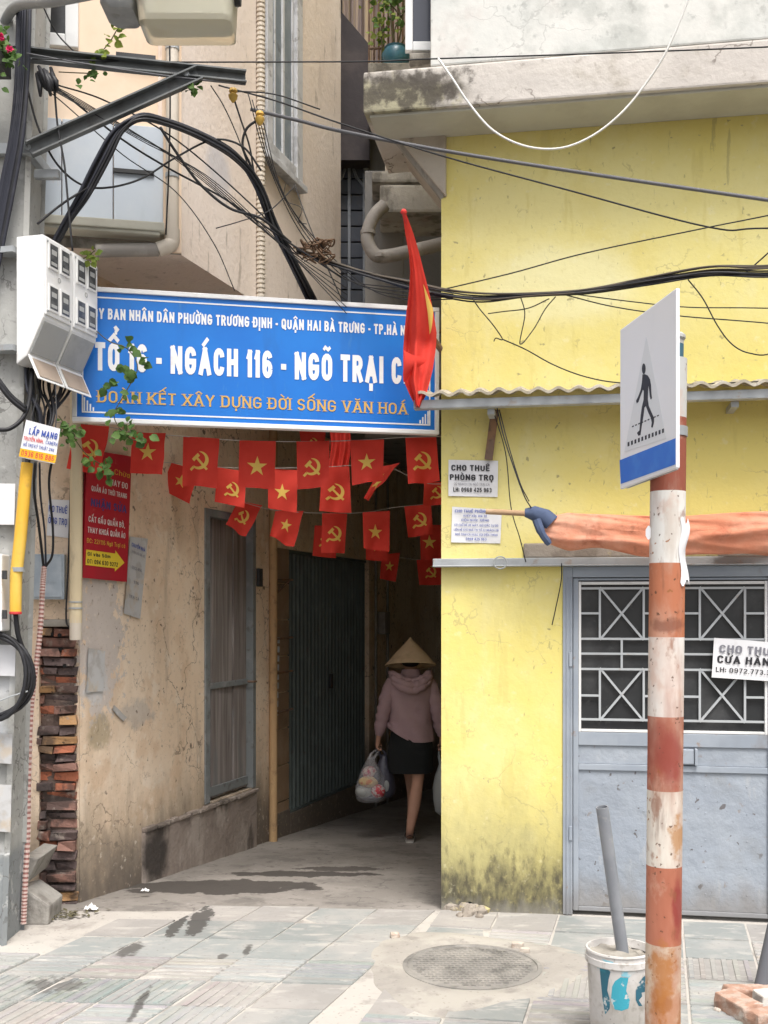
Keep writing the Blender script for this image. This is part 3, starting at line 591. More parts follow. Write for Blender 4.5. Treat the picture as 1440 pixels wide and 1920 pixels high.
g = MB(); g.beam(Lh(519, 1112, .02), Lh(541, 1090, .02), .014, .012); g.build('strut', m_rust, bh)
g = MB()
for i in range(9): p = Lh(522 - .4*i, 1195 + 17*i, .012); g.tube([p, p - Z3*.05], .012, 6)
g.build('hanging_chain', m_steel_l, bh)
# room behind the gate
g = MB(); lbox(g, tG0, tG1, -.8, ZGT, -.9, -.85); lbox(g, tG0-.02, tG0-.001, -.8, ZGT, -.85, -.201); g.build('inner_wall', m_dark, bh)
# inside corner of the lot: hidden flank
g = MB(); lbox(g, .5, 10, -.8, ZS-.01, -3.2, -3.0); g.build('flank', m_beige, bh)

# upper floors: one block that overhangs, its front turned to the street
T_END = ut(639)
g = MB(); q = [UC, UC + LD*T_END, UC + LD*T_END + V((-3.2, 0, 0)), UC + UE*4.2]
g.prism([p + Z3*ZS for p in q], (0, 0, 5.4)); g.build('upper_floors', m_beige_up, bh)
def ubox(mb, s0, s1, z0, z1, n0, n1):
    mb.box(UC + UE*(s0+s1)/2 + UN*(n0+n1)/2 + Z3*(z0+z1)/2, UE*(s1-s0)/2, UN*(n1-n0)/2, Z3*(z1-z0)/2)
def us(px): return (UFh(px, 500) - UC).dot(UE)
zu = lambda y, px=220: UFh(px, y).z
g = MB(); ubox(g, us(296), 4.1, zu(240), 9.1, .001, .02); g.build('peach_render', m_peach, bh)
m_bluep = M('pale blue grey panel', (.45, .50, .56), .7, layers=[('n', (.54, .57, .60), .7, 1.5, .43, .62), ('n', (.34, .37, .40), .5, 4, .55, .7, (1, 1, .3)), ('n', (.45, .38, .31), .5, 7, .6, .72, (1, 1, .3))], bump=(12, .2, .006))
g = MB(); x0 = us(308); 
for k in range(3): ubox(g, us(306)+.28*k, us(306)+.28*(k+1)-.006, zu(428), zu(238), .001, .045)
g.build('parapet_panel', m_bluep, bh, bevel=.004)
g = MB(); ubox(g, us(308), us(305)+1.6, zu(446), zu(430), .001, .17); ubox(g, us(300), us(305)+1.6, zu(452), zu(446)-.001, .03, .155); g.build('ledge', m_soffit, bh, bevel=.006)
for x0_, x1_, y in ((213, 289, 326), (210, 243, 423), (247, 280, 423), (218, 292, 110)): g = MB(); ubox(g, us(x1_), us(x0_), zu(y)-.012, zu(y)+.010, .021, .06); g.build('vent_slot', m_dark, bh)
g = MB(); ubox(g, us(340), us(304), ZS+.0, 9, .001, .035); g.build('corner_strip', m_peach, bh)
# drain pipe, elbow and the grey run under the ledge
m_pvc = M('old white plastic pipe', (.60, .54, .46), .55, layers=[('n', (.45, .38, .31), .6, 5, .5, .68, (1, 1, .3))], bump=(30, .15))
m_gpipe = M('grimy grey pipe', (.27, .25, .23), .7, layers=[('n', (.38, .35, .32), .7, 6, .5, .66), ('n', (.13, .12, .1), .6, 10, .55, .7)], bump=(30, .3))
g = MB(); top = UFh(323, -120, .09); a = UFh(323, 440, .09); b = UFh(316, 461, .10); c = UFh(296, 468, .10)
g.tube([top, a], .036, 12); g.tube([a + Z3*.03, a - Z3*.03], .042, 12); g.tube(spline([a, UFh(322, 455, .09), b, c], 4), .042, 12)
dp = g.build('drain_pipe', m_pvc, bh, smooth=True)
g = MB(); g.tube([UFh(297, 468, .10), UFh(180, 470, .10)], .037, 12); g.build('grey_pipe', m_gpipe, dp, smooth=True)
g = MB()
for y in (90, 330): g.lathe(UFh(323, y, .09) - Z3*.012, [(.040, 0), (.040, .024)], 12)
g.build('pipe_clip', m_galv, dp)
# ribbed white conduit on the alley side
g = MB(); tc = ut(481); pts = []; rs = []; z = 3.55
while z < 6.6: pts += [Up(tc, z, .03), Up(tc, z+.018, .03), Up(tc, z+.019, .03), Up(tc, z+.03, .03)]; rs += [.03, .03, .023, .023]; z += .031
g.tube(pts, rs, 10); g.build('ribbed_conduit', m_pvc, bh)
# tall window on the alley side: frame, shutters, panes, bars
t0, t1 = ut(489), ut(556); zb = Uh(487, 285).z
m_wfr = M('peeling white window frame', (.56, .57, .59), .7, layers=[('n', (.33, .33, .34), .7, 7, .5, .64), ('n', (.16, .15, .14), .6, 16, .6, .7)], bump=(30, .4))
m_shut = M('blue grey shutter', (.20, .235, .27), .65, layers=[('n', (.3, .33, .36), .6, 4, .5, .68), ('n', (.09, .09, .1), .6, 9, .55, .7)], bump=(20, .2))
g = MB(); UB = Up
for a, b, c, d, n in ((t0, t0+.09, zb, 6.9, .05), (t1-.1, t1, zb, 6.9, .05), (t0+.091, t1-.101, zb, zb+.10, .045), (t0+.091, t1-.101, 6.8, 6.9, .045)): lbox(g, a, b, c, d, .001, n, base=UB)
wf = g.build('window', m_wfr, bh, bevel=.005)
g = MB(); tm = (t0+t1)/2
lbox(g, t0+.092, tm-.012, zb+.101, 6.8, .001, .02, base=UB); lbox(g, tm+.012, t1-.102, zb+.101, 6.8, .001, .02, base=UB); g.build('shutter', m_shut, wf, bevel=.003)
g = MB(); lbox(g, tm-.011, tm+.011, zb+.101, 6.8, .001, .034, base=UB)
for k in range(1, 4): tt = t0 + (t1-t0)*k/4 + .012; lbox(g, tt-.008, tt+.008, zb+.102, 6.8, .021, .033, base=UB)
g.build('window_bar', m_wfr, wf, bevel=.002)
g = MB(); lbox(g, t0-.03, t1+.03, zb-.045, zb-.001, .001, .075, base=UB); g.build('sill', m_wfr, wf, bevel=.004)
# white window at the top left of the front
g = MB(); a, b = us(148), us(70); z0, z1 = zu(96, 120), zu(96, 120)+1.1
for q in ((a, a+.07, z0, z1), (b-.06, b, z0, z1), (a+.071, b-.061, z0, z0+.07), (a+.071, b-.061, z1-.06, z1)): ubox(g, q[0], q[1], q[2], q[3], .021, .06)
m_white = M('white gloss paint', (.74, .75, .75), .45, layers=[('n', (.6, .6, .6), .5, 5, .5, .7)])
wf2 = g.build('window', m_white, bh, bevel=.005)
g = MB(); ubox(g, a+.071, b-.061, z0+.071, z1-.061, .021, .03); g.build('pane', m_glass, wf2)
g = MB(); p = UFh(20, 470, .0); ubox(g, -.0, 4.2, ZS-.0005, ZS+.05, .001, .02); g.build('drip_edge', m_grime_conc, bh)

# ------------------------------------------------------------------ the house that closes the alley and spans it
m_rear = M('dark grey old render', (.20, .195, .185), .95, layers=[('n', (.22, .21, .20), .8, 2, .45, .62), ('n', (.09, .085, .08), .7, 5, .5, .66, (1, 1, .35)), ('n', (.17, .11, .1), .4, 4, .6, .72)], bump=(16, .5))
rh = thing('rear_house', 'dark grey house spanning the covered passage deep behind the blue sign', 'building', (.6, 9.42, 3.36))
g = MB(); g.bb(-1.0, 2.6, 9.42, 9.6, 3.36, 9.5); g.bb(-1.6, 3.2, 9.601, 16.2, 3.36, 3.5); g.prism([Lp(1.3, 3.36), Lp(3.1, 3.36), V((2.0, 9.41, 3.36)), V((.85, 7.7, 3.36))], (0, 0, .1)); g.bb(-1.5, 4.5, 16.2, 16.4, -1.3, 3.35)  # the prism is a roof slab added unseen behind the sign to darken the alley
g.bb(-3.5, -1.0, 9.42, 9.6, 3.80, 9.5)
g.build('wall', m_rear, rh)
RY = 9.42
def R(px, py, d=0): return P(px, py, RY-d)
m_rsh = M('blue black wooden shutter', (.075, .085, .11), .6, layers=[('n', (.1, .105, .12), .7, 6, .48, .64, (1, 1, .3))], bump=(20, .3))
a = R(622, 575); b = R(688, 330)
g = MB(); g.bb(a.x, a.x+.035, RY-.06, RY-.001, a.z, b.z); g.bb(b.x-.035, b.x, RY-.06, RY-.001, a.z, b.z); xm = (a.x+b.x)/2
arc = [V((xm + (b.x-a.x)/2*math.cos(t), RY-.031, b.z + .16*math.sin(t))) for t in [math.pi*i/12 for i in range(13)]]
g.tube(arc, .03, 6); g.bb(xm-.012, xm+.012, RY-.055, RY-.001, a.z, b.z+.16)
g.tube([V((xm, RY-.03, b.z+.16)), V((xm-.06, RY-.03, b.z-.02)), V((a.x+.03, RY-.03, b.z-.10))], .014, 6); g.tube([V((xm, RY-.03, b.z+.16)), V((xm+.06, RY-.03, b.z-.02)), V((b.x-.03, RY-.03, b.z-.10))], .014, 6)
sh = g.build('window', M('worn pale window edge', (.27, .29, .33), .6, layers=[('n', (.12, .13, .14), .7, 8, .5, .65)]), rh)
g = MB(); n = 9
for side in (0, 1):
    xa = a.x+.036 if side == 0 else xm+.013; xb = xm-.013 if side == 0 else b.x-.036
    for k in range(n):
        za = a.z + (b.z+.1-a.z)*k/n; g.bb(xa, xb, RY-.03, RY-.001, za+.006, za + (b.z+.1-a.z)/n-.006)
g.build('shutter', m_rsh, sh, bevel=.006)
# stair-shaped panel, the unlit gap put into its dark colour, and the railing with plants above it
m_brown = M('unlit stair dark', (.05, .043, .047), .8, layers=[('n', (.09, .075, .075), .7, 3, .45, .65)], bump=(14, .3))
g = MB(); pts = [P(618, 0, 9.2), P(640, 22, 9.2), P(693, 84, 9.2), P(693, 300, 9.2), P(618, 300, 9.2)]; g.prism(pts, (0, .2, 0)); g.build('unlit_stair_side', m_brown, rh)
g = MB(); a = P(690, 122, 8.3); b = P(850, 118, 8.3); g.bb(a.x, b.x+.6, 8.3, 9.41, a.z-.06, a.z+.02); g.build('balcony', m_grime_conc, rh, bevel=.01)
g = MB()
for k in range(9): x = P(692 + 9*k, 130, 8.6).x; g.tube([V((x, 8.6, a.z+.02)), V((x, 8.6, a.z+1.0))], .008, 6)
for z in (.28, .95): g.tube([V((P(690, 0, 8.6).x, 8.6, a.z+z)), V((P(800, 0, 8.6).x, 8.6, a.z+z))], .010, 6)
g.build('railing', m_rust, rh)
m_cur = M('faded hanging cloth', (.30, .24, .21), .9, layers=[('n', (.40, .31, .2), .8, 2.5, .46, .6, (6, 6, .2)), ('n', (.16, .13, .14), .7, 3, .5, .62, (7, 7, .2))])
g = MB(); x0 = P(642, 0, 9.3).x; x1 = P(800, 0, 9.3).x
g.grid(lambda u, v: V((x0 + (x1-x0)*u, 9.30 + .04*math.sin(u*38) + .02*math.sin(u*91), a.z+.05 + v*1.7)), 60, 4); g.build('curtain', m_cur, rh, smooth='all', fix=False)
# open casement of the upper storey
cw = MB(); a = P(760, 94, 6.15); b = P(819, -160, 6.15); Yc = 6.15
for q in ((a.x, a.x+.042, a.z, b.z), (b.x-.01, b.x, a.z, b.z), (a.x+.043, b.x-.011, a.z, a.z+.05), (a.x+.043, b.x-.011, b.z-.05, b.z)): cw.bb(q[0], q[1], Yc, Yc+.04, q[2], q[3])
cf = cw.build('casement', m_white, yh, bevel=.004)
g = MB(); g.bb(a.x+.043, b.x-.011, Yc+.01, Yc+.03, a.z+.051, b.z-.051); g.build('pane', M('grey tinted glass', (.055, .06, .08), .15, spec=.5), cf)
g = MB(); p0 = P(768, 112, 6.12); p1 = P(818, 98, 6.12); g.bb(p0.x, p1.x, 6.12, 6.3, p0.z-.0, p1.z); g.build('vent_block', m_grime_conc, yh, bevel=.01)
# pipe bend on the dark flank
g = MB(); g.tube(spline([P(722, 384, 7.45), P(702, 404, 7.45), P(690, 432, 7.45), P(690, 456, 7.45), P(704, 478, 7.45), P(726, 480, 7.45), P(775, 470, 7.45), P(850, 452, 7.45)], 6), .045, 12)
for x, y in ((690, 436), (712, 481)): g.lathe(P(x, y, 7.45) - Z3*.012, [(.052, 0), (.052, .024)], 12)
tag(g.build('waste_pipe', m_gpipe, smooth=True), 'grimy grey waste pipe bending under the mouldy concrete ledge behind the big red flag', 'pipe')
g = MB(); a = P(684, 470, 7.9); g.bb(a.x, a.x+.28, 7.9, 8.1, 3.0, 4.9); g.build('pier', m_rear, rh, bevel=.01)

# ------------------------------------------------------------------ blue street sign
m_blue = M('sign blue paint', (.006, .145, .54), .4, layers=[('n', (.008, .18, .60), .7, 1.3, .42, .62), ('n', (.012, .12, .42), .5, 5, .53, .7, (1, 1, .3)), ('n', (.07, .24, .5), .35, 22, .62, .72, (1, 1, .2))], spec=.4)
m_wsign = M('sign white', (.78, .78, .78), .5, layers=[('n', (.6, .58, .54), .5, 7, .52, .7)])
m_gold = M('sign ochre letters', (.58, .36, .10), .5, layers=[('n', (.5, .33, .14), .6, 9, .5, .7)])
bl = P(135, 790, 6.05); br = P(823, 815, 6.48); su = (br-bl).normalized(); SWID = (br-bl).length
sv_ = V((0, 0, 1)); sv_ = (sv_ - su*sv_.dot(su)).normalized(); sn = su.cross(sv_).normalized(); sn = sn if sn.y < 0 else -sn
SH_ = .752
def Sp(u, v, n=0): return bl + su*u + sv_*v + sn*n
def Sh(px, py): h = hit(px, py, bl, sn) - bl; return h.dot(su), h.dot(sv_)
sg = thing('street_name_sign', 'long blue street sign with white lettering hung across the alley mouth', 'sign', Sp(SWID/2, 0))
def sbox(mb, u0, u1, v0, v1, n0, n1): mb.box(Sp((u0+u1)/2, (v0+v1)/2, (n0+n1)/2), su*(u1-u0)/2, sv_*(v1-v0)/2, sn*(n1-n0)/2)
g = MB(); sbox(g, .02, SWID-.02, .02, SH_-.02, -.05, -.004); g.build('panel', m_blue, sg)
g = MB()
for q in ((0, SWID, 0, .026), (0, SWID, SH_-.026, SH_), (0, .026, .0265, SH_-.0265), (SWID-.026, SWID, .0265, SH_-.0265)): sbox(g, q[0], q[1], q[2], q[3], -.055, .008)
g.build('frame', m_wsign, sg, bevel=.004)
g = MB(); e = .052; t_ = .008
for q in ((e, SWID-e, e, e+t_), (e, SWID-e, SH_-e-t_, SH_-e), (e, e+t_, e+t_, SH_-e-t_), (SWID-e-t_, SWID-e, e+t_, SH_-e-t_)): sbox(g, q[0], q[1], q[2], q[3], -.0039, -.0022)
for sx in (0, 1):
    for sy in (0, 1):
        for k in range(4):
            L_ = .075 - .018*k; a0 = e + .010 + .016*k; u0, u1 = (a0, a0+.008) if sx == 0 else (SWID-a0-.008, SWID-a0); v0, v1 = (e+.01, e+.01+L_) if sy == 0 else (SH_-e-.01-L_, SH_-e-.01)
            sbox(g, u0, u1, v0, v1, -.0039, -.0020)
g.build('border_line', m_wsign, sg)
def sign_line(txt, xl, xr, yb, cap, m, bold, name, serif=False):
    u0, v0 = Sh(xl, yb); u1, _ = Sh(xr, yb + .036*(xr-xl)); mb = MB()
    write(mb, txt, Sp(u0, v0, -.004), su, sv_, u1-u0, cap, sn, bold, .0022, serif); mb.build(name, m, sg, fix=False)
sign_line('ỦY BAN NHÂN DÂN PHƯỜNG TRƯƠNG ĐỊNH - QUẬN HAI BÀ TRƯNG - TP.HÀ NỘI', 174, 775, 597, .060, m_wsign, .036, 'lettering')
sign_line('TỔ 16 - NGÁCH 116 - NGÕ TRẠI CÁ', 178, 779, 694, .158, m_wsign, .042, 'lettering')
sign_line('ĐOÀN KẾT XÂY DỰNG ĐỜI SỐNG VĂN HOÁ', 183, 764, 754, .066, m_gold, .010, 'lettering', True)
# two flat irons carry the sign on the walls
g = MB(); g.beam(Sp(.25, SH_-.06, -.06), Sp(.25, SH_-.06, -.06) + V((-.02, 1.1, .06)), .03, .008); g.build('bracket', m_rust, sg)
g = MB(); g.beam(Sp(SWID-.03, SH_-.1, -.06), Sp(SWID-.03, SH_-.1, -.06) + V((.09, .16, 0)), .03, .008); g.build('bracket', m_rust, sg)

# ------------------------------------------------------------------ flags
m_flag = M('red flag cloth', (.80, .075, .055), .85, trans=.3, layers=[('n', (.72, .055, .04), .6, 6, .45, .65)], spec=.15)
m_yel = M('yellow flag print', (.90, .64, .16), .85, trans=.2, spec=.15)
def star_poly(): return [[(math.sin(math.pi*i/5)*(.5 if i % 2 == 0 else .19), math.cos(math.pi*i/5)*(.5 if i % 2 == 0 else .19)) for i in range(10)]]
def hs_poly():
    cr = [(.44*math.cos(rad(a)), .02+.44*math.sin(rad(a))) for a in range(98, -136, -9)]
    inn = [(-.085+.355*math.cos(rad(a)), .065+.355*math.sin(rad(a))) for a in range(-128, 82, 10)]
    def bar(c, d, L_, w_): d = V((d[0], d[1])).normalized(); n = V((-d.y, d.x)); c = V(c); return [tuple(c+d*a*L_/2+n*b*w_/2) for a, b in ((-1, -1), (1, -1), (1, 1), (-1, 1))]
    handle = bar((-.37, -.37), (1, 1), .22, .13); ham = bar((.09, -.10), (1, -1), .86, .115); head = bar((-.20, .17), (1, 1), .40, .17)
    return [cr+inn, handle, ham, head]
def emblem(kind):
    bm = bmesh.new()
    for poly in (star_poly() if kind == 'star' else hs_poly()):
        bm.faces.new([bm.verts.new((x, y, 0)) for x, y in poly])
    bmesh.ops.triangulate(bm, faces=bm.faces); bmesh.ops.subdivide_edges(bm, edges=[e for e in bm.edges if e.calc_length() > .12], cuts=2, use_grid_fill=True)
    bmesh.ops.triangulate(bm, faces=bm.faces); bm.verts.index_update()
    r = [tuple(v.co)[:2] for v in bm.verts], [[v.index for v in f.verts] for f in bm.faces]; bm.free(); return r
EMB = {k: emblem(k) for k in ('star', 'hs')}
fr_ = random.Random(21)
def flag(corners, Y, kind, label, yy=None, amp=.022, curl=0, es=.42, ec=(.5, .48), rot=0):
    """corners tl, tr, br, bl in the photo; yy = extra depth per corner"""
    yy = yy or (0, 0, 0, 0); q = [P(x, y, Y+d) for (x, y), d in zip(corners, yy)]; ph = fr_.uniform(0, 6); f1 = fr_.uniform(4, 7); sk = fr_.uniform(-2, 2)
    nrm = (q[1]-q[0]).cross(q[3]-q[0]).normalized(); nrm = nrm if nrm.y < 0 else -nrm
    def sf(u, v, l=0):
        p = (q[0]*(1-u) + q[1]*u)*(1-v) + (q[3]*(1-u) + q[2]*u)*v
        k = amp*(.25+v)*math.sin(f1*u + ph + sk*v) + amp*.5*math.sin(9*u*v + ph*2)
        if curl: k += curl*max(0, v-.7)**2*11; p = p + Z3*curl*max(0, v-.75)*.9
        return p + nrm*(k + l)
    wd = (q[1]-q[0]).length; ht = (q[3]-q[0]).length
    g = MB(); g.grid(lambda u, v: sf(u, v), 12, 14); o = g.build('bunting_flag', m_flag, smooth='all', fix=False)
    tag(o, label, 'flag', 'red bunting flags under the blue sign')
    vs, fc = EMB[kind]; k = es*ht*1.02/1.0
    g = MB(); cr, sr = math.cos(rot), math.sin(rot)
    for s_ in (.003, -.003):
        g.add([sf(ec[0] + (x*cr-y*sr)*k/wd, ec[1] - (x*sr+y*cr)*k/ht, s_) for x, y in vs], fc)
    g.build('star' if kind == 'star' else 'hammer_and_sickle', m_yel, o, smooth='all', fix=False)
    return o
Y1, Y2, Y3, Y4 = 6.62, 7.5, 8.3, 9.9
N_ = 'red flag with a yellow '
flag([(143, 795), (206, 800), (190, 890), (128, 880)], 6.36, 'hs', N_ + 'hammer and sickle, leftmost in front, behind the vine', (0, 0, .0, 0), es=.40)
flag([(248, 810), (311, 812), (306, 891), (242, 886)], 6.5, 'star', N_ + 'star, just right of the hanging vine in the front row', es=.46)
flag([(343, 818), (411, 822), (405, 915), (340, 910)], Y1, 'hs', N_ + 'hammer and sickle, third from left in the front row', es=.42)
flag([(449, 826), (517, 827), (514, 917), (448, 914)], Y1, 'star', N_ + 'star, straight below the word NGÁCH in the front row', es=.44, ec=(.5, .54))
flag([(556, 828), (618, 827), (617, 914), (557, 917)], Y1, 'hs', N_ + 'hammer and sickle, third from right in the front row', es=.40, ec=(.47, .55))
flag([(657, 826), (720, 824), (718, 901), (660, 910)], Y1, 'star', N_ + 'star, second from right in the front row', es=.42, ec=(.48, .52))
flag([(760, 820), (818, 819), (824, 903), (765, 908)], Y1, 'hs', N_ + 'hammer and sickle, right end of the front row', es=.42, ec=(.5, .52))
flag([(322, 868), (372, 882), (356, 945), (301, 917)], Y2, 'star', N_ + 'star, tilted, left end of the second row', (0, 0, -.05, .0), es=.42)
flag([(408, 876), (462, 884), (459, 953), (401, 940)], Y2, 'hs', N_ + 'hammer and sickle, upright, over the plank door', es=.44, ec=(.56, .56))
flag([(503, 878), (558, 881), (557, 962), (502, 952)], Y2, 'star', N_ + 'star, hanging in shade in the middle of the second row', es=.42, ec=(.48, .56))
flag([(604, 876), (655, 876), (659, 962), (599, 959)], Y2, 'hs', N_ + 'hammer and sickle, centre of the second row', es=.40, ec=(.5, .55))
flag([(716, 874), (752, 869), (692, 938), (682, 934)], Y2, 'star', N_ + 'star, blown over and folded into a triangle', (0, -.1, -.06, 0), es=.5, ec=(.42, .5), rot=-.3)
flag([(795, 905), (846, 903), (846, 945), (793, 948)], Y2+.1, 'hs', N_ + 'hammer and sickle, cut off by the yellow wall', es=.6, ec=(.5, .45))
flag([(446, 938), (491, 948), (461, 1006), (422, 984)], Y3, 'hs', N_ + 'hammer and sickle, swung aslant before the plank door', (.0, .1, -.05, -.1), es=.50)
flag([(516, 957), (569, 957), (552, 1028), (506, 1006)], Y3, 'star', N_ + 'star, tilted left at the folding gate top', (0, 0, -.06, -.06), es=.42)
flag([(604, 962), (651, 963), (646, 1037), (602, 1037)], Y3, 'hs', N_ + 'hammer and sickle, middle of the lowest row', es=.42, ec=(.52, .52))
flag([(680, 961), (731, 958), (730, 1036), (682, 1030)], Y3, 'star', N_ + 'star, its lower hem rolled up, above the gate', curl=.02, es=.40, ec=(.46, .52))
flag([(758, 950), (808, 945), (812, 1001), (765, 1008)], Y3, 'hs', N_ + 'hammer and sickle, right end of the lowest row', es=.52, ec=(.52, .48))
flag([(590, 985), (634, 985), (630, 1047), (586, 1042)], Y3+.35, 'hs', N_ + 'hammer and sickle, peeping out behind another', es=.42)
flag([(686, 1000), (730, 1000), (728, 1053), (686, 1050)], Y3+.4, 'star', N_ + 'star, hem peeping out behind the rolled flag', es=.42)
flag([(716, 1040), (750, 1036), (742, 1091), (712, 1085)], Y4, 'star', N_ + 'star, small and dim deep in the alley', es=.40)
flag([(787, 984), (835, 984), (835, 1051), (789, 1050)], Y4-.6, 'star', N_ + 'star, dim, beside the yellow wall', es=.42, ec=(.36, .5))
flag([(781, 1050), (832, 1050), (832, 1097), (786, 1097)], Y4, 'hs', N_ + 'hammer and sickle, darkest, straight over the conical hat', es=.5)
flag([(560, 800), (612, 800), (604, 866), (570, 870)], Y3+.2, 'hs', N_ + 'hammer and sickle, tucked up behind the sign', es=.35)
m_wire = M('thin black wire', (.025, .025, .027), .6)
m_string = M('bunting string', (.45, .43, .4), .8)
def wire(name, pts, r, m, label, cat, group=None, k=8, seg=6):
    g = MB(); g.tube(spline([P(*p) if not isinstance(p, Vector) else p for p in pts], k), r, seg); return tag(g.build(name, m, smooth='all'), label, cat, group)
wire('bunting_string', [(95, 790, 6.36), (143, 796, 6.37), (206, 801, 6.42), (248, 810, 6.5), (343, 818, 6.62), (449, 826, 6.63), (556, 828, 6.63), (657, 826, 6.63), (760, 820, 6.62), (836, 818, 6.60)], .0025, m_string, 'pale string carrying the front row of red flags', 'string', 'bunting strings')
wire('bunting_string', [(290, 868, 7.3), (322, 868, 7.5), (408, 876, 7.51), (503, 878, 7.51), (604, 876, 7.51), (716, 873, 7.51), (795, 905, 7.55), (856, 906, 7.5)], .0022, m_string, 'pale string carrying the second row of red flags', 'string', 'bunting strings')
wire('bunting_string', [(418, 925, 8.1), (446, 938, 8.3), (516, 957, 8.31), (604, 962, 8.31), (680, 961, 8.31), (758, 949, 8.31), (850, 942, 8.3)], .0022, m_string, 'pale string carrying the lowest long row of flags over the gate', 'string', 'bunting strings')
wire('bunting_string', [(700, 1044, 9.9), (716, 1040, 9.91), (781, 1049, 9.91), (850, 1046, 9.9)], .0022, m_string, 'string deep in the alley with the two dimmest flags', 'string', 'bunting strings')
# a red cloth bunched above the flags
g = MB(); q0 = P(617, 800, 7.9); q1 = P(655, 800, 7.9); hz = (P(0, 800, 7.9)-P(0, 882, 7.9)).z
g.grid(lambda u, v: q0*(1-u)+q1*u + V((.012*math.sin(v*4), .028*math.sin(u*15+v*1.5)*(.6+.4*v), -hz*v*(1-.05*math.sin(u*9)))), 30, 10)
tag(g.build('red_banner', m_flag, smooth='all', fix=False), 'bunched red cloth hanging behind the front flags under the blue sign', 'banner')

# big national flag on a short staff fixed to the corner
fg = thing('national_flag', 'large red flag with a yellow star drooping over the blue sign', 'flag', P(818, 650, 6.3))
ta = P(757, 398, 5.72); tb = P(812, 640, 6.28)
g = MB(); g.tube([ta, tb], .011, 8); g.lathe(ta - Z3*.012, [(.004, 0), (.016, .006), (.018, .016), (.010, .026), (.002, .03)], 10); g.build('staff', M('red painted staff', (.6, .04, .035), .6), fg, smooth=True)
rows = [(402, 755, 762), (440, 760, 776), (478, 767, 787), (510, 769, 795), (545, 767, 804), (585, 762, 813), (625, 758, 819), (655, 756, 817), (690, 756, 812), (715, 757, 806), (740, 768, 799), (762, 779, 787)]
def big(u, v, l=0):
    k = v*(len(rows)-1); i = min(int(k), len(rows)-2); f = k-i
    y, xa, xb = [rows[i][j]*(1-f)+rows[i+1][j]*f for j in range(3)]
    Y = 5.72 + (y-398)/242*.40 if y < 640 else 6.12 - (y-640)*.0004
    op = min(1, max(0, (v-.10)*2.4))
    d = op*(.075*(u-.5)**2*4*.5 - .05*math.exp(-((u-.30-.12*v)/.10)**2) + .035*math.exp(-((u-.16)/.07)**2) + .012*math.sin(u*17+v*5)*v) + .012*NZ((u*2.5, v*5, 3), 1)*op
    return P(xa + (xb-xa)*u, y + 3*math.sin(u*9)*v*v, Y - .05*op + d - l)
g = MB(); g.grid(lambda u, v: big(u, v), 40, 48); cl = g.build('cloth', m_flag, fg, smooth='all', fix=False)
g = MB(); g.grid(lambda u, v: big(.78 + .23*u*(1-abs(2*v-1))**.8, .33 + .22*v, .004), 8, 16); g.build('star', m_yel, cl, smooth='all', fix=False)
def flap(u, v):                             # the lower corner turned up over itself
    a = V((757, 656)); b = V((803, 676)); c = V((757, 716)); e = V((772, 700)); q = (a*(1-u)+b*u)*(1-v) + (c*(1-u)+e*u)*v
    return P(q.x + 1.5*math.sin(v*6), q.y + 2*math.sin(u*5), 5.985 + .05*v + .03*u - .02*math.sin(math.pi*v))
g = MB(); g.grid(flap, 18, 14); g.build('folded_hem', m_flag, cl, smooth='all', fix=False)
g = MB(); g.tube([tb - V((.0, .05, .0)), tb + V((.06, .06, -.05))], .018, 8); g.build('socket', m_rust, fg)

# ------------------------------------------------------------------ pole, meters, iron arm
m_pole = M('grey concrete pole', (.35, .35, .335), .92, layers=[('n', (.43, .43, .41), .8, 1.6, .42, .62, (1, 1, .5)), ('n', (.27, .265, .25), .6, 4, .52, .7, (1, 1, .3)), ('n', (.17, .16, .15), .5, 12, .58, .7),
    ('b', (.66, .67, .68), .9, (-1.98, 5.5, 1.36), (.12, .4, .14), 9, .5, .5), ('b', (.5, .52, .55), .8, (-2.02, 5.5, 1.08), (.12, .4, .16), 12, .9, .5), ('b', (.15, .14, .14), .6, (-2.02, 5.5, 1.2), (.1, .4, .05), 14, 1.2, .5),
    ('z', (.22, .24, .25), .85, .42, .50, 6, .06), ('c', (.12, .115, .11), .7, 2.4, .014, .5), ('n', (.55, .55, .54), .5, 11, .58, .66), ('n', (.12, .115, .11), .5, 30, .6, .68)], bump=(22, .5, .01))
pb = P(30, 1742, 5.75); pt = P(82, 0, 5.75)
g = MB()
def pring(z, k): 
    f = (z-pb.z)/(pt.z-pb.z); xr = pb.x + (pt.x-pb.x)*f; h = .15*k; c = V((xr-h, 5.75, z)); b = .022
    return [c + V((a*h, d*h, 0)) + V((-math.copysign(b, a) if i % 2 == (0 if a*d > 0 else 1) else 0, -math.copysign(b, d) if i % 2 == (1 if a*d > 0 else 0) else 0, 0)) for a, d in ((-1, -1), (1, -1), (1, 1), (-1, 1)) for i in (0, 1)]
g.rings([pring(z, k) for z, k in ((-.3, 1.06), (.46, 1.06), (.47, 1.0), (2.4, .98), (8.2, .92))])
up = thing('utility_pole', 'grey square concrete utility pole at the left edge carrying cables and meter boxes', 'pole', V((pb.x-.15, 5.75, 0)))
g.build('shaft', m_pole, up)
g = MB(); z = P(0, 280, 5.6).z; f = (z-pb.z)/(pt.z-pb.z); xr = pb.x + (pt.x-pb.x)*f
g.box((xr-.145, 5.75, z), (.16, 0, 0), (0, .165, 0), (0, 0, .028)); g.build('collar', m_galv, up, bevel=.004)
g = MB(); g.tube([V((xr-.0, 5.62, z)), V((xr-.0, 5.57, z))], .016, 6); g.build('bolt', m_galv, up)
g = MB(); p = P(92, 325, 5.66); g.bb(p.x-.08, p.x+.05, 5.66, 5.7, p.z-.022, p.z+.022); g.build('stub_plate', m_galv, up, bevel=.004)
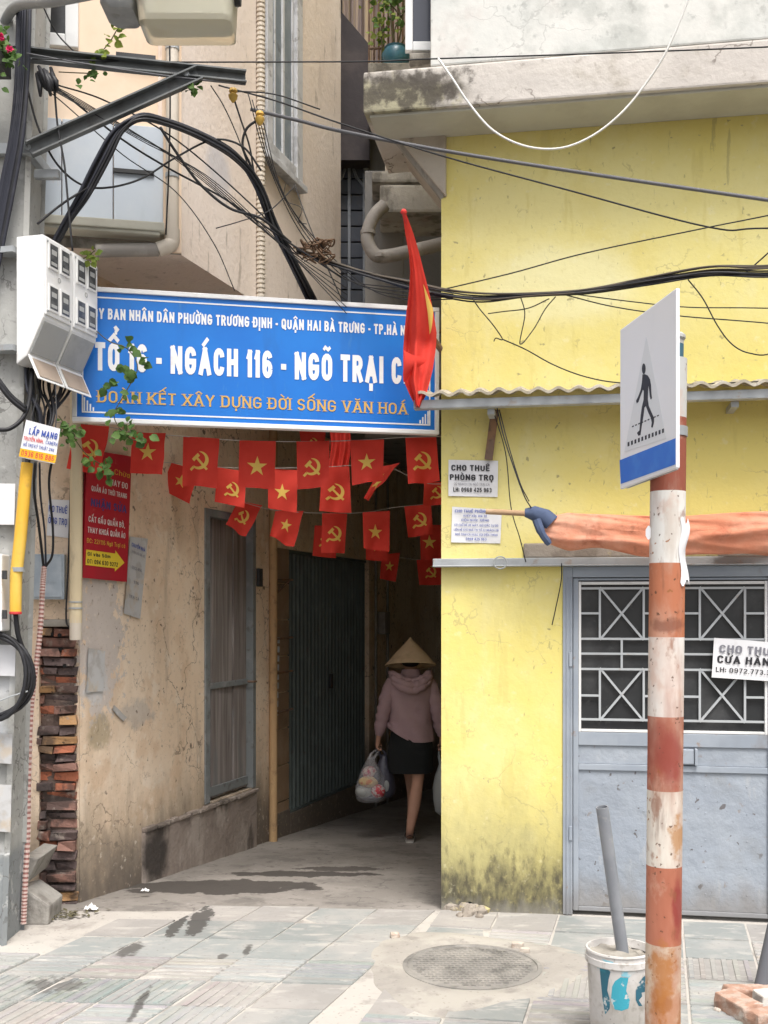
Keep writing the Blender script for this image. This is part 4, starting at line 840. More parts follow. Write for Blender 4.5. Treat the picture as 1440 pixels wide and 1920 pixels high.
ar = thing('bracket_arm', 'galvanised angle iron arm with a slanting brace bolted to the concrete pole', 'bracket', P(60, 110, 5.6))
def angle_bar(mb, a, b, wd, n):            # L section
    a, b = V(a), V(b); d = (b-a).normalized(); up_ = Z3 - d*d.z; up_.normalize(); n = V(n); n = (n - d*n.dot(d)); n = (n-up_*n.dot(up_)).normalized()
    mb.box((a+b)/2 + n*.004, (b-a)/2, up_*wd/2, n*.004); mb.box((a+b)/2 + up_*(wd/2-.004) + n*(wd*.3+.008), (b-a)/2, up_*.004, n*wd*.3); mb.box((a+b)/2 - up_*(wd/2-.004) + n*(wd*.3+.008), (b-a)/2, up_*.004, n*wd*.3)
m_iron = M('galvanised angle iron', (.13, .138, .14), .6, .2, layers=[('n', (.2, .205, .205), .7, 4, .45, .66), ('n', (.08, .075, .07), .6, 9, .54, .7)], bump=(30, .25, .004))
g = MB(); angle_bar(g, P(20, 103, 5.58), P(460, 149, 5.9), .065, (0, -1, 0)); g.build('bar', m_iron, ar)
g = MB(); angle_bar(g, P(55, 284, 5.58), P(372, 142, 5.82), .075, (0, -1, 0)); g.build('brace', m_iron, ar)
g = MB(); p = P(350, 139, 5.78); g.lathe(p, [(.016, 0), (.016, .012)], 6, ax=(V((1, 0, 0)), Z3, V((0, -1, 0)))); g.build('bolt', m_galv, ar)
m_ins = M('ochre insulator', (.55, .35, .08), .5)
for (x, y, lab) in ((437, 175, 'ochre wire insulator hanging under the end of the iron arm'), (487, 218, 'ochre wire insulator beside the tall window, lower of the two')):
    c = P(x, y, 5.95); g = MB(); g.lathe(c - Z3*.03, [(.006, -.02), (.022, 0), (.026, .02), (.014, .03), (.024, .04), (.018, .055), (.005, .06)], 12); tag(g.build('insulator', m_ins, smooth=True), lab, 'insulator', 'wire insulators')

m_box = M('white meter box plastic', (.80, .80, .795), .55, layers=[('n', (.64, .63, .61), .6, 3, .46, .66, (1, 1, .4)), ('n', (.5, .48, .44), .4, 9, .58, .72, (1, 1, .3))], spec=.4)
m_win = M('meter window', (.07, .075, .082), .2, layers=[('n', (.16, .165, .175), .7, 12, .48, .62)], spec=.5)
m_flap = M('meter flap', (.42, .425, .42), .6, layers=[('n', (.3, .3, .3), .5, 6, .5, .7)])
m_card = M('faded brown card', (.36, .29, .235), .8, layers=[('n', (.28, .22, .17), .6, 9, .5, .7)])
mn = P(82, 438, 5.5); md = (P(182, 500, 6.0) - mn); md.z = 0; MWID = md.length; md.normalize(); mnn = V((md.y, -md.x, 0)); mz0 = P(92, 672, 5.5).z; mz1 = mn.z
def Mp(u, z, n): return V((mn.x, mn.y, z)) + md*u + mnn*n
def mbox(mb, u0, u1, z0, z1, n0, n1): mb.box(Mp((u0+u1)/2, (z0+z1)/2, (n0+n1)/2), md*(u1-u0)/2, mnn*(n1-n0)/2, Z3*(z1-z0)/2)
for i in range(2):
    u0 = .002 + i*(MWID/2+.004); u1 = u0 + MWID/2-.008; zt = mz1; zbm = mz0
    t = thing('meter_box', ['white four window electricity meter box nearest the viewer on the pole', 'white four window electricity meter box on the pole, next to the sign'][i], 'meter box', Mp((u0+u1)/2, zbm-.1, -.1), 'electricity meter boxes on the pole')
    g = MB(); q = [Mp(u0, zt, -.16), Mp(u0, zt, -.004), Mp(u0, zbm+.21, -.004), Mp(u0, zbm+.02, -.10), Mp(u0, zbm-.02, -.16)]
    g.prism(q, md*(u1-u0)); b_ = g.build('case', m_box, t, bevel=.008)
    g = MB(); mbox(g, u0+.006, u1-.006, zbm+.225, zt-.012, -.0038, .008); g.build('front_cover', m_box, t, bevel=.006)
    for r in (0, 1):
        for c_ in (0, 1):
            a = u0+.022+c_*.108; zz = zt-.165-r*.215
            f_ = MB(); mbox(f_, a, a+.090, zz, zz+.138, .0081, .016); fo = f_.build('window_frame', m_box, t, bevel=.005)
            g = MB(); mbox(g, a+.010, a+.080, zz+.012, zz+.126, .0161, .0172); g.build('pane', m_win, fo)
            g = MB(); mbox(g, a+.022, a+.068, zz+.075, zz+.10, .0173, .0178); mbox(g, a+.018, a+.072, zz+.022, zz+.038, .0173, .0178); g.build('dial_plate', m_flap, fo)
    for q in ((u0+.018, zt-.03), (u1-.018, zt-.03), (u0+.018, zbm+.245), (u1-.018, zbm+.245)): g = MB(); g.lathe(Mp(q[0], q[1], .0081), [(.007, 0), (.006, .004), (.001, .005)], 8, ax=(md, Z3, mnn)); g.build('screw', m_galv, t)
    g = MB(); um = (u0+u1)/2; g.lathe(Mp(um, zt-.200, .0081), [(.014, 0), (.014, .0015), (.009, .002)], 14, ax=(md, Z3, mnn), caps=False); g.build('seal', m_flap, t)
    sd_ = (Mp(0, zbm+.02, -.10) - Mp(0, zbm+.21, -.004)); sl_ = sd_.normalized(); on = md.cross(sl_).normalized(); on = on if on.dot(mnn) > 0 else -on
    def fl(uA, uB, k0, k1, l): 
        o = Mp(0, zbm+.21, -.004); return [o + md*a + sl_*k + on*l for a, k in ((uA, k0), (uB, k0), (uB, k1), (uA, k1))]
    g = MB(); g.prism(fl(u0+.012, u1-.012, .015, .19, .001), on*.006); g.build('flap', m_flap, t, bevel=.003)
    # open lower lid with a card
    h0 = Mp(0, zbm+.03, -.09); ld = (mnn*.42 - Z3*.90).normalized(); lnn = md.cross(ld).normalized()
    g = MB(); q = [h0 + md*u0 + ld*.0, h0 + md*u1, h0 + md*u1 + ld*.14, h0 + md*u0 + ld*.14]; g.prism(q, lnn*.006); lid = g.build('lid', m_box, t, bevel=.003)
    lo = lnn*.0075 if lnn.dot(V((0, -1, 0))) > 0 else lnn*-.0015
    for l_ in (lnn*.0085, lnn*-.0025):
        g = MB(); g.prism([h0 + md*(u0+.02) + ld*.02 + l_ - lnn*.001, h0 + md*(u1-.02) + ld*.02 + l_ - lnn*.001, h0 + md*(u1-.02) + ld*.125 + l_ - lnn*.001, h0 + md*(u0+.02) + ld*.125 + l_ - lnn*.001], lnn*.0012); g.build('card', m_card, lid)
for za, lab in ((mz1-.08, 'upper galvanised rail holding the white meter boxes to the pole'), (mz0+.05, 'lower galvanised rail holding the white meter boxes to the pole')): g = MB(); mbox(g, -.02, MWID, za, za+.03, -.30, -.165); tag(g.build('mounting_rail', m_galv), lab, 'rail', 'meter box rails')

# loose cables below the meters
m_cab = M('black cable', (.018, .018, .021), .5, layers=[('n', (.05, .05, .055), .6, 8, .5, .7)], spec=.35)
m_cabb = M('blue black cable', (.03, .032, .045), .5, layers=[('n', (.07, .07, .085), .6, 6, .5, .7)], spec=.35)
rc = random.Random(5)
cb = thing('cable_bundle', 'tangle of black service cables dropping out below the white meter boxes', 'cables', P(80, 790, 5.65), 'cable bundles')
for i in range(16):
    x = 48 + i*5.2; g = MB(); r = rc.uniform(.004, .010)
    g.tube(spline([P(x, 690, 5.62+.02*i), P(x+rc.uniform(-5, 6), 730, 5.60+.02*i), P(x*.55+40+rc.uniform(-12, 12), 775, 5.62+.012*i), P(x*.3+52+rc.uniform(-8, 8), 830, 5.64)], 5), r, 6); g.build('cable', rc.choice([m_cab, m_cab, m_cabb]), cb, smooth='all')
cb = thing('cable_bundle', 'thick black cable loop curling out of frame beside the white meter boxes', 'cables', P(0, 790, 5.5), 'cable bundles')
for k, off in enumerate((0, 6)):
    g = MB(); g.tube(spline([P(-60, 640, 5.5), P(-5, 710+off, 5.5), P(20, 742+off, 5.52), P(48, 765+off, 5.55)], 6), .013, 8); g.build('cable', m_cab, cb, smooth='all')
g = MB(); g.tube(spline([P(-70, 800, 5.5), P(0, 806, 5.5), P(25, 800, 5.52), P(45, 780, 5.55), P(55, 750, 5.58), P(60, 700, 5.6)], 6), .011, 8); g.build('cable', m_cab, cb, smooth='all')
cb = thing('cable_bundle', 'black cables running down the face of the concrete pole', 'cables', P(20, 430, 5.55), 'cable bundles')
for i in range(9):
    a = i*3.2; g = MB()
    g.tube(spline([P(34+a*.9, -60, 5.55), P(33+a*.9+rc.uniform(-2, 2), 60, 5.54), P(30+a*.8+rc.uniform(-2, 2), 160, 5.55), P(19+a*.9, 260, 5.53), P(2+a, 345, 5.54), P(-12+a*.9, 430, 5.55), P(-20+a*.5, 520, 5.56)], 6), rc.uniform(.006, .012), 6)
    g.build('cable', rc.choice([m_cab, m_cabb, m_cabb]), cb, smooth='all')
cb = thing('cable_bundle', 'arched bundle of black cables sagging from the iron arm down behind the blue sign', 'cables', P(260, 225, 5.7), 'cable bundles')
arch = [(106, 452, 5.80), (128, 412, 5.74), (158, 365, 5.7), (192, 300, 5.68), (222, 246, 5.68), (262, 220, 5.7), (312, 229, 5.78), (378, 255, 5.88), (440, 292, 5.98), (482, 345, 6.08), (512, 420, 6.18), (545, 485, 6.26), (590, 575, 6.55), (620, 640, 6.9)]
for i in range(17):
    sp = [1.0, 1.1, 1.7, 2.0, 1.5, .9, .8, .9, 1.0, 1.0, 1.0, 1.0, 1.3, 1.2]; ox, oy, oz = rc.uniform(-7, 7), rc.uniform(-7, 7), rc.uniform(-.03, .03)
    g = MB(); g.tube(spline([P(x + ox*s*(1 if j < 5 or j > 8 else .5), y + oy*s*(.35 if j < 5 or j > 8 else 1), Y + oz) for j, ((x, y, Y), s) in enumerate(zip(arch, sp))], 6), rc.uniform(.005, .0095), 6)
    g.build('cable', rc.choice([m_cab, m_cab, m_cabb]), cb, smooth='all')
cb = thing('cable_bundle', 'spliced bundle of dark cables sagging across the middle of the yellow wall', 'cables', P(1080, 545, 5.95), 'cable bundles')
run = [(560, 470, 6.3), (612, 490, 6.3), (690, 515, 6.2), (770, 535, 6.12), (832, 549, 6.05), (905, 557, 5.98), (1000, 553, 5.92), (1100, 546, 5.86), (1220, 528, 5.78), (1330, 511, 5.7), (1440, 513, 5.6), (1600, 505, 5.4), (1900, 470, 5.1)]
for i in range(9):
    g = MB(); ox = rc.uniform(-6, 6); g.tube(spline([P(x + rc.uniform(-5, 5), y + ox*(1.6 if 700 < x < 960 else .65 if x < 1200 else 1.2) + rc.uniform(-1.2, 1.2) + (14*(i-4)/4*max(0, (x-1150)/300) if i < 3 else 0), Y + rc.uniform(-.015, .015)) for x, y, Y in run], 6), rc.uniform(.0035, .0075), 6)
    g.build('cable', rc.choice([m_cab, M('brown grey cable', (.085, .07, .055), .7)]), cb, smooth='all')
m_wirg = M('grey twisted wire', (.13, .13, .14), .6); m_wirw = M('white cable', (.70, .69, .66), .5)
G = 'single wires over the street'
wire('wire', [(470, 205, 6.1), (560, 226, 6.1), (640, 246, 6.05), (835, 283, 6.0), (1100, 325, 5.85), (1440, 375, 5.6), (1900, 440, 5.2)], .010, m_wirg, 'thick twisted grey wire crossing the upper yellow wall', 'wire', G)
wire('wire', [(410, 160, 6.05), (520, 190, 6.05), (640, 232, 6.02), (835, 294, 5.98), (1060, 355, 5.85), (1330, 426, 5.7), (1440, 428, 5.6), (1800, 430, 5.3)], .0045, m_wire, 'thin dark wire slanting down the yellow wall to a knot', 'wire', G)
wire('wire', [(830, 543, 6.1), (960, 512, 6.0), (1100, 474, 5.9), (1330, 426, 5.69), (1440, 404, 5.6), (1800, 330, 5.3)], .0035, m_wire, 'thin dark wire rising to the right from the spliced bundle to the knot', 'wire', G)
wire('wire', [(60, 110, 5.5), (300, 116, 5.8), (560, 116, 5.9), (700, 115, 5.9), (820, 110, 5.88), (1100, 101, 5.75), (1440, 88, 5.5), (1800, 70, 5.3)], .004, m_wire, 'thin wire running along the crack of the concrete slab', 'wire', G)
wire('wire', [(822, 110, 5.86), (850, 150, 5.8), (880, 195, 5.78), (925, 245, 5.75), (985, 274, 5.72), (1050, 278, 5.7), (1110, 255, 5.68), (1165, 212, 5.66), (1210, 158, 5.64), (1250, 95, 5.6), (1290, 0, 5.58), (1320, -90, 5.55)], .006, m_wirw, 'white cable hanging in a deep loop below the concrete slab', 'wire', G)
wire('wire', [(885, 558, 5.95), (900, 580, 5.98), (925, 610, 6.02), (942, 636, 6.05), (930, 634, 6.06), (926, 640, 6.07)], .0032, m_wire, 'loose wire tail with a hooked end on the yellow wall', 'wire', G)
wire('wire', [(942, 636, 6.05), (985, 655, 6.05), (1040, 685, 6.03), (1100, 707, 6.0), (1165, 718, 5.97), (1270, 721, 5.9), (1440, 715, 5.75), (1800, 700, 5.5)], .0035, m_wire, 'thin wire slung from the hooked tail toward the pedestrian sign', 'wire', G)
wire('wire', [(976, 556, 5.93), (984, 590, 5.95), (975, 645, 5.97), (1000, 618, 5.96), (1022, 580, 5.95), (1042, 556, 5.92)], .003, m_wire, 'thin wire dipping in a narrow V below the spliced bundle', 'wire', G)
wire('wire', [(915, 588, 6.0), (945, 584, 5.98), (990, 578, 5.95), (1030, 560, 5.92)], .003, m_wire, 'short sagging wire just under the spliced bundle', 'wire', G)
wire('wire', [(1060, 553, 5.9), (1150, 575, 5.85), (1270, 592, 5.75), (1440, 606, 5.6), (1800, 640, 5.3)], .0032, m_wire, 'thin wire passing behind the top of the pedestrian sign, lower one', 'wire', G)
wire('wire', [(1080, 552, 5.9), (1180, 565, 5.83), (1290, 576, 5.74), (1440, 578, 5.6), (1800, 590, 5.3)], .003, m_wire, 'thin wire passing behind the top of the pedestrian sign, upper one', 'wire', G)
wire('wire', [(1290, 524, 5.74), (1318, 560, 5.73), (1345, 610, 5.72), (1372, 645, 5.71), (1405, 662, 5.68), (1450, 660, 5.6), (1520, 600, 5.5)], .0035, m_wire, 'thin wire hanging in a loop at the right of the pedestrian sign', 'wire', G)
wire('wire', [(1400, 510, 5.65), (1425, 488, 5.63), (1445, 470, 5.6), (1520, 400, 5.5)], .004, m_wire, 'wire branching up and out at the right edge', 'wire', G)
left = [([(80, 148, 5.56), (110, 160, 5.62), (200, 190, 5.75), (330, 262, 5.9), (480, 392, 6.1), (560, 480, 6.3)], .0045, 'wire from the pole falling past the ribbed conduit'),
        ([(78, 155, 5.56), (110, 168, 5.62), (220, 255, 5.8), (310, 312, 5.9), (420, 372, 6.0), (520, 440, 6.15), (640, 520, 6.3)], .006, 'wire from the pole to the brown knot of cables'),
        ([(82, 165, 5.56), (115, 190, 5.62), (230, 290, 5.8), (330, 360, 5.95), (400, 455, 6.05), (440, 545, 6.2)], .003, 'thinnest wire slanting across the blue parapet panels'),
        ([(88, 140, 5.56), (101, 165, 5.57), (108, 235, 5.58), (121, 310, 5.57), (128, 385, 5.56), (136, 470, 5.55)], .006, 'black cable dropping straight from the iron arm to the meter boxes'),
        ([(70, 420, 5.6), (120, 380, 5.65), (185, 340, 5.7)], .006, 'short black cable rising from the pole into the arched bundle'),
        ([(52, 170, 5.58), (72, 240, 5.6), (105, 305, 5.62), (150, 345, 5.7), (200, 352, 5.75), (265, 335, 5.8), (330, 295, 5.85), (400, 262, 5.9), (455, 275, 5.95), (490, 320, 6.0)], .006, 'black cable looping shallowly in front of the parapet panels'),
        ([(300, 238, 5.74), (330, 285, 5.8), (375, 345, 5.9), (430, 390, 5.98), (490, 410, 6.05), (545, 455, 6.2)], .008, 'stout black cable leaving the arched bundle early'),
        ([(395, 160, 5.85), (420, 200, 5.9), (445, 255, 5.95), (465, 310, 6.0)], .0032, 'thin wire falling from the arm end, left one'),
        ([(437, 180, 5.95), (450, 220, 5.96), (468, 275, 6.0), (478, 330, 6.05), (500, 400, 6.12)], .005, 'dark wire falling from the upper insulator'),
        ([(487, 222, 5.95), (462, 242, 5.96), (455, 275, 5.98), (470, 310, 6.02), (492, 360, 6.08), (515, 430, 6.15)], .007, 'dark wire curving down from the lower insulator'),
        ([(437, 172, 5.95), (462, 172, 6.0), (520, 178, 6.05), (600, 205, 6.05)], .004, 'brown wire stretched from the upper insulator to the right'),
        ([(405, 428, 6.0), (450, 415, 6.05), (505, 395, 6.1), (552, 350, 6.15)], .003, 'thin wire rising toward the tall window sill'),
        ([(552, 345, 6.9), (575, 410, 6.8), (600, 470, 6.6), (640, 560, 6.5)], .0035, 'thin wire from the window sill down behind the sign'),
        ([(535, 345, 6.9), (534, 375, 6.9), (565, 390, 6.85), (560, 415, 6.85), (575, 420, 6.85)], .0025, 'curled loose wire end under the tall window'),
        ([(318, 70, 5.95), (319, 200, 5.97), (316, 330, 6.0), (311, 440, 6.05)], .005, 'black wire running down beside the white drain pipe'),
        ([(75, 0, 5.5), (105, 60, 5.6), (140, 98, 5.65)], .004, 'wire from the top left corner to the iron arm'),
        ([(50, 100, 5.52), (150, 118, 5.6), (280, 138, 5.7), (380, 150, 5.8), (460, 158, 5.88)], .004, 'pale wire strung along the iron arm')]
t = thing('cable_junction', 'black taped cable junction hanging under the iron arm beside the pole', 'cables', P(88, 180, 5.56))
for k in range(9):
    a = P(66+4*k+rc.uniform(-4, 4), 132+rc.uniform(-8, 8), 5.55+rc.uniform(-.03, .03)); b = P(80+3.6*k+rc.uniform(-5, 5), 172+rc.uniform(-10, 14), 5.55+rc.uniform(-.03, .03)); g = MB(); g.tube([a, (a+b)/2 + V((.008, 0, 0)), b], [.008, .016, .007], 8); g.build('splice', m_cab, t, smooth='all')
for k in range(5): left.append(([(82+3*k, 150+4*k, 5.57), (180+20*k, 205+14*k, 5.75), (330+18*k, 300+10*k, 5.92), (520+10*k, 452+10*k, 6.15), (650, 540+12*k, 6.35)], .0025, ['first', 'second', 'third', 'fourth', 'fifth'][k] + ' of five thin wires fanning out from the taped junction to the sign'))
for k in range(4): left.append(([(465+8*k, 175+12*k, 6.0), (500+10*k, 300+20*k, 6.1), (560+14*k, 430+10*k, 6.25), (640+16*k, 520+6*k, 6.35), (760, 540+7*k, 6.2), (850, 552+3*k, 6.05)], .003, ['topmost', 'upper middle', 'lower middle', 'lowest'][k] + ' of four thin wires dropping from the insulators to the yellow wall'))
for pts, r, lab in left: wire('wire', pts, r, m_wirg if 'pale' in lab else m_wire, lab, 'wire', G)
g = MB(); rk = random.Random(9)
for i in range(16):
    c = P(585 + rk.uniform(-22, 30), 465 + rk.uniform(-14, 22), 6.25); q = [c + V((rk.gauss(0, .036), rk.gauss(0, .02), rk.gauss(0, .028))) for _ in range(6)]; g.tube(spline(q, 5), rk.uniform(.003, .006), 5)
tag(g.build('cable_knot', M('brown taped wire', (.12, .07, .04), .7), smooth='all'), 'brown tangled knot of taped wires over the middle of the sign', 'cables')

# ------------------------------------------------------------------ street lamp over the top left corner
m_lamp = M('grey lamp casting', (.26, .27, .27), .6, .1, layers=[('n', (.36, .36, .35), .6, 6, .5, .68), ('n', (.15, .15, .14), .5, 12, .56, .7)], bump=(30, .2))
m_bowl = bpy.data.materials.new('yellowed clear lamp bowl'); m_bowl.use_nodes = True; b_ = m_bowl.node_tree.nodes['Principled BSDF']
b_.inputs['Base Color'].default_value = (.80, .77, .64, 1); b_.inputs['Roughness'].default_value = .28; b_.inputs['Transmission Weight'].default_value = .8; b_.inputs['IOR'].default_value = 1.2
LY = 5.0
lp = thing('street_lamp', 'grey street lamp head with a yellowed clear bowl reaching in over the top edge', 'street lamp', P(320, 0, LY))
def rrect(x0, x1, y0, y1, z, r=.03, n=4):
    out = []
    for cx, cy, a0 in ((x1-r, y1-r, 0), (x0+r, y1-r, 90), (x0+r, y0+r, 180), (x1-r, y0+r, 270)):
        for k in range(n+1): a = rad(a0+90*k/n); out.append(V((cx+r*math.cos(a), cy+r*math.sin(a), z)))
    return out
xa, xb = P(196, 0, LY).x, P(446, 0, LY).x; xm_ = P(258, 0, LY).x; zt = P(0, -10, LY).z; zbw = P(0, 66, LY).z; zh = P(0, 34, LY).z
g = MB(); g.rings([rrect(xa+.03, xm_-.005, LY-.09, LY+.09, zh, .03), rrect(xa, xm_, LY-.11, LY+.11, zh+.025, .03), rrect(xa, xm_, LY-.12, LY+.12, zt, .04), rrect(xa, xb, LY-.13, LY+.13, zt+.004, .05), rrect(xa, xb, LY-.13, LY+.13, zt+.05, .05), rrect(xa+.08, xb-.1, LY-.08, LY+.08, zt+.13, .05)])
g.build('housing', m_lamp, lp, smooth=True)
g = MB(); g.rings([rrect(xm_+.04, xb-.035, LY-.09, LY+.09, zbw, .03), rrect(xm_+.025, xb-.02, LY-.115, LY+.115, zbw+.012, .035), rrect(xm_+.004, xb-.012, LY-.125, LY+.125, zt-.002, .04)])
g.build('bowl', m_bowl, lp, smooth=True)
g = MB(); g.rings([rrect(xm_+.05, xb-.04, LY-.08, LY+.08, zbw+.055, .03), rrect(xm_+.03, xb-.03, LY-.1, LY+.1, zt-.004, .03)]); g.build('reflector', M('lamp reflector', (.72, .72, .68), .35, layers=[('n', (.55, .5, .4), .5, 9, .5, .7)]), lp, smooth=True)
g = MB(); g.tube([V((xb-.02, LY, zt-.01)), V((xb+.012, LY, zt-.01))], .04, 10); g.build('end_cap', m_dark, lp)
g = MB(); g.tube(spline([V((xa+.02, LY, zt+.02)), P(100, 2, 5.15), P(30, 12, 5.5), P(0, 60, 5.72)], 6), .026, 10); g.build('lamp_arm', m_lamp, lp, smooth=True)

# ------------------------------------------------------------------ adverts and papers
m_paper = M('white paper', (.74, .74, .76), .9, layers=[('n', (.62, .61, .6), .5, 5, .5, .7), ('n', (.5, .46, .4), .35, 14, .6, .74)])
m_ink = M('black ink', (.03, .03, .035), .7); m_inkg = M('faded ink', (.2, .2, .23), .8); m_inkb = M('blue ink', (.05, .09, .36), .7); m_inkr = M('red ink', (.62, .06, .06), .7)
def sheet4(name, tl, tr, br_, bl_, m, label, cat, th=.003, wav=.003, group=None):
    """thin sheet between four world corners; returns object, and a frame for writing on it"""
    tl, tr, br_, bl_ = V(tl), V(tr), V(br_), V(bl_); u = (tr-tl); v = (tl-bl_); n = u.cross(v).normalized(); n = n if n.y < 0 else -n
    def fn(a, c): 
        e = abs(a-.5)*2; return (bl_*(1-a) + br_*a)*(1-c) + (tl*(1-a)+tr*a)*c + n*(wav*(math.sin(a*7+c*5)+1)*.5 + wav*1.5*e**4*(1 if (a > .5) == (c > .5) else .3))
    g = MB(); g.grid(fn, 8, 8); g.grid(lambda a, c: fn(a, c) - n*th, 8, 8); o = tag(g.build(name, m, smooth='all', fix=False), label, cat, group)
    return o, (bl_, br_-bl_, tl-bl_, n, wav)
def lines(o, fr, rows, m=None):
    bl_, u, v, n, wav = fr; W_, H_ = u.length, v.length
    for (txt, x0, x1, y, cap, mm, bold) in rows:
        mb = MB(); write(mb, txt, bl_ + u*x0 + v*y, u.normalized(), v.normalized(), W_*(x1-x0), H_*cap, n, bold, wav*2 + .0015); mb.build('lettering', mm, o, fix=False)
def onF(*c, n=.004): return [Fh(x, y, n) for x, y in c]
o, f = sheet4('paper_notice', *onF((841, 862), (934, 864), (933, 932), (841, 930)), m_paper, 'upper white paper notice pasted on the yellow wall beside the alley', 'notice', group='paper notices')
lines(o, f, [('CHO THUÊ', .06, .84, .70, .16, m_ink, .03), ('PHÒNG TRỌ', .03, .92, .44, .16, m_ink, .03), ('22 NGÁCH 116 NGÕ TRẠI CÁ', .12, .84, .30, .07, m_inkg, .0), ('LH: 0968 425 963', .10, .88, .12, .12, m_ink, .03)])
o, f = sheet4('paper_notice', *onF((848, 950), (941, 956), (938, 1019), (846, 1017)), m_paper, 'lower white paper notice with small lines, partly behind the wooden pole end', 'notice', group='paper notices')
lines(o, f, [('CHO THUÊ PHÒNG', .06, .72, .84, .08, m_inkb, .02), ('KHÉP KÍN, GIÁ RẺ', .24, .72, .72, .06, m_inkb, .01), ('ĐIỆN NƯỚC RIÊNG', .2, .76, .60, .06, m_inkb, .01), ('CÓ CHỖ ĐỂ XE MÁY, GIỜ GIẤC TỰ DO', .06, .95, .46, .06, m_inkb, .01), ('LIÊN HỆ CHỦ NHÀ TẠI SỐ 22 NGÁCH 116', .05, .96, .33, .06, m_inkb, .01), ('NGÕ TRẠI CÁ HOẶC GỌI ĐIỆN THOẠI', .08, .94, .20, .06, m_inkb, .01), ('0968 425 963', .3, .72, .07, .07, m_inkb, .02)])
o, f = sheet4('paper_notice', *[Fh(x, y, .012) for x, y in ((1339, 1196), (1474, 1206), (1472, 1279), (1334, 1270))], m_paper, 'white shop to let notice hung on the grille of the grey shutter', 'notice', group='paper notices')
lines(o, f, [('CHO THUÊ', .08, .86, .64, .20, m_inkg, .03), ('CỬA HÀNG', .06, .88, .38, .19, m_ink, .03), ('LH: 0972.773.338', .05, .92, .15, .12, m_ink, .015)])
def onB(*c, n=.004): return [Bh(x, y, n) for x, y in c]
def onL(*c, n=.012): return [Lh(x, y, n) for x, y in c]
o, f = sheet4('paper_notice', *onB((91, 936), (131, 938), (128, 1009), (88, 1004)), m_paper, 'half torn white paper notice beside the beige drain pipe left of the red board', 'notice', group='paper notices')
lines(o, f, [('HO THUÊ', .05, .9, .66, .18, m_inkb, .02), ('ÒNG TRỌ', .05, .92, .34, .18, m_inkb, .02)])
m_redb = M('red board', (.42, .022, .035), .5, layers=[('n', (.34, .03, .04), .6, 3, .48, .66), ('n', (.5, .12, .1), .4, 12, .6, .72)]); m_wl = M('white letters', (.72, .68, .66), .6); m_navy = M('navy letters', (.07, .06, .2), .6); m_yl = M('ochre letters', (.68, .40, .06), .6); m_yel2 = M('yellow arrow', (.78, .58, .05), .6)
o, f = sheet4('tailor_board', *onL((163, 842), (247, 856), (238, 1091), (155, 1083), n=.035), m_redb, 'tall red tailor advert board with an orange arrow on the beige alley wall', 'sign', th=.012, wav=0)
lines(o, f, [('Sửa Chữa', .28, .98, .86, .045, m_yl, .0), ('MAY ĐO', .52, .94, .765, .05, m_wl, .02), ('QUẦN ÁO THỜI TRANG', .12, .93, .685, .042, m_wl, .02), ('NHẬN SỬA', .12, .93, .565, .062, m_navy, .03), ('CẮT GẤU QUẦN BÒ,', .08, .90, .44, .045, m_wl, .02), ('THAY KHOÁ QUẦN ÁO', .07, .92, .355, .045, m_wl, .02), ('ĐC: 22/116 Ngõ Trại cá', .06, .92, .275, .036, m_yl, .012)])
bl_, u_, v_, n_, _ = f; g = MB(); g.prism([bl_ + u_*a + v_*b + n_*.001 for a, b in ((.05, .10), (.70, .10), (.70, .075), (.92, .155), (.70, .245), (.70, .22), (.05, .22))], n_*.0012); g.build('arrow', m_yel2, o)
g = MB(); write(g, 'Đi vào 50m', bl_ + u_*.08 + v_*.175, u_.normalized(), v_.normalized(), u_.length*.5, v_.length*.028, n_, .02, .0032); g.build('lettering', m_ink, o, fix=False); g = MB(); write(g, 'ĐT: 094 630 9272', bl_ + u_*.08 + v_*.115, u_.normalized(), v_.normalized(), u_.length*.68, v_.length*.034, n_, .02, .0032); g.build('lettering', m_ink, o, fix=False)
m_grim = M('grimy paper', (.48, .48, .48), .9, layers=[('n', (.36, .34, .32), .7, 9, .48, .62), ('n', (.5, .40, .28), .6, 6, .55, .68)])
o, f = sheet4('paper_notice', *onL((244, 1006), (276, 1010), (262, 1160), (231, 1150)), m_grim, 'long tattered grey paper notice on the beige wall right of the red board', 'notice', group='paper notices')
lines(o, f, [('CHUYỂN NHÀ', .08, .9, .88, .05, m_inkb, .02), ('TRỌN GÓI GIÁ RẺ', .08, .92, .80, .035, m_inkg, .01), ('0912 456', .2, .8, .6, .04, m_inkg, .01), ('116', .4, .7, .42, .04, m_inkg, .01), ('TRẠI CÁ', .2, .8, .22, .04, m_inkg, .01)])
o, f = sheet4('paper_scrap', *onL((166, 1215), (196, 1221), (193, 1296), (160, 1299)), m_grim, 'scraped remains of grey paper low on the beige wall near the bricks', 'notice')
sheet4('paper_scrap', *onL((214, 1322), (237, 1345), (231, 1352), (209, 1330)), m_grim, 'small slanting strip of old tape on the beige wall', 'notice')
sheet4('paper_notice', *[P(x, y, 5.575) for x, y in ((-30, 906), (29, 907), (27, 984), (-30, 983))], m_paper, 'blank white paper pasted on the concrete pole at the left edge', 'notice', group='paper notices')
for k, (ya, yb, xr, lab) in enumerate(((1206, 1268, 30, 'torn white poster on the concrete pole inside the cable coil'), (1372, 1432, 24, 'peeling grey poster on the concrete pole below the cable coil'), (1468, 1560, 22, 'large faded white poster low on the concrete pole'))):
    sheet4('paper_notice', *[P(x, y, 5.578) for x, y in ((-60, ya), (xr, ya+4), (xr-2, yb), (-60, yb-3))], m_paper if k == 0 else m_grim, lab, 'notice', group='paper notices')
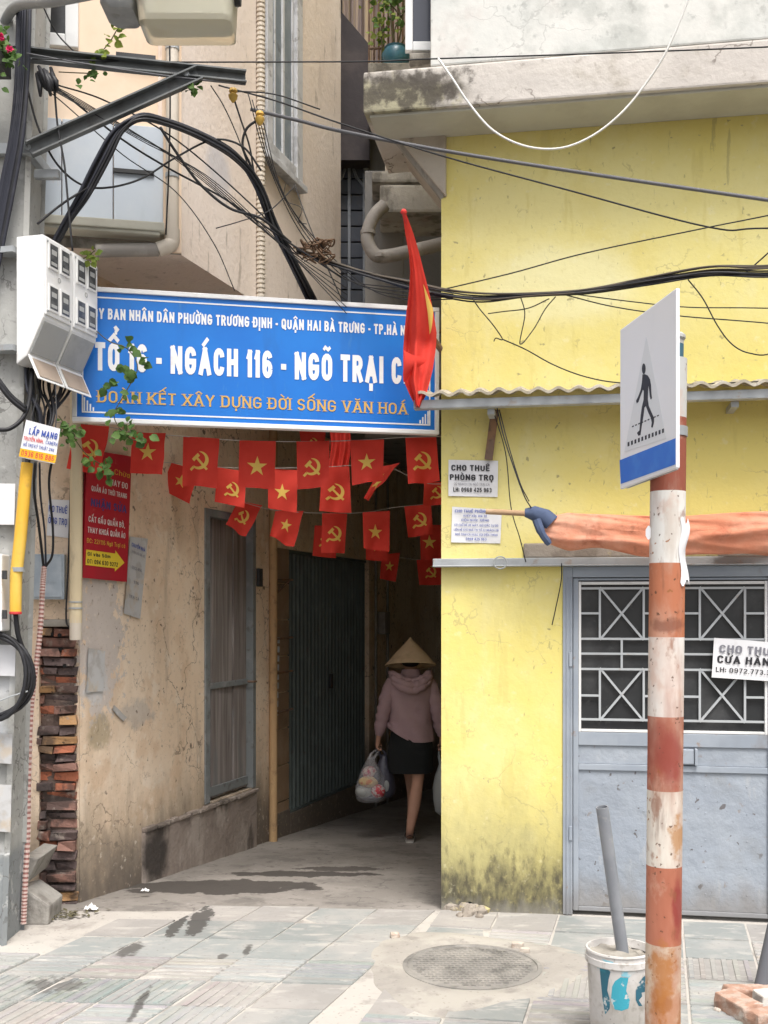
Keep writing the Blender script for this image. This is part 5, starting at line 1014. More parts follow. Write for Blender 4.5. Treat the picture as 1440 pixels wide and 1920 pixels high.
o, f = sheet4('advert_board', P(49, 787, 5.42), P(113, 804, 5.46), P(103, 870, 5.46), P(35, 857, 5.42), m_paper, 'small white and orange internet advert board tied under the meter boxes', 'sign', th=.006, wav=0)
bl_, u_, v_, n_, _ = f; g = MB(); g.prism([bl_ + u_*a + v_*b + n_*.0005 for a, b in ((.0, .02), (1, .02), (1, .24), (.0, .24))], n_*.001); g.build('orange_band', M('orange print', (.78, .42, .02), .6), o)
lines(o, f, [('LẮP MẠNG', .14, .92, .64, .17, m_inkb, .03), ('TRUYỀN HÌNH,', .03, .58, .47, .10, m_inkr, .02), ('CAMERA', .64, .97, .47, .10, m_inkb, .01), ('HỖ TRỢ KỸ THUẬT 24H', .06, .90, .31, .09, m_inkb, .015), ('0936 616 886', .05, .95, .055, .145, m_inkr, .02)])
g = MB(); g.tube([P(58, 792, 5.44), P(62, 770, 5.5), P(70, 740, 5.56)], .003, 6); g.tube([P(104, 803, 5.46), P(106, 780, 5.55), P(104, 720, 5.66)], .003, 6); g.build('tie_wire', m_wire, o)

# ------------------------------------------------------------------ left edge: tubes, boxes, pipe
m_ytube = M('yellow plastic sleeve', (.72, .42, .05), .5, layers=[('n', (.78, .55, .13), .7, 4, .45, .65, (1, 1, .3)), ('n', (.4, .25, .08), .5, 9, .58, .72)])
t = thing('cable_sleeve', 'yellow plastic cable sleeve clamped aslant to the concrete pole', 'pipe', P(38, 1010, 5.5))
g = MB(); g.tube([P(51, 868, 5.50), P(46, 920, 5.5), P(38, 1010, 5.5), P(30, 1080, 5.5), P(29, 1149, 5.5)], [.029, .030, .031, .030, .029], 14); g.build('sleeve', m_ytube, t, smooth=True)
g = MB(); g.lathe(P(34, 1072, 5.5), [(.0335, 0), (.0335, .022)], 14); g.build('clamp', m_galv, t)
g = MB(); g.lathe(P(29, 1152, 5.5), [(.028, 0), (.031, .004), (.031, .014)], 14); g.build('red_rim', m_inkr, t)
g = MB(); g.tube(spline([P(51, 875, 5.5), P(54, 850, 5.52), P(66, 800, 5.55)], 5), .014, 8); g.build('cable', m_cab, t, smooth='all'); g = MB(); g.tube(spline([P(29, 1150, 5.5), P(34, 1190, 5.52), P(46, 1225, 5.55)], 5), .013, 8); g.build('cable', m_cab, t, smooth='all')
t = thing('cable_coil', 'coil of thick black cable hung on the concrete pole at the left edge', 'cables', P(0, 1270, 5.5))
for k in range(4):
    g = MB(); c = P(-18, 1268, 5.52); rx, rz = .185 + .010*k, .222 - .006*k
    g.tube([c + V((math.cos(a)*rx, -.02+.012*k + .01*math.sin(3*a+k), math.sin(a)*rz + .01*math.sin(2*a+k*2))) for a in [i*2*math.pi/30 for i in range(31)]], .011, 8, caps=False); g.build('loop', m_cab, t, smooth='all')
g = MB(); g.tube(spline([P(-10, 1318, 5.49), P(20, 1306, 5.49), P(52, 1296, 5.5)], 5), .004, 6); g.build('tie', m_galv, t)
t = thing('pole_meter', 'white meter with black catches cut off by the left edge below the yellow sleeve', 'meter box', P(-20, 1180, 5.55))
g = MB(); a = P(-70, 1183, 5.55); b = P(15, 1040, 5.55); g.bb(a.x, b.x, 5.46, 5.58, a.z, b.z); g.build('case', m_box, t, bevel=.008)
g = MB()
for y in (1078, 1152): p = P(8, y, 5.46); g.bb(p.x-.008, p.x+.016, 5.447, 5.4595, p.z-.022, p.z+.022)
g.build('catch', m_dark, t, bevel=.003)
m_jb = M('blue grey metal box', (.33, .38, .43), .6, layers=[('n', (.43, .48, .52), .7, 6, .47, .65), ('n', (.22, .24, .26), .5, 9, .56, .7)], bump=(20, .2))
t = thing('junction_box', 'blue grey metal junction box on the wall beside the beige drain pipe', 'box', Bh(92, 1124, .05))
g = MB(); a = Bh(125, 1124); b = Bh(60, 1040); s0_ = (a-LC).dot(BE); s1_ = (b-LC).dot(BE); bbox(g, s0_, s1_, a.z, b.z, .001, .07); g.build('case', m_jb, t, bevel=.006)
g = MB(); bbox(g, s0_+.012, s1_-.012, a.z+.012, b.z-.012, .0705, .078); g.build('lid', m_jb, t, bevel=.004)
m_rib = M('pink white ribbed conduit', (1, 1, 1), .6, attr=True, layers=[('n', (.3, .2, .17), .5, 9, .52, .68)])
g = MB(); path = spline([P(83, 1062, 5.98), P(80, 1100, 5.97), P(75, 1180, 5.95), (P(66, 1260, 5.93)), P(58, 1340, 5.92), P(54, 1450, 5.9), P(52, 1560, 5.9), P(47, 1660, 5.88), P(44, 1732, 5.87)], 22)
for i in range(len(path)-1):
    c = (.60, .46, .42) if i % 2 else (.36, .17, .15); r = .0165 if i % 2 else .0135; d = (path[i+1]-path[i]); g.tube([path[i], path[i]+d*.98], r, 8, c)
tag(g.build('ribbed_conduit', m_rib), 'pink and white ribbed conduit snaking down from the junction box to the pavement', 'pipe')
G2 = 'black cables entering the ribbed conduit'
wire('cable', [(66, 868, 5.62), (64, 920, 5.7), (72, 980, 5.85), (78, 1030, 5.95), (82, 1066, 5.98)], .008, m_cab, 'black cable bending down from the advert board into the ribbed conduit', 'cables', G2)
wire('cable', [(74, 868, 5.62), (76, 930, 5.75), (84, 1000, 5.9), (86, 1066, 5.98)], .006, m_cabb, 'straighter blue black cable between advert board and ribbed conduit', 'cables', G2)
wire('cable', [(104, 806, 5.6), (100, 850, 5.7), (92, 905, 5.8), (99, 990, 5.9), (98, 1040, 5.94), (86, 1062, 5.98)], .007, m_cab, 'black cable bowing past the torn notice to the ribbed conduit', 'cables', G2)
wire('cable', [(133, 880, 6.36), (131, 960, 6.37), (128, 1060, 6.37), (124, 1160, 6.37), (134, 1178, 6.37)], .006, m_cab, 'thin black cable along the left side of the beige drain pipe', 'cables')
m_bpipe = M('beige painted pipe', (.60, .50, .33), .65, layers=[('n', (.67, .58, .42), .7, 5, .46, .66, (1, 1, .3)), ('n', (.34, .28, .2), .6, 9, .55, .7, (1, 1, .4))], bump=(25, .25))
t = thing('drain_pipe', 'beige drain pipe ending in a paler stub above the broken bricks', 'pipe', P(143, 1180, 6.36))
g = MB(); g.tube([P(143, 480, 6.37), P(143, 900, 6.36), P(142, 1168, 6.36)], .036, 14); g.build('pipe', m_bpipe, t, smooth=True)
g = MB(); g.lathe(P(142, 1200, 6.36), [(.033, 0), (.0355, .01), (.0355, .12)], 14); g.build('stub', m_pvc, t, smooth=True)
g = MB(); g.lathe(P(142, 1142, 6.36), [(.040, 0), (.040, .010)], 14); g.lathe(P(142, 1130, 6.36), [(.040, 0), (.040, .008)], 14); g.build('clip', m_galv, t)
m_blk = M('old concrete block', (.31, .295, .27), .95, layers=[('n', (.4, .385, .36), .7, 5, .46, .64), ('n', (.17, .155, .14), .7, 9, .5, .66)], bump=(26, .7, .012))
g = MB(); a = ground(48, 1728); g.prism([V((a.x-.05, 5.98, -.01)), V((a.x+.14, 5.98, -.01)), V((a.x+.15, 5.98, .10)), V((a.x+.02, 5.98, .19)), V((a.x-.05, 5.98, .17))], (0, .25, 0)); tag(g.build('concrete_block', m_blk, bevel=.015), 'rough concrete block lying behind the foot of the ribbed conduit', 'block')
g = MB(); p = [P(44, 1606, 6.02), P(73, 1610, 6.02), P(50, 1656, 6.02), P(44, 1656, 6.02)]; g.prism(p, (0, .36, 0)); tag(g.build('stone_corbel', m_blk, bevel=.01), 'triangular grey corbel on the wall just above the concrete block', 'corbel')

# ------------------------------------------------------------------ folding gate
m_gate = M('dark green gate steel', (.085, .105, .10), .6, layers=[('n', (.12, .145, .14), .7, 5, .46, .66), ('n', (.09, .065, .05), .5, 11, .6, .72)], bump=(20, .2), spec=.4)
t = thing('folding_gate', 'dark green folding steel gate closing a shopfront inside the alley', 'gate', Lp((tG0+tG1)/2, -.05, -.05))
gz = -.035; ng = 24
for i in range(ng):
    a = tG0 + .02 + (tG1-tG0-.04)*i/(ng-1); g = MB(); g.prism([Lp(a-.016, gz, -.085), Lp(a-.016, gz, -.055), Lp(a-.006, gz, -.04), Lp(a+.016, gz, -.055), Lp(a+.010, gz, -.085)], (0, 0, ZGT-.03-gz)); g.build('slat', m_gate, t)
g = MB()
for k in range(5):
    z = gz+.25 + k*.45
    for i in range(ng-1):
        a = tG0 + .02 + (tG1-tG0-.04)*i/(ng-1); b = a + (tG1-tG0-.04)/(ng-1); g.beam(Lp(a, z, -.095), Lp(b, z+.18, -.095), .012, .004, up=LN); g.beam(Lp(a, z+.18, -.10), Lp(b, z, -.10), .012, .004, up=LN)
g.build('lattice', m_gate, t)
g = MB(); lbox(g, tG0+.003, tG1-.003, ZGT-.028, ZGT-.002, -.12, -.03); g.build('top_rail', m_gate, t)
g = MB(); lbox(g, tG0+.003, tG1-.003, gz-.012, gz-.002, -.12, -.02); g.build('floor_track', m_gate, t)
g = MB(); a = (tG0+tG1)/2; lbox(g, a-.03, a+.03, .98, 1.12, -.038, -.015); g.build('lock', m_dark, t, bevel=.004)
# conduit, meter and frames deeper on the alley wall
for px, lab in ((700, 'thin upright steel pipe just beyond the folding gate'), (722, 'thin upright steel pipe straight left of the conical hat')):
    tt = lt(px); g = MB(); g.tube([Lp(tt, -.4, .03), Lp(tt, 3.3, .03)], .014, 8); tag(g.build('wall_pipe', m_gpipe, smooth='all'), lab, 'pipe', 'pipes deep in the alley')
tt = lt(710); g = MB(); z = Lh(700, 1172).z; lbox(g, tt-.05, tt+.12, z-.1, z+.14, .001, .09); tag(g.build('fuse_box', m_gpipe, bevel=.006), 'small grey fuse box on the dark alley wall left of the hat', 'box')

# ------------------------------------------------------------------ pedestrian sign on its red and white pole
PX, PYY, PR = (1247-720)/FL*3.47, 3.47, .0555
ts = thing('pedestrian_sign', 'white pedestrian crossing sign with a blue foot band on a rusty red and white pole', 'traffic sign', (PX, PYY, 0))
m_ppole = M('weathered banded pole paint', (1, 1, 1), .6, attr=True, layers=[
    ('n', (.42, .34, .27), .5, 9, .52, .68, (1, 1, .25)), ('n', (.62, .42, .32), .35, 5, .5, .66, (1, 1, .4)), ('b', (.34, .12, .03), .9, (.9, 3.42, .36), (.08, .3, .28), 16, 1.5, .4), ('b', (.36, .13, .03), .8, (.86, 3.42, .43), (.03, .3, .17), 18, 1.3, .5), ('v', (.3, .12, .04), .85, 28, .2, .54),
    ('n', (.30, .085, .045), .45, 3.5, .5, .64, (1.5, 1.5, .35)), ('n', (.56, .34, .25), .4, 13, .54, .66, (1, 1, .6)), ('n', (.17, .075, .045), .5, 11, .58, .68, (1.4, 1.4, .22)), ('b', (.25, .04, .035), .7, (.90, 3.42, 1.24), (.06, .3, .12), 9, 1.6, .4), ('b', (.24, .03, .03), .8, (.92, 3.42, .78), (.025, .3, .12), 12, 1.2, .4),
    ('b', (.27, .06, .04), .6, (.87, 3.42, 1.28), (.05, .3, .10), 11, 1.4, .4), ('v', (.10, .05, .03), .85, 45, .24, .52), ('n', (.26, .10, .05), .6, 16, .6, .68, (1, 1, .5)), ('b', (.40, .16, .045), .85, (.875, 3.42, .58), (.05, .3, .10), 22, 2.4, .4), ('b', (.42, .2, .06), .75, (.92, 3.42, 1.0), (.035, .3, .08), 24, 2.4, .4), ('b', (.16, .05, .03), .6, (.89, 3.42, 1.66), (.09, .3, .03), 20, 2.0, .4)], bump=(28, .25, .004), spec=.35)
zy = lambda y: CH + (HY-y)*3.42/FL
bands = [(2200, (.36, .14, .09)), (1990, (.60, .49, .38)), (1775, (.45, .17, .105)), (1628, (.70, .65, .57)), (1485, (.36, .11, .07)), (1345, (.72, .69, .65)), (1195, (.46, .165, .085)), (1055, (.73, .71, .67)), (919, (.27, .075, .045)), (780, (.52, .52, .5)), (668, (.05, .13, .18)), (640, (.45, .44, .42))]
lean = .012
def pc(z): return V((PX + lean*(z-1.2)/1.2, PYY, z))
g = MB()
for (ya, c), (yb, _) in zip(bands, bands[1:] + [(622, None)]):
    za, zb_ = max(zy(ya), -.05), zy(yb)
    if zb_ - za < .001: continue
    n = max(2, int((zb_-za)/.05)); g.tube([pc(za + (zb_-za)*k/n) for k in range(n+1)], PR if ya > 700 else PR*.8, 28, c, caps=False)
g.lathe(pc(zy(632)), [(PR*.82, 0), (PR*.9, .005), (PR*.9, .015), (PR*.75, .022), (.002, .026)], 28, (.5, .5, .48))
g.build('pole', m_ppole, ts, smooth=True, fix=False)
tTL, tTR, tBR, tBL = P(1162.4, 618.6, 3.64), P(1268, 539.5, 3.22), P(1268, 877.6, 3.22), P(1162.4, 917.7, 3.64)
tu = (tBR-tBL); tn = tu.cross(tTL-tBL).normalized(); tn = tn if tn.x < 0 else -tn
m_tw = M('reflective white sheeting', (.86, .87, .89), .35, layers=[('n', (.78, .79, .82), .5, 4, .46, .66, (1, 1, .3))], spec=.5)
m_tb = M('sign blue sheeting', (.03, .18, .68), .35, layers=[('n', (.06, .26, .74), .6, 9, .45, .62)], spec=.5)
m_tg = M('pale grey sheeting', (.74, .765, .79), .4); m_tk = M('sign black', (.035, .04, .05), .5)
g = MB(); g.prism([tTL, tTR, tBR, tBL], -tn*.012); g.build('panel', m_tw, ts, bevel=.004)
g = MB(); g.prism([tTL + (tTR-tTL)*.06 - tn*.0125, tTL + (tTR-tTL)*.94 - tn*.0125, tBL + (tBR-tBL)*.94 - tn*.0125, tBL + (tBR-tBL)*.06 - tn*.0125], -tn*.006); g.build('back_plate', m_galv, ts)
def th(cx, cy, l): return hit(1120 + cx/4.3625, 520 + cy/4.3625, tBL + tn*l, tn)
def mark(name, polys, m, l):
    g = MB()
    for p in polys: g.prism([th(x, y, l) for x, y in p], tn*.0004)
    return g.build(name, m, ts)
mark('blue_band', [[(183, 1496), (639, 1316), (639, 1530), (192, 1690)]], m_tb, .0006)
mark('triangle', [[(402, 480), (565, 1318), (222, 1428)]], m_tg, .0006)
mark('walking_figure', [[(380+15*math.cos(a), 748+44*math.sin(a)) for a in [i*math.pi/8 for i in range(16)]],
    [(370, 794), (388, 792), (412, 802), (430, 832), (439, 880), (442, 950), (447, 988), (437, 1000), (430, 976), (424, 920), (418, 882), (415, 930), (413, 1000), (421, 1052), (446, 1110), (464, 1150), (463, 1186), (453, 1228), (440, 1226), (446, 1190), (439, 1152), (419, 1110), (397, 1052), (385, 1066), (376, 1140), (362, 1220), (353, 1290), (336, 1296), (325, 1272), (345, 1252), (349, 1200), (355, 1130), (365, 1060), (379, 1000), (381, 930), (373, 918), (350, 980), (336, 1020), (323, 1030), (317, 1010), (335, 975), (355, 920), (365, 862)]], m_tk, .0014)
dash = []; dash2 = []
for i in range(11): x = 248 + 28.2*i; y = 1368 - .385*28.2*i; dash.append([(x, y-18), (x+15, y-24), (x+15, y+10), (x, y+16)])
for i in range(9): x = 284 + 25.5*i; y = 1222 - .43*25.5*i; dash2.append([(x, y-5), (x+15, y-11), (x+15, y-1), (x, y+5)])
mark('crossing_marking', dash, m_tk, .0010); mark('crossing_marking', dash2, m_tk, .0010)
g = MB(); g.lathe(pc(zy(815)), [(PR+.004, 0), (PR+.004, .03)], 20); g.beam(pc(zy(815)) + V((-PR, -.03, .015)), pc(zy(815)) + V((-PR-.02, -.03, .015)), .06, .03); g.build('clamp', m_galv, ts)
g = MB()
def scr(u, v):
    a = rad(-62 + 34*u + 6*math.sin(v*9)); z = zy(975 + 118*v); r = PR + .002 + .006*u*(1+math.sin(v*8)); wv = 1 if v < .6 else 1
    return pc(z) + V((math.cos(a)*r, math.sin(a)*r, .012*math.sin(u*7+v*3)))
g.grid(scr, 6, 12); g.build('torn_sticker', m_paper, ts, smooth='all', fix=False)
g = MB(); p = pc(zy(1000)); g.grid(lambda u, v: p + V((-PR-.016*u, -.01, .02 - .03*v + .008*math.sin(u*4+v*3))), 4, 4); g.build('torn_sticker', m_paper, ts, smooth='all', fix=False)

# ------------------------------------------------------------------ bucket of concrete with a pipe
bc = ground(1162, 1150 + CH*FL/4.35); bc = V((.938, 4.35, 0)); RT, RB, HB = .130, .112, .372
bk = thing('paint_bucket', 'white paint bucket with torn blue print, filled with cement and holding a grey pipe', 'bucket', bc)
m_bk = M('dirty white bucket plastic', (.60, .58, .56), .55, layers=[('n', (.44, .41, .37), .75, 5, .46, .64), ('n', (.28, .25, .21), .6, 14, .56, .68), ('n', (.33, .30, .26), .5, 30, .58, .68, (1, 1, .3)), ('v', (.2, .17, .14), .6, 40, .22, .56), ('z', (.4, .36, .31), .6, .02, .12, 9, .08)], spec=.4)
g = MB(); g.lathe(bc, [(RB*.96, .002), (RB, .008), (RB+(RT-RB)*.86, .315), (RT+.006, .322), (RT+.006, .345), (RT, .347), (RT, .362), (RT+.005, .366), (RT+.003, HB), (RT-.006, HB), (RT-.010, .34)], 40, caps=False); g.build('shell', m_bk, bk, smooth=True)
def ctop(u, v): a = u*2*math.pi; r = v*(RT-.008); p = bc + V((math.cos(a)*r, math.sin(a)*r, 0)); return p + Z3*(.348 + .012*NZ(p, 22) - .012*(v > .6)*(math.sin(a*2+1) > .2) + .012*max(0, 1-v*3))
g = MB(); g.grid(ctop, 40, 10); g.build('cement', m_grime_conc, bk, smooth='all', fix=False)
g = MB(); p0 = P(1166, 1775, 4.36); p1 = P(1129, 1513, 4.30); d = (p1-p0).normalized(); p0 = p0 - d*.04; rr2 = .0245
ex = d.orthogonal().normalized(); ey = d.cross(ex); L_ = (p1-p0).length
g.lathe(p0, [(rr2, 0), (rr2, L_), (rr2-.004, L_), (rr2-.004, L_-.08), (.001, L_-.081)], 20, caps=False, ax=(ex, ey, d)); g.build('pipe', M('grey plastic pipe', (.235, .25, .275), .5, layers=[('n', (.3, .31, .33), .6, 5, .48, .66), ('n', (.4, .39, .37), .5, 14, .6, .72)], spec=.4), bk, smooth=True)
def bks(cx, cy, l):
    px, py = 1080 + cx/6.545, 1740 + cy/6.545; z = CH - (py-HY)*4.235/FL; r = RB + (RT-RB)*.86*z/.315; sx = max(-.98, min(.98, (px-1162)/FL*4.30/r)); a = math.asin(sx) - math.pi/2
    return bc + V((math.cos(a)*(r+l), math.sin(a)*(r+l), z))
def bmark(name, polys, m, l):
    bm = bmesh.new()
    for p in polys: bm.faces.new([bm.verts.new((x, y, 0)) for x, y in p])
    bmesh.ops.triangulate(bm, faces=bm.faces); bmesh.ops.subdivide_edges(bm, edges=[e for e in bm.edges if e.calc_length() > 90], cuts=3, use_grid_fill=True); bmesh.ops.triangulate(bm, faces=bm.faces); bm.verts.index_update()
    g = MB(); g.add([bks(v.co.x, v.co.y, l) for v in bm.verts], [[v.index for v in f.verts] for f in bm.faces]); bm.free(); g.build(name, m, bk, fix=False)
m_tl = M('worn dark teal print', (.03, .12, .17), .6, layers=[('n', (.6, .58, .55), .9, 18, .55, .62), ('n', (.05, .3, .38), .5, 9, .5, .65)]); m_cy = M('worn cyan print', (.05, .34, .44), .6, layers=[('n', (.62, .6, .57), .9, 20, .54, .6), ('n', (.03, .16, .24), .7, 8, .5, .62)]); m_lc = M('pale cyan print', (.25, .52, .62), .6, layers=[('n', (.62, .6, .57), .9, 16, .52, .62)])
bmark('printed_label', [[(232, 452), (350, 540), (330, 640), (318, 780), (350, 900), (346, 1000), (300, 1085), (270, 900), (252, 700)], [(745, 612), (858, 566), (852, 742), (730, 745), (728, 775), (852, 775), (850, 800), (726, 802), (735, 850), (690, 890), (690, 940), (742, 972), (690, 962), (650, 880), (648, 760), (690, 670)]], m_tl, .0012)
bmark('printed_label', [[(465, 592), (556, 602), (530, 760), (576, 880), (560, 980), (480, 1012), (400, 1002), (358, 900), (370, 720), (400, 650), (424, 750), (456, 762)]], m_cy, .0012)
bmark('printed_label', [[(190, 440), (260, 400), (382, 412), (342, 500), (300, 490), (220, 540)], [(480, 502), (622, 500), (640, 540), (600, 562), (560, 598), (470, 580)]], m_lc, .0010)
g = MB(); g.tube([bc + V((math.cos(a)*(RT+.012), math.sin(a)*(RT+.012), .30 - .05*abs(math.sin(a+1.6)))) for a in [rad(-60 + 12*i) for i in range(16)]], .0025, 6); g.build('handle', m_galv, bk, smooth='all')

# ------------------------------------------------------------------ bricks, manhole, litter
m_bl = M('broken clay brick', (.40, .24, .175), .95, layers=[('n', (.48, .38, .32), .8, 12, .46, .62), ('n', (.25, .17, .13), .6, 20, .52, .66), ('n', (.6, .56, .52), .7, 9, .58, .68)], bump=(45, .8, .008))
def lump(mb, c, sx, sy, sz, rz, seed, tilt=0):
    r = random.Random(seed); ca, sa = math.cos(rz), math.sin(rz); vs = []
    for dz in (0, .5, 1):
        for k in range(8):
            a = k*math.pi/4; x = (1 if math.cos(a) > .1 else -1 if math.cos(a) < -.1 else 0)*sx/2; y = (1 if math.sin(a) > .1 else -1 if math.sin(a) < -.1 else 0)*sy/2
            x *= 1 + r.uniform(-.14, .06); y *= 1 + r.uniform(-.14, .06); z = dz*sz*(1 + r.uniform(-.1, .05)) + tilt*x
            vs.append(V(c) + V((x*ca-y*sa, x*sa+y*ca, max(z, 0))))
    mb.rings([vs[i*8:i*8+8] for i in range(3)]); return mb
for k, (px, py, sx, sy, sz, rz, lab) in enumerate([(1385, 1885, .10, .20, .075, .35, 'broken brick with a pale end standing at the right edge of the pavement'), (1402, 1858, .20, .10, .06, -.1, 'brown brick lying across behind the pale broken brick'), (1430, 1905, .13, .10, .065, .4, 'round worn brick lump cut off by the right edge'), (1452, 1880, .16, .1, .09, .1, 'white plastered brick piece at the right edge')]):
    g = MB(); c = ground(px, py+18); lump(g, c, sx, sy, sz, rz, 30+k, .08 if k == 0 else 0); tag(g.build('broken_brick', m_bl if k < 3 else M('white mortar lump', (.62, .60, .56), .95, layers=[('n', (.5, .46, .42), .6, 9, .5, .66)], bump=(40, .6, .006)), bevel=.006), lab, 'brick', 'broken bricks at the right edge')
g = MB(); a = ground(1428, 1868); g.tube([a + Z3*.03, a + V((.08, .05, .30))], .035, 12); tag(g.build('pipe_stub', M('dark grey pipe', (.12, .125, .14), .5), smooth=True), 'dark grey pipe stub leaning out of frame above the bricks', 'pipe')
mc = V((.424, 5.264, 0)); m_mh = M('worn manhole lid', (.24, .228, .21), .75, .0, layers=[('n', (.34, .32, .29), .7, 5, .46, .64), ('n', (.13, .125, .115), .7, 9, .5, .66)], bump=(40, .5, .005), spec=.4)
mh = thing('manhole_cover', 'round worn manhole cover set in broken cement in the pavement', 'manhole cover', mc)
g = MB(); g.lathe(mc, [(.335, -.02), (.335, .006), (.315, .008), (.312, .002), (.30, .002)], 48, caps=False); g.build('rim', m_mh, mh, smooth=True)
g = MB(); g.lathe(mc, [(.309, -.02), (.309, .001), (.305, .003), (.0005, .003)], 48, caps=False); lid = g.build('lid', m_mh, mh)
g = MB(); st = .034
for i in range(-9, 10):
    for j in range(-9, 10):
        x, y = i*st + (j % 2)*st/2, j*st*.9
        if math.hypot(x, y) < .285: g.bb(mc.x+x-.012, mc.x+x+.012, mc.y+y-.0075, mc.y+y+.0075, .0031, .0085)
g.build('tread_studs', m_mh, lid)
rs_ = random.Random(2); m_stone = M('pale rubble stone', (.50, .44, .38), .95, layers=[('n', (.36, .25, .19), .7, 14, .5, .64)], bump=(50, .5))
for k, (px, py, s, lab) in enumerate([(984, 1786, .05, 'white pebble on the rim of the manhole collar'), (970, 1778, .06, 'brownish stone beside the white pebble at the manhole'), (16, 1744, .06, 'pale stone by the foot of the concrete pole'), (740, 1758, .05, 'flat cement crumb at the left of the manhole'), (85, 1722, .035, 'dark crumb beside the concrete block'), (1345, 1897, .03, 'orange crumb of brick on the right pavement')]):
    g = MB(); lump(g, ground(px, py), s, s*.7, s*.5, rs_.uniform(0, 3), 60+k); tag(g.build('stone', m_stone, bevel=.006), lab, 'stone', 'loose stones on the pavement')
m_tis = M('white plastic scrap', (.80, .80, .80), .6)
for k, (px, py, s, lab) in enumerate([(171, 1706, .075, 'crumpled white plastic scrap on the pavement left of the alley'), (272, 1672, .05, 'smaller crumpled white scrap at the edge of the wet patch')]):
    c = ground(px, py); g = MB(); g.grid(lambda u, v: c + V(((u-.5)*s, (v-.5)*s*.7, .006 + s*.45*abs(noise.noise(V((u*3.1+k*5, v*3.3, k))))*1.5*(1-abs(u-.5)*1.6)*(1-abs(v-.5)*1.4)*2)), 10, 10); tag(g.build('litter', m_tis, fix=False), lab, 'litter', 'white litter')
g = MB(); c = ground(125, 1716); rq = random.Random(8)
for _ in range(70):
    p = c + V((rq.gauss(0, .07), rq.gauss(0, .05), rq.uniform(.002, .016))); a = rq.uniform(0, 6.28); s = rq.uniform(.010, .026); d = V((math.cos(a), math.sin(a), rq.uniform(-.2, .3)))*s; e = V((-math.sin(a), math.cos(a), rq.uniform(-.2, .2)))*s*.45; g.add([p-d, p+e, p+d, p-e], [(0, 1, 2, 3)])
tag(g.build('dead_leaves', M('brown leaf mush', (.11, .10, .055), .95, layers=[('n', (.2, .18, .12), .7, 18, .5, .62)], bump=(60, .8, .01)), fix=False), None, None, kind='stuff')

# ------------------------------------------------------------------ rolled awning with its pole and cords
m_wood = M('wooden pole', (.38, .25, .15), .8, layers=[('n', (.24, .15, .09), .7, 6, .46, .64, (.4, 1, 6)), ('n', (.5, .37, .24), .6, 4, .5, .68)], bump=(30, .4))
m_tarp = M('faded orange tarpaulin', (.62, .235, .135), .75, trans=.1, layers=[('n', (.68, .36, .25), .8, 2.5, .42, .62), ('n', (.40, .12, .065), .75, 5, .53, .68), ('n', (.3, .12, .07), .5, 14, .6, .72)], bump=(7, .45, .03), spec=.25)
aw = thing('rolled_awning', 'faded orange tarpaulin awning rolled up on a wooden pole over the grey shutters', 'awning', Fp(1.2, 2.1, .25))
AN = .22
g = MB(); g.tube([Fh(911, 959, AN), Fh(1010, 964, AN)], .016, 10); g.build('pole', m_wood, aw, smooth=True)
x1 = 4.6; p0 = Fh(1018, 982, AN); pa = (p0-FC).dot(FE)
def tp(u, v):
    s = pa + (x1-pa)*u; a = v*2*math.pi; e = min(1, u*30); zc_ = p0.z - .055*min(1, (s-pa)/.75) - .02*math.sin(s*2.3)
    k = 1 + .16*NZ((s*1.6, math.cos(a)*1.3, math.sin(a)*1.3), 1) + .09*NZ((s*4+9, math.cos(a)*1.4, math.sin(a)*1.4), 1) + .08*math.sin(a*2 + s*3) 
    return Fp(s, zc_ + math.sin(a)*(.090 + .022*NZ((s*2.7, 3, 0), 1)*(math.sin(a) < 0))*(.5+.5*k)*(.55+.45*e) - .03*max(0, -math.sin(a))*(1+NZ((s*4, 8, 0), 1)), AN - .01 + math.cos(a)*.045*k*(.55+.45*e) + .016*rdg(s, math.sin(a)) + .018*max(0, math.cos(a))*math.exp(-((math.sin(a) + .25 + .3*math.sin(s*2.1))/.13)**2))
def rdg(s, q): return (1-abs(NZ((s*3.0 + q*2.6, q*.8 - s*.6, 5), 1))*2.4)*.7
g = MB(); g.grid(tp, 420, 48); g.build('tarpaulin', m_tarp, aw, smooth='all', fix=False)
def tp2(u, v):
    s = 1.52 + (x1-1.52)*u; zc_ = p0.z - .125 - .01*math.sin(s*7) - (.04 + .05*min(1, u*3))*v; return Fp(s, zc_, .10 + .02*math.sin(s*9+v*2) - .03*v)
g = MB(); g.grid(tp2, 90, 6); g.build('loose_hem', m_tarp, aw, smooth='all', fix=False)
m_bt = M('blue grey cloth tie', (.075, .10, .17), .95, layers=[('n', (.2, .25, .34), .7, 9, .52, .68), ('n', (.05, .07, .12), .6, 12, .5, .66)])
g = MB(); q = [Fh(984, 961, AN), Fh(1000, 962, AN), Fh(1020, 970, AN), Fh(1034, 982, AN)]; g.tube(q, [.020, .038, .052, .050], 14); g.v = [p + FN*.010*NZ(p, 28) + Z3*.010*NZ(p, 33) for p in g.v]; g.tube(spline([Fh(1006, 975, AN+.05), Fh(1016, 1000, AN+.06), Fh(1030, 1020, AN+.04)], 5), [.024]*5 + [.02]*5 + [.016], 8); g.build('tie', m_bt, aw, smooth=True)
G3 = 'awning cords'
wire('cord', [Fh(932, 765, .2), Fh(945, 820, .22), Fh(968, 890, .24), Fh(984, 932, .24), Fh(996, 952, .24)], .0035, m_wire, 'dark cord from the canopy to the blue tie of the awning', 'cord', G3)
wire('cord', [Fh(936, 768, .2), Fh(952, 830, .22), Fh(975, 905, .24), Fh(992, 940, .24)], .003, m_wire, 'second dark cord twisted beside the first above the blue tie', 'cord', G3)
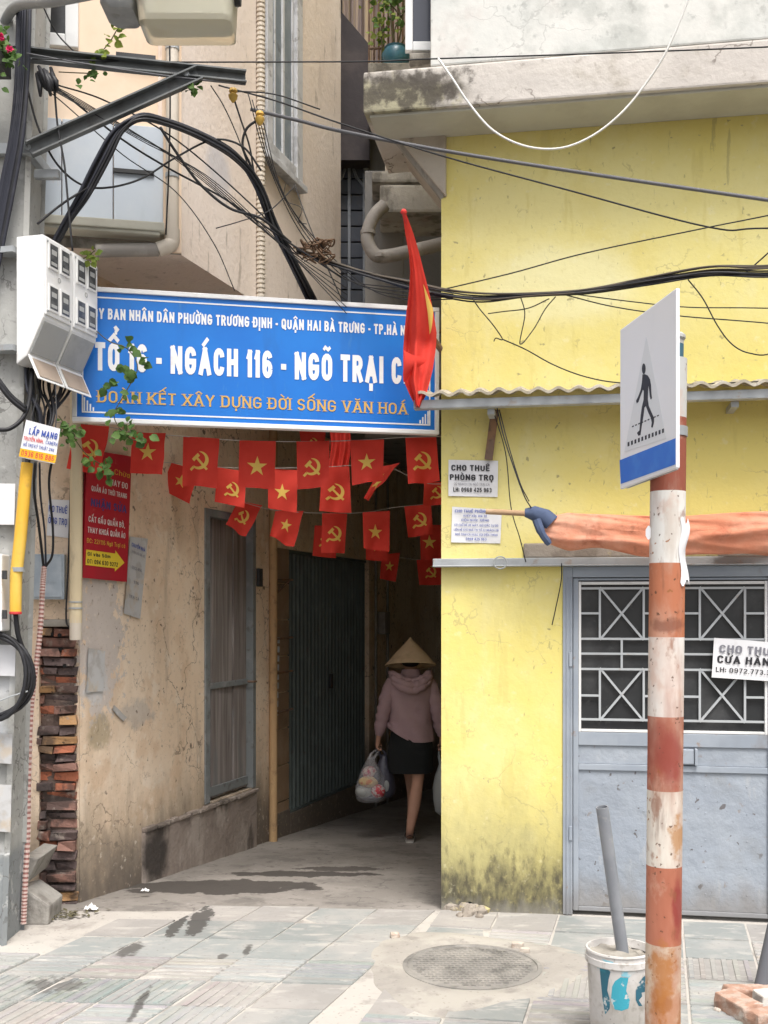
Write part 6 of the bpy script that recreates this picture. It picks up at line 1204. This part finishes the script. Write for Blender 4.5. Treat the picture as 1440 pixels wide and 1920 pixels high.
wire('cord', [Fh(925, 770, .15), Fh(948, 850, .14), Fh(958, 950, .12), Fh(975, 1010, .10), Fh(986, 1054, .09)], .003, m_wire, 'dark cord from the canopy down past the pole to the lintel', 'cord', G3)
wire('cord', [Fh(1053, 1056, .08), Fh(1052, 1090, .06), Fh(1042, 1140, .04), Fh(1035, 1172, .03)], .003, m_wire, 'short cord end dangling below the lintel at the shutter frame', 'cord', G3)

# ------------------------------------------------------------------ plants
m_leaf = M('green leaf', (.075, .15, .035), .6, trans=.3, layers=[('n', (.12, .21, .05), .8, 18, .45, .6), ('n', (.04, .09, .025), .6, 11, .52, .66)], spec=.3)
m_leafl = M('young leaf', (.24, .30, .05), .6, trans=.35, layers=[('n', (.16, .24, .05), .8, 15, .46, .6)], spec=.3)
m_stem = M('green brown stem', (.10, .09, .045), .8); m_petal = M('pink petal', (.62, .03, .14), .7, trans=.2); m_pot = M('blue glazed pot', (.03, .12, .17), .35, layers=[('n', (.07, .2, .26), .6, 8, .5, .66)], spec=.5)
rl = random.Random(12)
def leaf(mb, c, s, d=None):
    d = d or V((rl.gauss(0, 1), rl.gauss(-.4, .6), rl.gauss(-.5, .7))); d = V(d).normalized(); sd = d.cross(V((rl.gauss(0, .5), -1, rl.gauss(.3, .5)))).normalized(); nn = sd.cross(d)
    vs = []
    for t_, w_, h_ in ((0, 0, 0), (.25, .36, .05), (.55, .42, .03), (.8, .24, -.04), (1, 0, -.14)):
        if w_ == 0: vs.append(c + d*t_*s + nn*h_*s)
        else: vs += [c + d*t_*s + sd*w_*s + nn*(h_+.08)*s, c + d*t_*s + nn*h_*s, c + d*t_*s - sd*w_*s + nn*(h_+.08)*s]
    mb.add(vs, [(0, 1, 2), (0, 2, 3), (1, 4, 5, 2), (2, 5, 6, 3), (4, 7, 8, 5), (5, 8, 9, 6), (7, 10, 8), (8, 10, 9)])
def vine(name, stem, clumps, m, label, cat='plant', s=.042, sr=.003, extra=None, group='climbing plants'):
    t = thing(name, label, cat, stem[0], group); g = MB(); g.tube(spline(stem, 6), sr, 5); g.build('stem', m_stem, t, smooth='all')
    g = MB()
    for (c, n, r) in clumps:
        for _ in range(int(n*1.25)): leaf(g, c + V((rl.gauss(0, r*1.15), rl.gauss(0, r*.7), rl.gauss(0, r*1.15))), s*rl.uniform(.7, 1.4))
    g.build('leaves', m, t, smooth='all', fix=False); return t
VY = 5.93
vine('climbing_vine', [P(180, 620, 5.97), P(205, 640, VY), P(240, 655, VY), P(258, 690, VY), P(236, 735, VY), P(214, 780, VY), P(240, 820, VY), P(268, 826, VY)],
     [(P(238, 655, VY), 5, .018), (P(266, 676, VY), 4, .02), (P(226, 690, VY), 4, .018), (P(248, 704, VY), 4, .018), (P(215, 712, VY), 3, .015), (P(200, 722, VY), 2, .012), (P(238, 742, VY), 3, .018), (P(216, 776, VY), 5, .022), (P(236, 790, VY), 6, .025), (P(230, 812, VY), 7, .025), (P(246, 826, VY), 4, .02), (P(272, 824, VY), 4, .016)], m_leaf, 'green vine dangling over the left half of the blue sign', s=.046)
vine('climbing_vine', [P(110, 780, 5.8), P(128, 805, 5.8), P(160, 850, 5.95), P(190, 872, 5.98), P(205, 890, 6.0)], [(P(120, 800, 5.8), 6, .02), (P(135, 808, 5.8), 8, .022), (P(118, 822, 5.8), 4, .015), (P(168, 860, 5.95), 4, .014), (P(184, 873, 5.98), 5, .015), (P(200, 884, 6.0), 6, .018), (P(208, 874, 6.0), 4, .014)], m_leaf, 'vine tuft below the left end of the blue sign, over the leftmost flag', s=.04)
vine('climbing_vine', [P(172, 118, 5.68), P(190, 98, 5.68), P(208, 75, 5.68), P(222, 52, 5.68), P(236, 40, 5.68)], [(P(190, 96, 5.68), 6, .016), (P(212, 72, 5.68), 6, .018), (P(217, 48, 5.68), 3, .012), (P(236, 43, 5.68), 4, .012), (P(176, 106, 5.68), 3, .01)], m_leafl, 'pale green shoot standing up from the iron arm', s=.04)
vine('climbing_vine', [P(110, 135, 5.62), P(150, 137, 5.65), P(185, 138, 5.68)], [(P(154, 148, 5.66), 3, .012), (P(175, 140, 5.68), 6, .018), (P(186, 136, 5.68), 3, .01)], m_leaf, 'leafy tuft creeping along under the iron arm near the pole', s=.036)
vine('climbing_vine', [P(330, 150, 5.8), P(350, 162, 5.8), P(372, 168, 5.82)], [(P(356, 164, 5.8), 9, .018), (P(370, 160, 5.82), 4, .01)], m_leaf, 'small leaf tuft caught where brace and iron arm meet', s=.036)
vine('climbing_vine', [P(150, 488, 5.85), P(165, 480, 5.85), P(178, 470, 5.85)], [(P(163, 478, 5.85), 7, .014), (P(176, 476, 5.85), 6, .014)], m_leafl, 'little green sprout on top of the white meter boxes', s=.032)
t = vine('flowering_plant', [P(-60, 130, 5.4), P(-20, 110, 5.4), P(12, 92, 5.4)], [(P(-20, 105, 5.4), 26, .05), (P(6, 95, 5.4), 18, .03), (P(14, 112, 5.4), 10, .02), (P(2, 62, 5.4), 8, .018), (P(-40, 80, 5.4), 20, .05)], m_leaf, 'pink flowering plant peeping in at the top left edge beside the pole', s=.036, sr=.004)
for (x, y) in ((18, 94), (3, 70), (-12, 86)):
    g = MB(); c = P(x, y, 5.34)
    for _ in range(14): leaf(g, c, .024, V((rl.gauss(0, 1), rl.gauss(-.6, .6), rl.gauss(0, 1))))
    g.build('flower', m_petal, t, smooth='all', fix=False)
g = MB(); a = P(-90, 150, 5.5); b = P(22, 124, 5.5); g.bb(a.x, b.x, 5.30, 5.5, a.z, b.z); g.build('trough', m_dark, t, bevel=.006)
t = thing('potted_plant', 'potted shrub in a blue pot on the narrow balcony between the two houses', 'plant', P(742, 112, 8.5), 'balcony plants')
bz = P(690, 122, 8.3).z + .02; pc_ = V((P(742, 0, 8.45).x, 8.45, bz))
g = MB(); g.lathe(pc_, [(.06, 0), (.10, .06), (.11, .13), (.085, .17), (.09, .185), (.075, .185), (.07, .15)], 18, caps=False); g.build('pot', m_pot, t, smooth=True)
g = MB()
for k in range(5): g.tube(spline([pc_ + Z3*.15, pc_ + V((rl.gauss(0, .05), 0, .35)), pc_ + V((rl.gauss(0, .14), rl.gauss(0, .06), .65))], 4), .006, 5)
g.build('stem', m_stem, t, smooth='all')
g = MB()
for k in range(150): leaf(g, pc_ + V((rl.gauss(0, .11), rl.gauss(0, .07), .62 + rl.gauss(0, .17))), .05*rl.uniform(.6, 1.2))
g.build('leaves', m_leaf, t, smooth='all', fix=False)
t = thing('potted_plant', 'lighter leafy plant hanging on the balcony railing left of the blue pot', 'plant', P(716, 60, 8.45), 'balcony plants')
pq = P(716, 40, 8.45); g = MB(); g.tube(spline([V((pq.x, 8.5, bz)), pq - Z3*.2, pq], 4), .006, 5); g.build('stem', m_stem, t)
g = MB()
for k in range(60): leaf(g, pq + V((rl.gauss(0, .06), rl.gauss(0, .05), rl.gauss(0, .1))), .05*rl.uniform(.6, 1.2))
g.build('leaves', m_leafl, t, smooth='all', fix=False)

# ------------------------------------------------------------------ the woman walking into the alley
WY = 9.2; wo_ = V((.224, WY, alley_z(WY)-.006))
pw = thing('person', 'person in a conical hat and mauve hoodie walking away into the alley with bags', 'person', wo_)
def W(x, y, z): return wo_ + V((x, y, z))
def skin(name, joints, bones, mat, parent, sub=2):
    names = list(joints); me = bpy.data.meshes.new(name); off = WL[parent.name]
    me.from_pydata([V(joints[k][0]) - off for k in names], [(names.index(a), names.index(b)) for a, b in bones], [])
    o = bpy.data.objects.new(name + '_cage', me); C.objects.link(o); md_ = o.modifiers.new('s', 'SKIN'); md_.use_smooth_shade = True
    for i, k in enumerate(names): r = joints[k][1]; me.skin_vertices[0].data[i].radius = r if isinstance(r, tuple) else (r, r); me.skin_vertices[0].data[i].use_root = (i == 0)
    sb = o.modifiers.new('d', 'SUBSURF'); sb.levels = sub; sb.render_levels = sub
    bpy.context.view_layer.update(); dg = bpy.context.evaluated_depsgraph_get(); m2 = bpy.data.meshes.new_from_object(o.evaluated_get(dg)); bpy.data.objects.remove(o)
    m2.name = name; m2.materials.clear(); m2.materials.append(mat)
    for p in m2.polygons: p.use_smooth = True
    return link(name, m2, parent, off)
m_skin = M('skin', (.45, .25, .175), .6, layers=[('n', (.5, .28, .2), .6, 9, .45, .65)], spec=.35)
J = {'pelvis': (W(0, 0, .86), (.115, .095)), 'waist': (W(0, .0, 1.02), (.105, .085)), 'chest': (W(0, .03, 1.20), (.125, .095)), 'neckb': (W(0, .045, 1.35), .06), 'neck': (W(0, .06, 1.41), .047), 'head': (W(0, .075, 1.50), .078), 'crown': (W(0, .08, 1.585), .07),
     'shL': (W(-.155, .03, 1.315), .047), 'elL': (W(-.225, -.01, 1.08), .035), 'wrL': (W(-.268, .03, .865), .023), 'hdL': (W(-.278, .045, .80), (.032, .018)),
     'shR': (W(.155, .03, 1.315), .047), 'elR': (W(.225, .0, 1.07), .035), 'wrR': (W(.262, .05, .86), .023), 'hdR': (W(.268, .06, .795), (.032, .018)),
     'hipR': (W(.075, -.005, .80), .085), 'knR': (W(.055, -.06, .47), .050), 'caR': (W(.03, -.12, .335), .060), 'anR': (W(-.012, -.19, .10), .034), 'ftR': (W(-.012, -.09, .045), .034), 'toR': (W(-.008, -.0, .028), .026),
     'hipL': (W(-.065, .03, .80), .085), 'knL': (W(.0, .22, .50), .050), 'caL': (W(.02, .25, .34), .045), 'anL': (W(.015, .33, .13), .034), 'ftL': (W(.015, .41, .08), .034), 'toL': (W(.015, .49, .07), .026)}
Bn = [('pelvis', 'waist'), ('waist', 'chest'), ('chest', 'neckb'), ('neckb', 'neck'), ('neck', 'head'), ('head', 'crown'), ('chest', 'shL'), ('shL', 'elL'), ('elL', 'wrL'), ('wrL', 'hdL'), ('chest', 'shR'), ('shR', 'elR'), ('elR', 'wrR'), ('wrR', 'hdR'),
      ('pelvis', 'hipR'), ('hipR', 'knR'), ('knR', 'caR'), ('caR', 'anR'), ('anR', 'ftR'), ('ftR', 'toR'), ('pelvis', 'hipL'), ('hipL', 'knL'), ('knL', 'caL'), ('caL', 'anL'), ('anL', 'ftL'), ('ftL', 'toL')]
for sd_, hx, hz, hy in (('L', -.278, .80, .045), ('R', .268, .795, .06)):
    sx = 1 if sd_ == 'L' else -1
    for f_, dy, ln in (('a', -.028, .9), ('b', -.010, 1.0), ('c', .009, .96), ('d', .027, .8)):      # fingers curl in round the bag handles
        k1, k2, k3 = f_+'1'+sd_, f_+'2'+sd_, f_+'3'+sd_
        J[k1] = (W(hx - sx*.004, hy+dy, hz-.035*ln), .0095); J[k2] = (W(hx + sx*.016, hy+dy, hz-.058*ln), .0085); J[k3] = (W(hx + sx*.036, hy+dy, hz-.048*ln), .0075)
        Bn += [('hd'+sd_, k1), (k1, k2), (k2, k3)]
    J['t1'+sd_] = (W(hx + sx*.018, hy+.038, hz-.004), .0105); J['t2'+sd_] = (W(hx + sx*.036, hy+.034, hz-.028), .009); Bn += [('hd'+sd_, 't1'+sd_), ('t1'+sd_, 't2'+sd_)]
body = skin('body', J, Bn, m_skin, pw)
# face (turned away), ears
g = MB(); fc_ = W(0, .075, 1.50)
def ell(mb, c, rx, ry, rz, n=12, k=8): mb.rings([[V(c) + V((rx*math.sin(math.pi*i/k)*math.cos(2*math.pi*j/n), ry*math.sin(math.pi*i/k)*math.sin(2*math.pi*j/n), rz*math.cos(math.pi*i/k))) for j in range(n)] for i in range(1, k)])
ell(g, fc_ + V((0, .082, -.015)), .013, .018, .022); ell(g, fc_ + V((0, .068, -.055)), .022, .012, .008); ell(g, fc_ + V((.078, .0, -.01)), .008, .018, .03); ell(g, fc_ + V((-.078, .0, -.01)), .008, .018, .03)
g.build('face', m_skin, pw, smooth='all')
for s_ in (-1, 1): g = MB(); ell(g, fc_ + V((s_*.030, .070, .012)), .012, .008, .008); g.build('eye', M('dark eye', (.03, .025, .02), .3) if s_ < 0 else bpy.data.materials['dark eye'], pw, smooth='all')
m_hair = M('black hair', (.012, .010, .010), .6)
g = MB(); ell(g, W(0, .05, 1.53), .092, .088, .092, 18, 12); g.build('hair', m_hair, pw, smooth='all')
# conical hat, worn low on the back of the head
m_hat = M('palm leaf hat', (.64, .49, .31), .75, layers=[('n', (.72, .58, .39), .7, 8, .46, .64), ('n', (.36, .26, .15), .6, 4, .52, .68)], bump=(18, .4, .004, (1, 1, 8)))
g = MB(); hc = W(.0, .03, 1.462); ht = .24; hr = .216; ax = (V((1, 0, 0)), V((0, .985, -.17)), V((0, .17, .985)))
prof = [(hr, 0)] + [(hr*(1-k/16)*(1+.03*math.sin(k*math.pi/16)), ht*k/16 + .0018*(k % 2)) for k in range(1, 16)] + [(.004, ht)]
g.lathe(hc, prof, 40, caps=False, ax=ax); g.lathe(hc, [(hr-.002, -.004), (hr+.002, 0), (hr-.01, .004)] + [(hr*(1-k/8)*.97, ht*k/8-.008) for k in range(1, 8)], 40, caps=False, ax=ax)
g.build('conical_hat', m_hat, pw, smooth='all')
# hoodie: body, sleeves, hood; creased by noise
m_hood = M('mauve cotton', (.37, .255, .275), .9, layers=[('n', (.42, .30, .31), .6, 3, .45, .65), ('n', (.28, .19, .205), .5, 7, .54, .7)], bump=(60, .2, .003))
def fold(p, d, a=.008): return p + d*(a*NZ((p.x*9, p.y*9, p.z*5), 1) + a*.8*NZ((p.x*20+5, p.y*20, p.z*9), 1))
def oring(c, rx, ry, n=28, a=.008, pw_=2.4):
    out = []
    for k in range(n):
        t_ = 2*math.pi*k/n; cx, cy = math.cos(t_), math.sin(t_); q = (abs(cx)**pw_ + abs(cy)**pw_)**(-1/pw_); d = V((cx, cy, 0)); out.append(fold(V(c) + V((cx*q*rx, cy*q*ry, 0)), d, a))
    return out
tz = [(.845, .195, .135, .012), (.86, .198, .138, .014), (.90, .192, .134, .014), (.96, .184, .128, .013), (.99, .181, .126, .013), (1.02, .178, .124, .012), (1.06, .177, .123, .012), (1.10, .178, .124, .011), (1.14, .181, .125, .010), (1.18, .186, .126, .009), (1.25, .194, .124, .007), (1.30, .192, .114, .006), (1.335, .165, .098, .006), (1.36, .115, .085, .005), (1.39, .085, .078, .004), (1.43, .074, .07, .003)]
g = MB(); rgs = []
for z, rx, ry, a in tz:
    r = oring(W(0, .02 + .02*(z-.85), z), rx, ry, 32, a)
    r = [p + V((0, -1, 0))*(.014*math.sin((p.x-wo_.x)*30 + (z-.9)*26)*max(0, min(1, (1.22-z)*4))*(p.y < wo_.y+.02)) for p in r]
    if z < .92: r = [p + Z3*(.028*max(0, -(p.x-wo_.x))/.19*4 - .02) for p in r]
    rgs.append(r)
g.rings(rgs, caps=False); g.build('hoodie', m_hood, pw, smooth='all', fix=False); hood_o = bpy.data.objects[-1] if False else None
hd = [o for o in bpy.data.objects if o.name.startswith('hoodie')][0]
for sx, el, wr, sh in ((-1, W(-.226, -.012, 1.08), W(-.266, .028, .875), W(-.150, .03, 1.305)), (1, W(.226, .0, 1.07), W(.262, .05, .87), W(.150, .03, 1.305))):
    pts = spline([W(sx*.09, .03, 1.30), sh, (sh+el)/2 + V((sx*.012, -.01, 0)), el, (el+wr)/2, wr], 5); n = len(pts); g = MB(); rs = []
    for i in range(n): f_ = i/(n-1); rs.append((.072 - .022*f_)*(1 + .10*math.sin(i*1.9) *(1 if f_ > .35 else .3)) if f_ < .94 else .036)
    g.tube(pts, rs, 14, caps=False); g.v = [fold(p, V((NZ(p, 31), NZ(p, 33), .2)), .012) for p in g.v]; g.build('sleeve', m_hood, hd, smooth='all', fix=False)
g = MB()
for k, (dr, dz, r) in enumerate(((0, 0, .040), (.022, -.040, .030), (-.020, .034, .030))):
    q = spline([W(-.165+dr*.5, .02, 1.385+dz*.5), W(-.135, -.075-dr*.4, 1.36+dz), W(-.06, -.118-dr, 1.315+dz), W(.02, -.122-dr, 1.30+dz), W(.09, -.112-dr, 1.325+dz), W(.15, -.06-dr*.4, 1.37+dz), W(.168-dr*.5, .03, 1.39+dz*.5)], 6)
    m_ = len(q); g.tube(q, [r*(.55 + .45*math.sin(math.pi*i/(m_-1)))*(1+.12*math.sin(i*1.3+k)) for i in range(m_)], 12)
g.v = [fold(p, V((0, -1, .2)), .014) for p in g.v]; g.build('hood', m_hood, hd, smooth='all')
m_skt = M('black cotton shorts', (.012, .014, .015), .9, layers=[('n', (.022, .024, .025), .6, 6, .5, .68)])
g = MB(); g.rings([oring(W(0, .02, z), rx, ry, 32, a) for z, rx, ry, a in ((.565, .185, .150, .012), (.60, .192, .152, .012), (.70, .192, .146, .008), (.80, .184, .132, .004), (.90, .164, .112, .002), (1.0, .14, .10, .001))], caps=False); g.build('shorts', m_skt, pw, smooth='all', fix=False)
m_sole = M('pale sandal sole', (.50, .48, .45), .7); m_shoe = M('black sandal', (.02, .02, .022), .6)
for a, b, zz_, tl in ((W(-.012, -.225, 0), W(-.006, .035, 0), .004, 0), (W(.015, .29, 0), W(.015, .54, 0), .045, .02)):
    d = (b-a); d2 = V((d.y, -d.x, 0)).normalized(); g = MB()
    lo = [a + d*t_ + d2*w_ + Z3*(zz_ + tl*t_) for t_, w_ in ((0, -.026), (.06, -.034), (.5, -.036), (.8, -.044), (.97, -.028), (1, 0), (.97, .028), (.8, .044), (.5, .036), (.06, .034), (0, .026))]
    g.rings([lo, [p + Z3*.024 for p in lo]]); so = g.build('sandal', m_sole, pw, smooth=True)
    g = MB(); g.grid(lambda u, v: a + d*(.55+.3*v) + d2*(.046*math.cos(math.pi*u)) + Z3*(zz_+.02+.052*math.sin(math.pi*u)), 12, 5); g.grid(lambda u, v: a + d*(.04+.10*v) + d2*(.038*math.cos(math.pi*u)) + Z3*(zz_+.022+.045*math.sin(math.pi*u)), 12, 4); g.build('strap', m_shoe, so, smooth='all', fix=False)

# bags
m_bagc = bpy.data.materials.new('clear carrier bag'); m_bagc.use_nodes = True; b_ = m_bagc.node_tree.nodes['Principled BSDF']; b_.inputs['Base Color'].default_value = (.72, .72, .76, 1); b_.inputs['Roughness'].default_value = .3; b_.inputs['Alpha'].default_value = .24
m_bagw = M('white carrier bag', (.52, .54, .53), .45, trans=.35)
m_bagd = M('dark carrier bag', (.06, .06, .085), .35, layers=[('n', (.12, .12, .15), .6, 12, .5, .65)], spec=.5)
m_red = M('red white goods', (.5, .06, .08), .6, layers=[('n', (.6, .58, .56), .9, 26, .5, .53)]); m_crm = M('cream goods', (.60, .46, .26), .7, layers=[('n', (.5, .2, .15), .8, 22, .54, .58)]); m_pink = M('pink goods', (.45, .16, .2), .7, layers=[('n', (.6, .55, .5), .8, 19, .52, .57)])
def bag(name, c, prof, m, label, goods=(), seed=0, grip=None):
    t = thing(name, label, 'bag', c + Z3*prof[0][2], 'carrier bags in her hands'); rgs = []
    for rx, ry, z in prof:
        ring_ = []
        for k in range(26):
            a = 2*math.pi*k/26; f_ = 1 + .13*noise.noise(V((math.cos(a)*2.2+seed, math.sin(a)*2.2, z*9))) + .08*noise.noise(V((math.cos(a)*6+seed, math.sin(a)*6, z*16))); ring_.append(c + V((math.cos(a)*rx*f_, math.sin(a)*ry*f_, z)))
        rgs.append(ring_)
    g = MB(); g.rings(rgs, caps=True); g.build('bag', m, t, smooth='all', fix=False)
    top = c + Z3*prof[-1][2]; gp = grip or top + Z3*.12
    for s_ in (-1, 1): g = MB(); g.tube(spline([top + V((s_*.02, 0, -.03)), (top+gp)/2 + V((s_*.022, 0, 0)), gp + V((s_*.006, 0, .004))], 5), [.012]*5 + [.008]*5 + [.006], 8); g.build('handle', m, t, smooth='all')
    for (dx, dy, z, rx, ry, rz, gm) in goods: g = MB(); ell(g, c + V((dx, dy, z)), rx, ry, rz, 14, 9); g.build('goods', gm, t, smooth='all')
    return t
gl_ = W(-.262, .045, .752)
bag('carrier_bag', W(-.335, .02, 0), [(.075, .06, .31), (.115, .085, .325), (.135, .095, .38), (.13, .09, .45), (.105, .075, .53), (.07, .05, .60), (.035, .03, .66), (.02, .02, .70)], m_bagc, 'clear carrier bag with red and cream goods in her left hand', [(-.055, -.02, .40, .078, .07, .055, m_bagw), (.06, -.035, .405, .062, .06, .06, m_red), (-.02, -.035, .485, .085, .055, .05, m_crm), (-.01, -.015, .56, .062, .045, .055, m_pink), (.01, .0, .35, .1, .075, .03, m_bagd), (.05, -.02, .52, .04, .04, .05, m_bagd)], 1, gl_)
bag('carrier_bag', W(-.225, .09, 0), [(.06, .05, .34), (.09, .07, .36), (.10, .075, .42), (.085, .065, .52), (.06, .045, .60), (.035, .03, .66), (.02, .02, .70)], m_bagd, 'dark carrier bag hanging nearer her legs in her left hand', [(.02, -.05, .44, .03, .03, .06, m_bagw)], 4, gl_)
bag('carrier_bag', W(.272, .04, 0), [(.03, .03, .20), (.065, .05, .23), (.085, .06, .33), (.085, .06, .43), (.065, .05, .52), (.04, .03, .60), (.02, .02, .66)], m_bagw, 'plain white carrier bag in her right hand, half hidden by the yellow corner', [], 7, W(.252, .06, .748))
